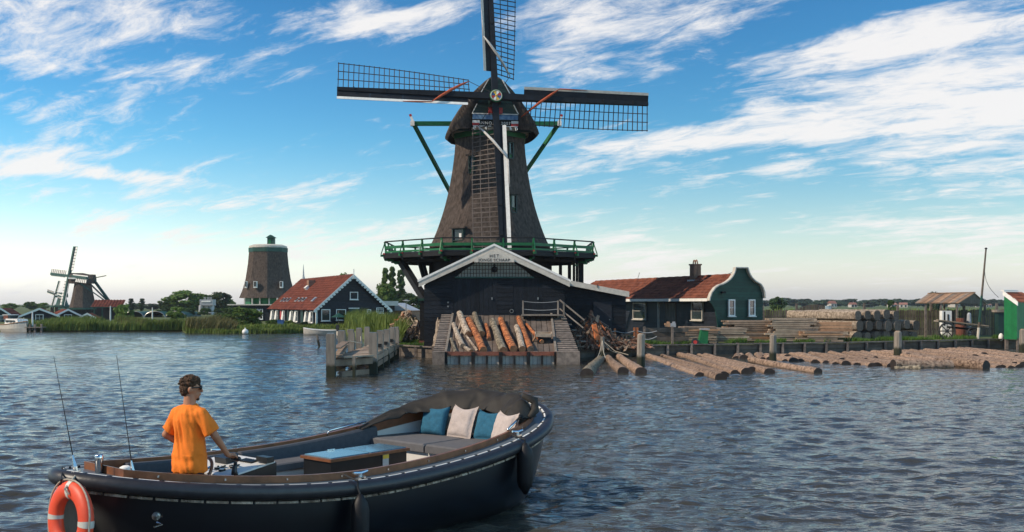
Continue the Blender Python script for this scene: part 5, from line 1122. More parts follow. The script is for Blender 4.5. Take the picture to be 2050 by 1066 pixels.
# dinghy
a, c = wp(607, 663, .35), wp(662, 665, .35)
dg_ = thing('rowing_boat', 'pale rowing boat moored under the red roofed house', 'boat', ((a.x+c.x)/2, 85.6, 0), rz=0.0); Ld = (c.x-a.x)*.98
rows = []
for k in range(13):
    f = k/12; w_ = .62*math.sin(math.pi*min(1, .08+f*.80))**.7; zt = .34+.25*(1-f)**2.5+.05*f; rows.append([Vector((-Ld/2+Ld*f, s*w_*q, lerp(-.15, zt, v))) for s, q, v in ((-1, 1, 1), (-1, .92, .5), (-1, .6, 0), (1, .6, 0), (1, .92, .5), (1, 1, 1))])
MB().grid(rows).build('hull', 'cream_paint', dg_, True)
for s in (0, 5): MB().tube([r_[s]+Vector((0, 0, .02)) for r_ in rows], .035, 6).build('gunwale', 'white_paint', dg_)
pbox('thwart', dg_, (0, 0, .33), (.25, 1.0, .04), 'warm_plank'); pbox('motor', dg_, (Ld/2+.05, 0, .6), (.22, .28, .55), 'dark_metal')
p = wp(491, 670); tag(MB().ell((p.x, p.y, .22), (.28, .28, .26)).tube([(p.x, p.y, .4), (p.x, p.y, .58)], .06, 8).build('mooring_buoy', 'white_paint', None, True), 'white mooring buoy floating below the big bush', 'buoy')
# ------------------------------------------------------------------ capless mill
TD = 130.0; tk = TD/F; tx = (537-1025)*tk
tm = thing('capless_mill', 'stout thatched mill without sails, green lantern on its flat top', 'windmill', (tx, TD, GZ))
tp_ = [(497, 37.5), (508, 38), (530, 40), (560, 44.5), (580, 50), (597, 57)]
zs = [H+(YH-y)*tk for y, _ in tp_][::-1]; rs = [w*tk for _, w in tp_][::-1]
zq = np.linspace(zs[0], zs[-1], 22); rq = np.interp(zq, zs, rs)
mb = MB(); mb.grid([oct_ring(rs[0]*.8, zs[0]-.05, cx=tx, cy=TD)]+[oct_ring(float(r_), float(z_), rnd=1.0, cx=tx, cy=TD, ph=R(10)) for z_, r_ in zip(zq, rq)], closev=True); mb.build('thatched_body', 'thatch', tm)
zt = zs[-1]
mb = MB(); mb.grid([oct_ring(38.6*tk, zt-.55, rnd=1, cx=tx, cy=TD, ph=R(10)), oct_ring(38.8*tk, zt, rnd=1, cx=tx, cy=TD, ph=R(10))], closev=True); mb.build('green_band', 'dark_green', tm)
mb = MB(); mb.grid([oct_ring(38.2*tk, zt-.02, rnd=.2, cx=tx, cy=TD), oct_ring(38.2*tk, zt+.22, rnd=.2, cx=tx, cy=TD), oct_ring(30*tk, zt+.42, rnd=.2, cx=tx, cy=TD), oct_ring(.1, zt+.5, rnd=.2, cx=tx, cy=TD)], closev=True); mb.build('flat_cap', 'cream_paint', tm)
lx = tx+6*tk; lm_ = pbox('lantern', tm, (lx, TD, zt+.85), (.85, .85, .95), 'dark_green'); MB().prism([(lx-.6, TD-.6, zt+1.32), (lx+.6, TD-.6, zt+1.32), (lx, TD-.6, zt+1.7)], (0, 1.2, 0)).build('lantern_roof', 'dark_green', lm_); pbox('louvre', lm_, (lx-.1, TD-.44, zt+.8), (.3, .06, .6), 'mill_green')
for px, w in ((503, .3), (524, .42), (572, .35)):
    x = (px-1025)*tk; rr = 52*tk; y = TD-math.sqrt(max(.1, rr*rr-(x-tx)**2))+.1; o = pbox('window', tm, (x, y, H+(YH-571)*tk), (w, .5, .85), 'white_paint'); pbox('pane', o, (x, y-.03, H+(YH-570)*tk), (w*.7, .5, .62), 'pane')
gr_z0, gr_z1 = H+(YH-609.5)*tk, zs[0]
mb = MB(); mb.grid([oct_ring(47*tk, gr_z0, rnd=1, cx=tx, cy=TD, ph=R(10)), oct_ring(47*tk, gr_z1, rnd=1, cx=tx, cy=TD, ph=R(10))], closev=True); mb.build('green_wall', 'mill_green', tm)
for px in (502, 517, 532, 550, 566): pbox('panel', tm, ((px-1025)*tk, TD-46*tk, (gr_z0+gr_z1)/2), (.12, .3, gr_z1-gr_z0), 'cream_paint')
pbox('gallery', tm, (tx-.3, TD-.5, gr_z0-.06), (7.8, 7, .14), 'cream_paint')
pbox('lower_wall', tm, (tx, TD-.4, (gr_z0+GZ)/2-.1), (7.0, 6.4, gr_z0-GZ+.2), 'black_wood')
for px in (514.5, 523): win(tm, (px-1025)*tk*.972, TD-3.62, 1.35, .42, 1.3, bars=(1, 3))
for px in (503, 509): pbox('door', tm, ((px-1025)*tk*.972, TD-3.62, .95), (.35, .08, .9), 'white_paint' if px == 503 else 'mill_green')

# ------------------------------------------------------------------ distant mill with turning sails, and the little mill beside it
def far_mill(label, px, d, body, ytop, ybot, w0, w1, cap_y, green=False, sail=None, tail=True):
    k = d/F; x = (px-1025)*k; t = thing('windmill', label, 'windmill', (x, d, GZ)); zt_, zb_ = H+(YH-ytop)*k, H+(YH-ybot)*k
    rows_ = []
    for f in np.linspace(0, 1, 10): rows_.append(oct_ring(lerp(w1, w0, f**.75)*k, lerp(zb_, zt_, f), rnd=.9, cx=x, cy=d))
    mb_ = MB(); mb_.grid(rows_, closev=True); mb_.build('body', body, t)
    mb_ = MB(); mb_.grid([oct_ring(w1*.8*k, GZ, rnd=1, cx=x, cy=d), oct_ring(w1*.8*k, zb_+.1, rnd=1, cx=x, cy=d)], closev=True); mb_.build('base_wall', 'black_wood', t)
    mb_ = MB(); mb_.grid([oct_ring(w1*1.75*k, zb_-.35, rnd=1, cx=x, cy=d), oct_ring(w1*1.75*k, zb_-.05, rnd=1, cx=x, cy=d), oct_ring(w1*.7*k, zb_-.04, rnd=1, cx=x, cy=d)], closev=True); mb_.build('stage', 'dark_green', t)
    for q in range(12): a = q*.5236; pbox('stage_post', t, (x+w1*1.5*k*math.cos(a), d+w1*1.5*k*math.sin(a), (GZ+zb_)/2), (.22, .22, zb_-GZ), 'tar_wood')
    zc0, zc1 = zt_-.2, H+(YH-cap_y)*k; cl = w0*1.5*k
    rows_ = []
    for f, sw in ((-1, .75), (-.6, .95), (0, 1), (.5, .9), (1.0, .6)):
        rows_.append([Vector((x+f*cl, d+s*w0*1.05*k*sw, z_)) for s, z_ in ((-1, zc0), (-1.0, lerp(zc0, zc1, .45)), (-.55, lerp(zc0, zc1, .86)), (0, zc1-(f > .2)*.5*f), (.55, lerp(zc0, zc1, .86)), (1.0, lerp(zc0, zc1, .45)), (1, zc0))])
    mb_ = MB(); mb_.grid(rows_); mb_.add(rows_[0], [tuple(range(7))]); mb_.add(rows_[-1], [tuple(range(7))]); mb_.build('cap', 'thatch' if not green else 'dark_green', t)
    for s in (-1, 1): pbeam('cap_stripe', t, (x-cl*.95, d+s*w0*.98*k-.12*(s < 0), lerp(zc0, zc1, .5)), (x+cl*.7, d+s*w0*.98*k-.12*(s < 0), lerp(zc0, zc1, .42)), .15, .25, 'white_paint')
    if sail:
        hub, L_ = Vector((x-cl*1.15, d-.2, H+(YH-sail[1])*k)), sail[2]*k; nr = Vector((-.52, -.84, .16)).normalized(); u_ = (Vector((0, 0, 1))-nr*nr.z).normalized(); r__ = u_.cross(nr).normalized(); r__ = -r__ if r__.x < 0 else r__
        pbeam('windshaft', t, hub+nr*.2, hub-nr*2, .5, .5, 'tar_wood')
        for q in range(4):
            a = R(sail[3])+q*math.pi/2; e = r__*math.cos(a)+u_*math.sin(a); tt = r__*math.cos(a+math.pi/2)+u_*math.sin(a+math.pi/2)
            sa = pbeam('sail', t, hub, hub+e*L_, .28*sail[4], .28*sail[4], 'dark_green', nr)
            W_ = L_*.17
            pp = [hub+e*L_*.2-tt*.15, hub+e*L_-tt*.15, hub+e*L_-tt*W_, hub+e*L_*.2-tt*W_]
            MB().prism(pp, nr*.04).build('sail_cloth', 'white_paint', sa)
            for b_ in range(9): r_ = L_*(.2+.8*b_/8); pbeam('lattice_bar', sa, hub+e*r_+nr*.06, hub+e*r_-tt*W_+nr*.06, .06, .06, 'lattice_dark', nr)
            pbeam('sail_board', sa, hub+e*L_*.2+tt*.25, hub+e*L_+tt*.25, .3, .06, 'white_paint', nr)
    if tail:
        tb_ = Vector((x+cl*2.6, d, zb_+.2)); pbeam('tail_pole', t, (x+cl*.9, d, lerp(zc0, zc1, .4)), tb_, .4, .4, 'dark_green')
        for s in (-1, 1): pbeam('brace', t, (x+cl*.2, d+s*w0*1.5*k, zc0), tb_, .2, .2, 'dark_green')
        pbeam('beam', t, (x+cl*.8, d, lerp(zc0, zc1, .5)), (x+cl*2.0, d, lerp(zc0, zc1, .75)), .15, .15, 'grey_wood')
    return t
far_mill('distant thatched mill with white cloths on its sails', 166, 175, 'thatch', 566, 616, 15.5, 26, 547, sail=(145, 553, 60, 85, 1.5))
far_mill('little dark mill standing close to the distant thatched mill', 124, 215, 'dark_green', 594, 612, 7, 13, 586, True, sail=(116, 590, 28, 78, 1.0), tail=False)
# sheds round the distant mill
def gshed(label, px0, px1, d, py_e, py_a, m, length, yaw, grp=None, door=False):
    k = d/F; w = (px1-px0)*k/2; c = pt((px0+px1)/2, 640, d); t = thing('shed', label, 'shed', (c.x, c.y, GZ), rz=yaw, group=grp); e = H+(YH-py_e)*k-GZ; a = H+(YH-py_a)*k-GZ
    zz = 0
    while zz < a-.15:
        h = .3; hh = w if zz+h < e else w*(a-zz-h)/(a-e); 
        if hh > .1: pbox('board', t, (0, 0, zz+h/2), (hh*2-.05, .06, h-.02), m)
        zz += h
    MB().prism([(-w+.05, .05, -.1), (w-.05, .05, -.1), (w-.05, .05, e-.1), (0, .05, a-.12), (-w+.05, .05, e-.1)], (0, length, 0)).build('inner_wall', m, t)
    for s in (-1, 1):
        t2 = tiles(Vector((s*(w+.3), -.3, e-.2)), Vector((s*(w+.3), length+.3, e-.2)), Vector((-s*(w+.3), 0, a-e+.28)), per=.4, row=.5); tag(t2.build('roof_tiles', 'pantile_old', t), kind='stuff')
        MB().prism([(s*(w+.3), -.36, e-.1), (s*(w+.3), -.36, e-.34), (0, -.36, a-.08), (0, -.36, a+.16)], (0, .06, 0)).build('bargeboard', 'white_paint', t)
    win(t, 0 if not door else .2, -.03, e*.55, .9, .9, bars=(2, 2)); return t
gshed('dark gabled shed with red roof behind the moored cruiser', -22, 26, 120, 635, 619, 'deep_green', 9, .35)
gshed('wide black shed with white gable edges near the distant mill', 46, 112, 122, 631, 619.5, 'black_wood', 10, .42)
gshed('red roofed shed behind the wide black shed', 112, 160, 128, 632, 621, 'black_wood', 9, .5)
gshed('small black lean shed under the distant mill', 160, 190, 126, 636, 629, 'black_wood', 5, .3)
c = pt(214, 640, 135); t = thing('shed', 'low open barn with a red roof right of the distant mill', 'shed', (c.x, c.y, GZ), rz=.2)
for x in (-1.6, -.6, .5, 1.6): pbox('post', t, (x, 0, .9), (.16, .16, 1.9), 'dark_green')
pbox('back_wall', t, (0, 2.5, .9), (3.6, .1, 1.8), 'black_wood'); tag(tiles((-2.0, -.3, 1.75), (2.0, -.3, 1.75), (0, 2.9, 1.0), per=.4, row=.5).build('roof_tiles', 'pantile_old', t), kind='stuff'); pbox('gutter', t, (0, -.35, 1.72), (4, .1, .1), 'dark_green')
# silos
sc_ = pt(415, 625, 185); sl2 = thing('silos', 'cluster of grey metal silos with a white top frame among trees', 'silo', (sc_.x, sc_.y, GZ)); sk = 185/F
for dx, h, r_, m in ((-12, 11, 5, 'grey_metal'), (-2, 13, 5, 'steel'), (8, 12, 6, 'grey_metal')):
    zt2 = H+(YH-(613-h*.0))*sk; MB().tube([(sc_.x+dx*sk, sc_.y, GZ), (sc_.x+dx*sk, sc_.y, zt2), (sc_.x+dx*sk, sc_.y, zt2+.3)], [r_*sk, r_*sk, r_*sk*.3], 14).build('silo_drum', m, sl2)
pbox('top_house', sl2, (sc_.x+1*sk, sc_.y, H+(YH-606)*sk), (26*sk, 2, 12*sk), 'grey_metal'); pbox('top_band', sl2, (sc_.x+1*sk, sc_.y-1.05, H+(YH-604)*sk), (18*sk, .1, 2.5*sk), 'white_paint')
for dx in (-5, 2, 7): pbox('vent', sl2, (sc_.x+dx*sk, sc_.y, H+(YH-598)*sk), (3*sk, .5, 6*sk), 'steel')
# white poles on the far bank
for px, pyt, d, lab in ((65, 624, 96, 'white flagpole beside the moored cruiser'), (221, 613, 110, 'white pole at the edge of the reeds'), (305, 616, 125, 'slim white pole beyond the reeds')):
    p = pt(px, pyt, d); tag(MB().tube([(p.x, p.y, GZ-.3), (p.x, p.y, p.z*.7), (p.x, p.y, p.z)], [.09, .075, .05], 8).build('white_pole', 'white_paint'), lab, 'pole')
# greenhouse arches beyond the reeds, grey hut by the dark trees, lamp
p = pt(310, 628, 160); gt = thing('greenhouse', 'low pale arched greenhouse beyond the reeds', 'greenhouse', (p.x, p.y, GZ))
for q in range(3):
    x0 = p.x+(q-1)*3.4; MB().grid([[Vector((x0+1.6*math.cos(math.pi*a/10), p.y+y_, GZ+.95*math.sin(math.pi*a/10))) for a in range(11)] for y_ in (0, 8)]).build('arch_roof', 'dark_green', gt, True); MB().tube([(x0+1.62*math.cos(math.pi*a/10), p.y-.05, GZ+.97*math.sin(math.pi*a/10)) for a in range(11)], .07, 6).build('hoop', 'steel', gt)
gsh = pt(806, 628, 112); t = thing('hut', 'small brick hut with a grey sloping roof by the firewood', 'hut', (gsh.x, gsh.y, GZ), rz=-.3)
pbox('wall', t, (0, 1.2, .75), (2.2, 2.4, 1.5), 'brick'); MB().prism([(-1.3, -.2, 1.45), (1.3, -.2, 1.45), (1.0, -.2, 1.5), (-.9, -.2, 2.3)], (0, 2.9, 0)).build('roof', 'grey_metal', t); win(t, .3, -.02, .8, .6, .6)
p = pt(813, 605, 105); lp_ = thing('street_lamp', 'pole lamp with a pale cone top beside the brick hut', 'lamp', (p.x, p.y, GZ)); MB().tube([(p.x, p.y, GZ), (p.x, p.y, p.z)], [.06, .045], 8).build('pole', 'steel', lp_); MB().tube([(p.x, p.y, p.z-.1), (p.x, p.y, p.z+.15), (p.x, p.y, p.z+.22)], [.06, .42, .1], 12).build('lamp_shade', 'grey_metal', lp_)
p = pt(776, 607, 110); t = thing('hut', 'pale flat roofed outbuilding peeping past the black gable', 'hut', (p.x, p.y, GZ), rz=.4); pbox('wall', t, (0, 1, 1.0), (1.6, 2, 2.0), 'black_wood'); pbox('roof', t, (0, .9, 2.25), (2.2, 2.6, .5), 'far_wall'); pbox('door', t, (0, -.02, .9), (.7, .06, 1.7), 'dark_green')
p = pt(607.5, 575, 320); ts = thing('church_tower', 'far slender pale tower behind the house roof', 'tower', (p.x, p.y, GZ)); pbox('shaft', ts, (p.x, p.y, 4.5), (1.6, 1.6, 9), 'far_wall'); pbox('gallery', ts, (p.x, p.y, 9.2), (2.2, 2.2, .8), 'far_wall'); MB().tube([(p.x, p.y, 9.5), (p.x, p.y, 11.5), (p.x, p.y, 15.2)], [.9, .3, .05], 8).build('spire', 'grey_metal', ts)
p = pt(1277, 550, 300); cr2 = thing('crane', 'tiny far crane tip above the cottage roof', 'crane', (p.x, p.y, GZ)); pbeam('mast', cr2, (p.x, p.y, GZ), (p.x-.4, p.y, 9.6), .3, .3, 'far_wall'); pbeam('jib', cr2, (p.x-.5, p.y, 8.6), (p.x+.5, p.y, 12.0), .25, .25, 'far_wall')
# moored cruiser and its little landing stage
mc = thing('motor_cruiser', 'cream motor cruiser with a low cabin moored at the reeds', 'boat', (pt(34, 664, 96).x, 96.0, 0), rz=R(-32)); Lc = 3.2
rows = []
for k in range(13):
    f = k/12; w_ = .8*(1-max(0, (f-.45)/.55)**2.2); w_ = max(w_, .03); zt3 = .68+.32*f**2; rows.append([Vector((-Lc/2+Lc*f, s*w_*q, lerp(-.2, zt3, v))) for s, q, v in ((-1, 1, 1), (-1, .95, .5), (-1, .7, 0), (1, .7, 0), (1, .95, .5), (1, 1, 1))])
mb = MB(); mb.grid(rows); mb.add(rows[0], [tuple(range(6))]); mb.build('hull', 'cream_paint', mc)
MB().grid([[r_[0], r_[5]] for r_ in rows]).build('deck', 'white_paint', mc)
for s in (0, 5): MB().tube([r_[s]+Vector((0, 0, .0)) for r_ in rows], .05, 6).build('rubbing_strip', 'warm_plank', mc)
cb_ = MB(); cb_.prism([(-1.1, -.6, .7), (1.0, -.5, .8), (.75, -.46, 1.2), (-1.0, -.52, 1.25)], (0, 1.08, 0)); cab = cb_.build('cabin', 'white_paint', mc)
for x in (-.85, -.25, .35): pbox('window', cab, (x*.85, -.575, 1.0), (.36, .08, .2), 'pane')
pbox('wheelhouse', mc, (-1.05, 0, 1.38), (.7, 1.0, .4), 'rust_wood'); pbox('windscreen', mc, (-.68, 0, 1.42), (.06, .95, .3), 'pane'); pbox('roof', mc, (-1.08, 0, 1.6), (.9, 1.1, .05), 'white_paint')
for x in (.8, 1.1, 1.35): pbox('rail_post', mc, (x, -.45*(1.7-x)/1.0, 1.15), (.03, .03, .45), 'chrome')
t = thing('landing_stage', 'low dark landing stage beside the motor cruiser', 'jetty', (pt(70, 660, 96).x, 96, 0)); 
for k in range(9): pbox('plank', t, (pt(60, 660, 96).x+.13+.17*k, 95.5, .42), (.155, 1.4, .06), 'grey_wood')
for px in (60, 70, 83): p = pt(px, 655, 95); pbox('pile', t, (p.x, 95, .1), (.16, .16, 1.3), 'slat_wood')
# ------------------------------------------------------------------ the open launch in the foreground
random.seed(4)
mat('hull_navy', (0.0045, 0.0055, 0.009), 0.3, 0.2, 2, 0.02, rand=0, spec=0.5)
mat('rubber', (0.022, 0.022, 0.027), 0.42, 0.25, 9, 0.12, rand=0, spec=0.45)
mat('deck_grey', (0.10, 0.125, 0.15), 0.35, 0.2, 6, 0.05, rand=0)
mat('varnish', (0.17, 0.065, 0.028), 0.35, 0.4, 5, 0.1, rand=0.1, spec=0.5, fine=5)
mat('gel_white', (0.62, 0.60, 0.57), 0.4, 0.06, 3, 0.02, rand=0); mat('cushion', (0.062, 0.066, 0.078), 0.9, 0.15, 12, 0.2, rand=0.08)
mat('cushion_seat', (0.105, 0.102, 0.107), 0.9, 0.12, 12, 0.2, rand=0.06); mat('tarp', (0.024, 0.021, 0.018), 0.7, 0.25, 6, 0.3, rand=0, spec=0.3)
mat('table_top', (0.10, 0.19, 0.26), 0.12, 0.1, 3, 0.0, rand=0, spec=0.6); mat('pillow_blue', (0.018, 0.105, 0.175), 0.9, 0.2, 18, 0.35, rand=0.06)  # table top: the blue of the reflected sky is put into its colour
mat('pillow_beige', (0.43, 0.365, 0.34), 0.9, 0.12, 18, 0.35, rand=0.05); mat('life_red', (0.70, 0.075, 0.03), 0.5, 0.12, 5, 0.08, rand=0)
mat('reflective', (0.55, 0.53, 0.48), 0.4, 0.1, 8, 0.1); mat('black_plastic', (0.012, 0.012, 0.013), 0.35, 0.2, 8, 0.05); mat('panel_white', (0.55, 0.54, 0.52), 0.35, 0.08, 6, 0)
mat('skin', (0.40, 0.175, 0.095), 0.55, 0.12, 9, 0.1, rand=0); mat('hair', (0.062, 0.028, 0.012), 0.7, 0.5, 45, 0.8, rand=0, fine=2); mat('shirt', (0.80, 0.19, 0.014), 0.85, 0.10, 7, 0.25, rand=0, fine=8); mat('trousers', (0.015, 0.016, 0.02), 0.8, 0.2, 9, 0.2)
mat('fender_black', (0.008, 0.008, 0.010), 0.55, 0.3, 9, 0.1, rand=0, spec=0.3)
x0, y0, th = -4.349, 9.663, .866; LB = 6.874; BB = 1.465
boat = thing('launch', 'open dark navy launch with black rubber fender and wooden coaming, man at its helm', 'boat', (x0, y0, 0), rz=th)
def bw(t, m=.424): u = (m-t)/m if t < m else (t-m)/(1-m); return BB*max(0, 1-u**(1.763 if t < m else 4.679))**.6
def bz(t, m=.424): return .787+(.283*((m-t)/m)**2 if t < m else .464*((t-m)/(1-m))**2)
def bl(a, b, z): return Vector((a, -b, z))
N = 72; TS = [.5-.5*math.cos(math.pi*k/N) for k in range(N+1)]
def hullp(t, s, f, q):       # f: width factor, q: height fraction of the gunwale (may be negative = below water)
    z = bz(t)*q if q >= 0 else q; k = 1-max(q, -.3)
    a = t*LB-.55*t**7*k+.38*(1-t)**7*k; return bl(a, s*bw(t)*f, z)
SEC = ((1.0, 1.0), (1.0, .82), (.985, .6), (.95, .35), (.88, .12), (.80, -.02), (.5, -.28), (0, -.42))
rows = [[hullp(t, 1, f, q) for f, q in SEC]+[hullp(t, -1, f, q) for f, q in reversed(SEC[:-1])] for t in TS]
hull = MB(); hull.grid(rows); hull.build('hull', 'hull_navy', boat, True)
def loop(off, dz, ends=True, t0=0.0, t1=1.0):
    out = []
    for s, ts in ((1, TS), (-1, TS[::-1])):
        for t in ts:
            tt = t0+(t1-t0)*t; w = bw(tt)+off
            if ends and t in (0.0, 1.0):
                if s < 0: continue
                out.append(bl(tt*LB+(off if t == 1 else -off), 0, bz(tt)+dz))
            else: out.append(bl(tt*LB+off*(-1 if tt < .1 else (1 if tt > .93 else 0))*.5, s*max(w, .01 if ends else .02), bz(tt)+dz))
    return out
def inner(dz, off=-.24, t0=.06, t1=.94): return loop(off, dz, False, t0, t1)
def smooth_loop(P, it=2):
    for _ in range(it): P = [(P[i-1]+P[i]*2+P[(i+1) % len(P)])/4 for i in range(len(P))]
    return P
rub = smooth_loop(loop(.03, -.05), 2)
MB().tube(rub, .078, 12, closed=True).build('rubber_fender_strip', 'rubber', boat, True)
# deck between the gunwale and the coaming
def deck_loop(t0, t1, off, dz):
    st = [bl((t0+(t1-t0)*t)*LB, max(bw(t0+(t1-t0)*t)+off, 0), bz(t0+(t1-t0)*t)+dz) for t in TS]; po = [Vector((p.x, -p.y, p.z)) for p in st][::-1]; return st+po
MB().grid([deck_loop(0, 1, 0, .0), deck_loop(.06, .94, -.24, .012)], closev=True).build('side_deck', 'deck_grey', boat)
c0_, c1_ = deck_loop(.06, .94, -.22, .0), deck_loop(.065, .935, -.262, .0)
def up(P_, z): return [p+Vector((0, 0, z)) for p in P_]
MB().grid([up(c0_, 0), up(c0_, .088), up(c1_, .088), up(c1_, -.06)], closev=True).build('coaming', 'varnish', boat)
low = [Vector((p.x, p.y*.94, .18)) for p in c1_]
MB().grid([up(c1_, -.05), low], closev=True).build('inner_lining', 'gel_white', boat)
MB().add([(p.x, p.y*1.02, .185) for p in low], [tuple(range(len(low)))]).build('floor', 'slat_wood', boat)
# white lashing line on the fender strip and the pale segmented strip under it
def runs(P_): 
    r_ = [0.0]
    for i in range(1, len(P_)): r_.append(r_[-1]+(P_[i]-P_[i-1]).length)
    return r_
def at_run(P_, r_, s): return Vector([float(np.interp(s, r_, [p[j] for p in P_])) for j in range(3)])
top_l = smooth_loop(loop(-.035, .012), 1); rr2 = runs(top_l); tot = rr2[-1]; n = int(tot/.24)
for k in range(n):
    a, c = at_run(top_l, rr2, tot*(k+.12)/n), at_run(top_l, rr2, tot*(k+.90)/n); pbeam('lashing', boat, a, c, .020, .016, 'white_paint')
    e = at_run(top_l, rr2, tot*(k+.0)/n); pbox('stud', boat, e, (.03, .03, .022), 'black_plastic')
lowl = smooth_loop(loop(.012, -.152), 1); rr3 = runs(lowl); tot3 = rr3[-1]; n3 = int(tot3/.235)
for k in range(n3): pbeam('pale_strip', boat, at_run(lowl, rr3, tot3*(k+.06)/n3), at_run(lowl, rr3, tot3*(k+.95)/n3), .03, .022, 'bark_pale')
for k in range(22): e = at_run(c0_, runs(c0_), runs(c0_)[-1]*(k+.5)/22); pbox('screw', boat, e+Vector((0, 0, .05)), (.02, .02, .02), 'chrome')
# benches and cushions
def wi(a): return bw(a/LB)-.275
def bench(s, a0, a1, bin_, z, cuts):
    P_ = [a0+(a1-a0)*k/14 for k in range(15)]
    MB().grid([[bl(a, s*bin_, .18), bl(a, s*bin_, z-.10)] for a in P_]).build('bench_front', 'gel_white', boat)
    MB().grid([[bl(a, s*bin_, z-.10), bl(a, s*wi(a), z-.10)] for a in P_]).build('bench_top', 'gel_white', boat)
    for k in range(len(cuts)-1):
        u0, u1 = cuts[k]+.012, cuts[k+1]-.012; A_ = [u0, u0+.02]+[u0+(u1-u0)*q/8 for q in range(1, 8)]+[u1-.02, u1]; rows_ = []
        for i_, a in enumerate(A_):
            sh = .018 if i_ in (0, len(A_)-1) else 0; wo2 = s*(wi(a)-.02); bi = s*(bin_-.03)
            rows_.append([bl(a, bi, z-.09+sh), bl(a, bi, z-.015-sh), bl(a, bi+s*.02, z-sh), bl(a, wo2, z-sh), bl(a, wo2, z-.09)])
        mb = MB(); mb.grid(rows_); mb.add(rows_[0], [(0, 1, 2, 3, 4)]); mb.add(rows_[-1], [(0, 1, 2, 3, 4)]); mb.build('seat_cushion', 'cushion_seat', boat)
        rows_ = []
        for i_, a in enumerate(A_):
            zt = bz(a/LB)+.055; w1_, w0_ = s*(wi(a)-.015), s*(wi(a)-.13); sh = .015 if i_ in (0, len(A_)-1) else 0
            rows_.append([bl(a, w0_, z-.02), bl(a, w0_+s*.02, zt-.02-sh), bl(a, w0_+s*.04, zt-sh), bl(a, w1_, zt-sh), bl(a, w1_, z-.02)])
        mb = MB(); mb.grid(rows_); mb.add(rows_[0], [(0, 1, 2, 3, 4)]); mb.add(rows_[-1], [(0, 1, 2, 3, 4)]); mb.build('back_cushion', 'cushion', boat)
bench(-1, 1.0, 5.05, .72, .70, [1.0, 2.75, 5.0]); bench(1, 2.5, 4.8, .78, .70, [2.5, 3.6, 4.75])
# bow seat
za = .82
MB().prism([bl(4.92, -1.05, .18), bl(4.92, 1.05, .18), bl(4.92, 1.05, za-.1), bl(4.92, -1.05, za-.1)], (.03, 0, 0)).build('bow_locker_front', 'gel_white', boat)
for b0, b1 in ((-1, .02), (.05, 1)):
    A_ = [4.86, 4.88]+[5.0+.16*k for k in range(8)]; rows_ = []
    for i_, a in enumerate(A_):
        l_ = b0*(wi(a)-.02) if b0 == -1 else b0; r_ = b1*(wi(a)-.02) if b1 == 1 else b1; sh = .02 if i_ == 0 else 0
        rows_.append([bl(a, l_, za-.11), bl(a, l_, za-.02-sh), bl(a, l_+.02, za-sh), bl(a, r_-.02, za-sh), bl(a, r_, za-.02-sh), bl(a, r_, za-.11)])
    mb = MB(); mb.grid(rows_); mb.add(rows_[0], [tuple(range(6))]); mb.build('bow_cushion', 'cushion_seat', boat)
# table
ta0, ta1, tb0, tb1, tz = 3.12, 4.42, -.36, .22, .84
MB().box(bl((ta0+ta1)/2, (tb0+tb1)/2, (tz+.18)/2-.02), (ta1-ta0-.06, tb1-tb0-.06, tz-.20)).build('table_box', 'black_plastic', boat)
pbox('table_edge', boat, bl((ta0+ta1)/2, (tb0+tb1)/2, tz-.02), (ta1-ta0, tb1-tb0, .035), 'varnish'); 
for k in range(2): pbox('table_panel', boat, bl(lerp(ta0, ta1, .26+.48*k), (tb0+tb1)/2, tz+.002), ((ta1-ta0)*.46, tb1-tb0-.07, .018), 'table_top')
pbox('hinge', boat, bl(3.55, -.30, tz+.02), (.12, .02, .015), 'chrome'); stq = pbox('notice_sticker', boat, bl(4.02, tb1-.024, tz-.16), (.10, .012, .24), 'panel_white'); pbox('sticker_top', stq, bl(4.02, tb1-.018, tz-.07), (.10, .008, .05), 'yellow_paint')
# helm console
ca0, ca1, cb0, cb1 = 1.50, 2.12, -.42, .52; z0c, z1c = .86, .96
MB().prism([bl(ca0, cb0, .18), bl(ca1, cb0, .18), bl(ca1, cb0, z1c), bl(ca0, cb0, z0c)], bl(0, cb1-cb0, 0)).build('console', 'black_plastic', boat)
cs = Vector((ca1-ca0, 0, z1c-z0c)).normalized(); cn = Vector((-cs.z, 0, cs.x)); crt = Matrix((cs, Vector((0, 1, 0)), cn)).transposed()
def cpt(u, v, n_=0.0): return bl(lerp(ca0, ca1, u), lerp(cb0, cb1, v), lerp(z0c, z1c, u))+cn*n_
pan = pbox('console_panel', boat, cpt(.5, .5, .008), (.60, cb1-cb0-.02, .016), 'panel_white', crt)
MB().box(cpt(.62, .38, .05), (.16, .22, .07), crt).box(cpt(.70, .38, .085), (.05, .17, .03), crt).build('radio', 'black_plastic', boat)
for k in range(7): pbox('switch', pan, cpt(.78, .56+.035*k, .025), (.09, .018, .02), 'black_plastic', crt)
for u, v, r_ in ((.28, .55, .05), (.22, .68, .04), (.42, .70, .035)): MB().tube([cpt(u, v, .015), cpt(u, v, .035)], [r_, r_*.9], 14).build('gauge', 'black_plastic', pan); MB().tube([cpt(u, v, .034), cpt(u, v, .04)], [r_*.7, r_*.65], 14).build('dial', 'panel_white', pan)
for k in range(4): MB().tube([cpt(.3+.07*k, .50+.06*k, .02), cpt(.25+.07*k, .58+.07*k, .05)], [.014, .010], 6).build('key', 'black_plastic', pan)
wc = bl(1.40, .12, .88); wn_ = Vector((-.82, 0, .57)).normalized(); wu = Vector((0, 1, 0)); wv = wn_.cross(wu)
whl = MB().tube([wc+(wu*math.cos(q*.2618)+wv*math.sin(q*.2618))*.2 for q in range(24)], .018, 8, closed=True).build('steering_wheel', 'varnish', boat, True)
for q in range(5): pbeam('spoke', whl, wc, wc+(wu*math.cos(q*1.2566)+wv*math.sin(q*1.2566))*.2, .022, .014, 'chrome', wn_)
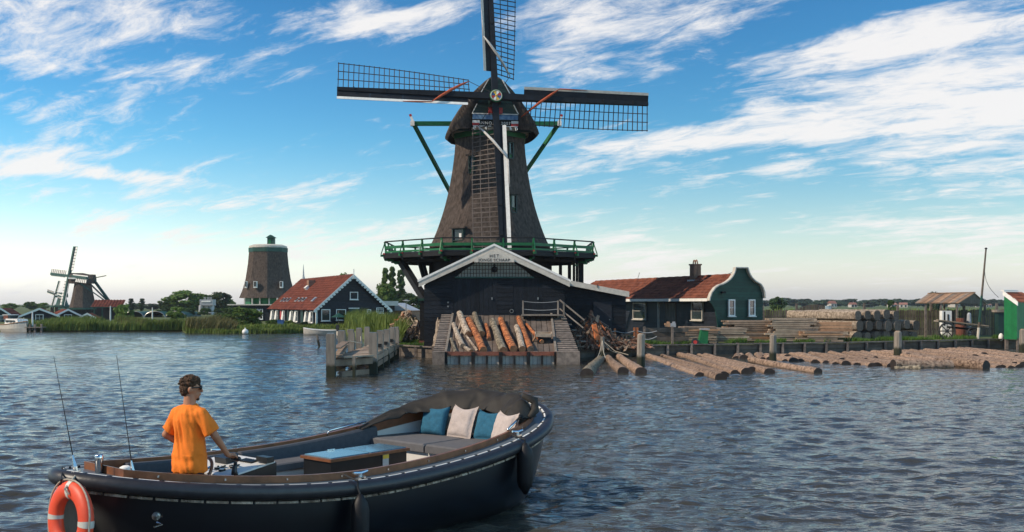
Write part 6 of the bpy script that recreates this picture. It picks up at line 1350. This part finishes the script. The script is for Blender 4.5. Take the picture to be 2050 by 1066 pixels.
MB().tube([wc, wc-wn_*.14], .035, 10).build('column', 'black_plastic', whl)
LEV = bl(1.62, .49, 1.06); MB().tube([cpt(.18, .965, 0), cpt(.18, .965, .05), LEV+Vector((0, 0, -.04))], [.04, .03, .018], 10).build('throttle', 'black_plastic', boat, True); MB().caps(LEV+Vector((-.005, .05, 0)), LEV+Vector((.005, -.05, 0)), .024, .024).build('throttle_knob', 'black_plastic', boat, True)
MB().box(bl(2.02, .45, 1.0), (.09, .2, .06)).build('compass', 'black_plastic', boat)
# stern fittings
MB().tube([bl(.37, .0, .98), bl(.37, .0, 1.16), bl(.37, 0, 1.19), bl(.37, 0, 1.2)], [.04, .04, .043, .03], 14).build('bollard', 'chrome', boat, True); pbox('bollard_plate', boat, bl(.37, 0, 1.005), (.16, .2, .014), 'chrome')
MB().tube([bl(.54, .20, .96), bl(.54, .20, 1.03), bl(.54, .20, 1.035), bl(.54, .20, 1.07), bl(.54, .2, 1.085)], [.028, .026, .058, .058, .03], 14).build('vent_cap', 'white_paint', boat, True)
Ri = rot_z(-th)
for (a, b_, z_, dx, dz_) in ((.10, .07, 1.06, -.216, 1.13), (.54, .36, .97, -.17, 1.22)):
    e = Ri @ Vector((dx, .0, dz_)); p = bl(a, b_, z_); o = MB().tube([p+e*.09, p+e*.4, p+e], [.006, .004, .0022], 6).build('antenna', 'rope_dark', boat)
    MB().tube([p, p+e*.05, p+e*.10, p+e*.15], [.02, .022, .015, .007], 8).build('antenna_mount', 'chrome', o); MB().tube([p-Vector((0, 0, .01)), p+Vector((0, 0, .012))], [.045, .04], 10).build('antenna_base', 'white_paint', o)
# exhaust outlets, tow eye, rudder
for t_, q, r_ in ((.075, .66, .035), (.085, .36, .06)):
    p = hullp(t_, 1, .99, q); d_ = (hullp(t_+.02, 1, .99, q)-hullp(t_-.02, 1, .99, q)).normalized(); nn = Vector((d_.y, -d_.x, 0)).normalized(); nn = nn if nn.y < 0 else -nn
    o = MB().tube([p-nn*.04, p+nn*.035, p+nn*.035, p-nn*.02], [r_*1.25, r_*1.1, r_*.8, r_*.75], 16).build('exhaust_outlet', 'steel', boat, True)
pe = hullp(.07, 1, .99, .6); MB().tube([pe+Vector((0, -.06, 0)), pe+Vector((.03, -.1, -.02)), pe+Vector((-.05, -.1, -.03))], .012, 6).build('tow_eye', 'chrome', boat)
MB().prism([bl(-.10, -.025, .80), bl(.12, -.025, .80), bl(.36, -.025, -.45), bl(-.02, -.025, -.45)], (0, -.05, 0)).build('rudder', 'grey_wood', boat)
# cleats
for a, s in ((2.62, 1), (5.35, 1), (5.4, -1), (2.6, -1)):
    p = bl(a, s*(bw(a/LB)-.12), bz(a/LB)+.02); o = MB().box(p+Vector((0, 0, .01)), (.1, .06, .03)).tube([p+Vector((-.1, 0, .07)), p+Vector((0, 0, .055)), p+Vector((.1, 0, .07))], [.014, .02, .014], 8).tube([p, p+Vector((0, 0, .06))], .022, 8).build('cleat', 'chrome', boat)
# folded spray hood over the bow
CT = [(4.72, -1.10, .99, .06, .08), (5.2, -1.08, 1.13, .12, .16), (5.65, -.96, 1.30, .24, .2), (6.02, -.66, 1.41, .30, .2), (6.24, -.2, 1.44, .36, .2), (6.27, .25, 1.44, .36, .2), (6.14, .62, 1.43, .32, .2), (5.95, .82, 1.38, .22, .2), (5.72, .92, 1.18, .1, .12)]
cs_ = np.linspace(0, 1, len(CT)); rows_ = []
for k in range(61):
    f = k/60; a, b_, zc2, di, do = [float(np.interp(f, cs_, [c_[j] for c_ in CT])) for j in range(5)]
    a2, b2 = float(np.interp(min(1, f+.02), cs_, [c_[0] for c_ in CT])), float(np.interp(min(1, f+.02), cs_, [c_[1] for c_ in CT])); a3, b3 = float(np.interp(max(0, f-.02), cs_, [c_[0] for c_ in CT])), float(np.interp(max(0, f-.02), cs_, [c_[1] for c_ in CT]))
    tx_, ty_ = a2-a3, b2-b3; l_ = math.hypot(tx_, ty_) or 1; nx, ny = -ty_/l_, tx_/l_      # inward (aft/centre)
    if nx*(5.0-a)+ny*(0-b_) < 0: nx, ny = -nx, -ny
    tt = min(.985, a/LB); zg = bz(tt)+.10; row_ = []
    for j in range(15):
        v = j/14; sgn = lerp(1, -1, v); off = di*max(sgn, 0)-do*max(-sgn, 0); zc3 = zc2-(abs(sgn)**1.7)*(min(zc2-1.15, .25) if sgn > 0 and zc2 > 1.2 else max(.05, zc2-zg))
        wr = .05*noise.noise((f*9, v*2.0, 1.3))+.034*noise.noise((f*24+v*5, v*3, 4.1))+.012*noise.noise((f*60, v*7, 2.1)); row_.append(bl(a+nx*(off+wr), b_+ny*(off+wr), zc3+wr*.8))
    rows_.append(row_)
mb = MB(); mb.grid(rows_); hood = mb.build('spray_hood', 'tarp', boat, True)
md = hood.modifiers.new('thick', 'SOLIDIFY'); md.thickness = .02; md2 = hood.modifiers.new('sub', 'SUBSURF'); md2.levels = 1; md2.render_levels = 1
MB().tube([bl(5.95, .84, 1.44), bl(6.1, .92, 1.36), bl(6.05, .98, 1.24), bl(5.9, 1.0, 1.16)], [.04, .06, .055, .03], 10, jit=.15).build('hood_fold', 'tarp', boat, True)
MB().tube([bl(4.22, -1.20, .90), bl(4.26, -1.20, .96), bl(4.84, -1.11, 1.04)], .014, 8).build('hood_rail', 'chrome', boat, True)
MB().tube([bl(5.30, wi(5.3)+.02, 1.06), bl(5.5, wi(5.5)+.0, 1.12), bl(5.78, wi(5.78)-.03, 1.2)], .016, 8).build('hood_rail', 'chrome', boat, True)
# ---- pillows
def pillow(a, b_, sz, m, label, yaw, tilt=R(20)):
    n = 16; mb_ = MB(); P1 = []; P2 = []
    for i_ in range(n+1):
        r1, r2 = [], []
        for j in range(n+1):
            u, v = i_/n*2-1, j/n*2-1; pin = 1-.09*(1-u*u)*abs(v)**3; pin2 = 1-.09*(1-v*v)*abs(u)**3
            t_ = .085*((1-u**4)*(1-v**4))**.55; wr = .014*noise.noise((u*2.3+a*9, v*2.6+b_*5, 1))*(t_/.085)+.006*noise.noise((u*6, v*6+a*3, 3))
            sag = -.045*(1-u*u)*max(v, 0)**2
            r1.append(Vector((u*sz/2*pin2, -t_+wr, v*sz/2*pin+sag))); r2.append(Vector((u*sz/2*pin2, t_+wr, v*sz/2*pin+sag)))
        P1.append(r1); P2.append(r2)
    mb_.grid(P1); mb_.grid(P2)
    me = mb_.mesh('pillow', m, True); bm_2 = bmesh.new(); bm_2.from_mesh(me); bmesh.ops.remove_doubles(bm_2, verts=bm_2.verts, dist=.002); bm_2.to_mesh(me); bm_2.free()
    o = bpy.data.objects.new('pillow', me); wpos = Matrix.Translation((x0, y0, 0)) @ Matrix.Rotation(th, 4, 'Z') @ Matrix.Translation(bl(a, b_, za+sz/2*math.cos(tilt)-.02))
    place(o, None, wpos @ Matrix.Rotation(-math.pi/2+yaw, 4, 'Z') @ Matrix.Rotation(-tilt, 4, 'X')); tag(o, label, 'pillow')
pillow(5.70, -.60, .46, 'pillow_blue', 'larger blue pillow at the port end of the bow seat', R(8)); pillow(5.74, -.09, .49, 'pillow_beige', 'beige pillow between the two blue pillows', R(-4)); pillow(5.82, .34, .45, 'pillow_blue', 'narrow blue pillow between the two beige pillows', R(6)); pillow(5.72, .72, .46, 'pillow_beige', 'beige pillow at the starboard end beside the chrome rail', R(-14))
# ---- fenders and lifebuoy
B2W = Matrix.Translation((x0, y0, 0)) @ Matrix.Rotation(th, 4, 'Z')
def fender(a, b_, zt, zb, r_, lab):
    p = B2W @ bl(a, b_, 0); q = B2W @ bl(a, bw(a/LB)-.1, bz(a/LB)+.08); rim = B2W @ bl(a, bw(a/LB)+.12, bz(a/LB)-.02); t = thing('boat_fender', lab, 'fender', (p.x, p.y, zb))
    MB().tube([(p.x, p.y, zt+.04), (p.x, p.y, zt), (p.x, p.y, zt-.05), (p.x, p.y, zt-.12), (p.x, p.y, zb+.12), (p.x, p.y, zb+.05), (p.x, p.y, zb), (p.x, p.y, zb-.05)], [.025, .05, r_*.85, r_, r_, r_*.85, .05, .02], 16).build('body', 'fender_black', t, True)
    MB().tube([q, rim+Vector((0, 0, .06)), rim, (p.x, p.y, zt+.04)], .011, 6).build('rope', 'rope_dark', t)
fender(5.18, 1.52, .90, .34, .105, 'long black fender hanging near the bow'); fender(2.40, 1.58, .66, .06, .095, 'dark fender hanging amidships on the hull side')
lc = Vector((-4.10, 9.28, .69)); ln = Vector((-.62, -.78, .06)).normalized(); lu = Vector((0, 0, 1)); lv = lu.cross(ln).normalized(); lu = ln.cross(lv)
lb_ = thing('lifebuoy', 'orange red lifebuoy with pale bands hanging from the stern', 'lifebuoy', (lc.x, lc.y, lc.z-.38))
def ring(a, r_=.27): return lc+(lv*math.cos(a)+lu*math.sin(a))*r_
P_ = []
for q in range(48):
    a = 2*math.pi*q/48; er = lv*math.cos(a)+lu*math.sin(a); P_.append([lc+er*(.275+.088*math.cos(w*2*math.pi/14))+ln*(.062*math.sin(w*2*math.pi/14)) for w in range(14)])
mb = MB(); mb.grid(P_, closeu=True, closev=True); mb.build('ring', 'life_red', lb_, True)
for q in range(4):
    a0 = math.pi/4+q*math.pi/2+math.pi/4; rows_ = []
    for e in (-.09, -.03, .03, .09):
        a = a0+e; er = lv*math.cos(a)+lu*math.sin(a); rows_.append([lc+er*(.275+.0905*math.cos(w*2*math.pi/14))+ln*(.0645*math.sin(w*2*math.pi/14)) for w in range(14)])
    mb = MB(); mb.grid(rows_, closev=True); mb.build('reflective_band', 'reflective', lb_, True)
for q in range(4):
    a0 = math.pi/4+q*math.pi/2-math.pi/4; MB().tube([ring(a0+(math.pi/2)*k/8, .368+.02*math.sin(math.pi*k/8))+ln*.02 for k in range(9)], .009, 5).build('grab_line', 'rope', lb_)
rp_ = B2W @ bl(.12, .12, 1.08)
MB().tube([rp_, rp_+Vector((.02, -.16, -.02)), lc+lu*.30+lv*.05+ln*.1, ring(math.pi/2-.3, .26)+ln*.07], .010, 6).build('hanging_rope', 'rope', lb_); MB().tube([B2W @ bl(.05, -.1, 1.1), lc+lu*.36-lv*.12+ln*.05, ring(math.pi/2+.5, .33)+ln*.03], .008, 6).build('hanging_rope', 'rope_dark', lb_)

# ------------------------------------------------------------------ the man at the helm
def blob(mb_, name, m, parent, voxel, smooth=4, fac=.5, disp=None):
    me = mb_.mesh(name, m); o = bpy.data.objects.new(name, me); COL.objects.link(o); r_ = o.modifiers.new('r', 'REMESH'); r_.mode = 'VOXEL'; r_.voxel_size = voxel
    if smooth: s_ = o.modifiers.new('s', 'SMOOTH'); s_.iterations = smooth; s_.factor = fac
    dg = bpy.context.evaluated_depsgraph_get(); m2 = bpy.data.meshes.new_from_object(o.evaluated_get(dg)); bpy.data.objects.remove(o)
    m2.materials.clear(); m2.materials.append(MATS[m])
    if disp:
        nv = len(m2.vertices); co = np.zeros(nv*3); no = np.zeros(nv*3); m2.vertices.foreach_get('co', co); m2.vertices.foreach_get('normal', no); co = co.reshape(-1, 3); no = no.reshape(-1, 3)
        co += no*np.array([disp(c_) for c_ in co])[:, None]; m2.vertices.foreach_set('co', co.ravel())
    m2.polygons.foreach_set('use_smooth', [True]*len(m2.polygons)); m2.update()
    q = bpy.data.objects.new(name, m2); return place(q, parent, Matrix.Identity(4))
MP = Vector((-3.36, 10.42, .185)); BH = R(58); RZM = BH-math.pi/2
man = thing('person', 'person in orange shirt and sunglasses at the helm, one hand on the throttle', 'person', tuple(MP), rz=RZM)
M_inv = (Matrix.Translation(MP) @ Matrix.Rotation(RZM, 4, 'Z')).inverted()
tl_ = M_inv @ (B2W @ LEV)            # throttle knob in his frame
HY = Matrix.Rotation(R(-44), 3, 'Z'); HC = Vector((0, .015, 1.625))
def hd(x, y, z): return HC+HY @ Vector((x, y, z))
b = MB()
b.ell((0, 0, .96), (.155, .11, .13)); b.ell((0, .01, 1.10), (.140, .10, .15)); b.ell((0, .005, 1.28), (.165, .115, .17)); b.caps((-.14, 0, 1.375), (.14, 0, 1.375), .055, .055)
b.caps((0, -.012, 1.40), HC+Vector((0, -.01, -.06)), .068, .062)
b.ell(HC+Vector((0, 0, .012)), (.076, .096, .108), HY); b.ell(hd(0, .030, -.055), (.055, .062, .068), HY); b.ell(hd(0, .058, -.098), (.026, .026, .022), HY)
b.caps(hd(0, .094, .012), hd(0, .112, -.026), .010, .014); b.ell(hd(0, .088, -.060), (.026, .016, .014), HY); b.ell(hd(0, .085, .02), (.05, .02, .018), HY)
for s in (-1, 1): b.ell(hd(s*.078, -.005, -.008), (.013, .024, .034), HY)
def arm(S, E_, W_, fd, pm, hold):
    S, E_, W_ = Vector(S), Vector(E_), Vector(W_); b.caps(S, E_, .052, .040); b.caps(E_, W_, .042, .027); fd = Vector(fd).normalized(); pm = Vector(pm).normalized(); sd_ = fd.cross(pm)
    b.caps(W_, W_+fd*.075, .026, .030); 
    for i_, (o_, l_) in enumerate(((-.030, .066), (-.010, .074), (.010, .070), (.029, .054))):
        k0_ = W_+fd*.078+sd_*o_; k1_ = k0_+fd*l_*.5+pm*.012; k2_ = k1_+(fd*.35+pm*.9).normalized()*l_*.45; k3_ = k2_+(pm*.9-fd*.45).normalized()*l_*.3
        b.caps(k0_-fd*.02, k1_, .0095, .009); b.caps(k1_, k2_, .009, .0082); b.caps(k2_, k3_, .0082, .0072)
    t0_ = W_+fd*.03+sd_*hold*.026; t1_ = t0_+(fd*.6+sd_*hold*.7).normalized()*.04; t2_ = t1_+(fd*.8+pm*.6).normalized()*.034; b.caps(t0_, t1_, .012, .0105); b.caps(t1_, t2_, .0105, .0085)
hw_ = tl_+Vector((-.012, -.095, .045))
arm((.17, 0, 1.36), (.275, .10, 1.135), hw_, (.08, .95, -.18), (0, -.2, -1), -1)
wcw = M_inv @ (B2W @ (wc+(wu*math.cos(1.2)+wv*math.sin(1.2))*.2)); lw = Vector((-.17, .10, .985))
arm((-.17, 0, 1.36), (-.30, -.06, 1.135), lw, (.45, .85, -.12), (.2, .1, -1), 1)
for s in (-1, 1):
    b.caps((s*.085, 0, .92), (s*.10, .02, .50), .085, .058); b.caps((s*.10, .02, .50), (s*.105, -.015, .10), .056, .038); b.caps((s*.105, -.03, .05), (s*.115, .14, .035), .036, .03)
blob(b, 'body', 'skin', man, .0075, 5, .45)
# shirt
b = MB(); rings = ((.765, .190, .152), (.80, .192, .154), (.95, .184, .146), (1.08, .170, .132), (1.20, .172, .130), (1.30, .180, .134), (1.38, .172, .118), (1.43, .135, .092), (1.468, .076, .070))
P_ = [[Vector((rx_*math.copysign(abs(math.cos(q*.2618))**.85, math.cos(q*.2618)), ry_*math.copysign(abs(math.sin(q*.2618))**.85, math.sin(q*.2618)), z_)) for q in range(24)] for z_, rx_, ry_ in rings]
b.grid(P_, closev=True); b.add(P_[0], [tuple(range(24))]); b.add(P_[-1], [tuple(range(24))]); b.caps((-.15, 0, 1.365), (.15, 0, 1.365), .080, .080)
for S, E_ in (((.155, 0, 1.362), (.252, .075, 1.175)), ((-.155, 0, 1.362), (-.272, -.045, 1.175))): b.tube([Vector(S), Vector(S).lerp(Vector(E_), .5), Vector(E_)], [.076, .080, .084], 16)
def folds(c_):
    x, y, z = c_; v = .017*noise.noise((x*11+1.7, y*9, z*2.4+x*4))+.011*noise.noise((x*20+z*6, y*18, z*8+x*12))
    bk = max(0, 1-abs(x+.015)/.09)*(y < 0)*max(0, 1-abs(z-1.16)/.28); v += bk*.016*math.sin((x+.22*(z-1.1))*105)
    v += .009*(z < .95)*noise.noise((x*9, y*9, z*14)); return v
blob(b, 'shirt', 'shirt', man, .0085, 4, .5, folds)
b = MB(); b.ell((0, 0, .90), (.150, .112, .12))
for s in (-1, 1): b.caps((s*.085, 0, .84), (s*.10, .02, .50), .088, .072); b.tube([(s*.10, .02, .52), (s*.104, .0, .3), (s*.105, -.012, .08)], [.076, .066, .062], 14)
blob(b, 'trousers', 'trousers', man, .012, 4)
for s in (-1, 1): b = MB(); b.caps((s*.105, -.045, .045), (s*.118, .155, .04), .045, .04); b.box((s*.112, .055, .012), (.085, .29, .024)); blob(b, 'shoe', 'white_paint', man, .01, 3)
b = MB(); b.ell(hd(0, -.012, .046), (.084, .097, .080), HY); b.ell(hd(0, -.045, .0), (.084, .072, .088), HY); b.ell(hd(0, .035, .088), (.07, .06, .045), HY)
random.seed(9)
for k in range(60):
    a = random.random()*6.28; e = random.uniform(-.1, 1.4); v = Vector((.080*math.cos(a)*math.cos(e), .094*math.sin(a)*math.cos(e)-.014, .052+.082*math.sin(e))); b.ell(hd(*v), (.020, .020, .018), HY, 8, 5)
blob(b, 'hair', 'hair', man, .0045, 1, .4, lambda c_: .010*noise.noise((c_[0]*50, c_[1]*50, c_[2]*32))+.008*noise.noise((c_[0]*110, c_[1]*110, c_[2]*70)))
b = MB(); b.ell(hd(0, .066, -.108), (.030, .022, .020), HY); blob(b, 'beard', 'hair', man, .005, 2)
gl = MB()
for s in (-1, 1): gl.ell(hd(s*.034, .100, .010), (.030, .014, .024), HY, 12, 7); gl.beam(hd(s*.064, .098, .02), hd(s*.084, -.01, .012), .006, .012)
gl.beam(hd(-.01, .106, .02), hd(.01, .106, .02), .008, .008); gl.build('sunglasses', 'black_plastic', man, True)
hz = bpy.data.materials.new('haze'); hz.use_nodes = True; hz.node_tree.nodes.clear()
pv = hz.node_tree.nodes.new('ShaderNodeVolumePrincipled'); pv.inputs['Color'].default_value = (0.86, 0.92, 1.0, 1); pv.inputs['Density'].default_value = 0.0002; pv.inputs['Anisotropy'].default_value = 0.3
ho = hz.node_tree.nodes.new('ShaderNodeOutputMaterial'); hz.node_tree.links.new(pv.outputs[0], ho.inputs['Volume'])
MATS['haze'] = hz
tag(MB().box((0, 900, 11.9), (6400, 2200, 27.8)).build('haze', 'haze'), 'thin summer haze over the water and the far bank', 'haze', kind='stuff')
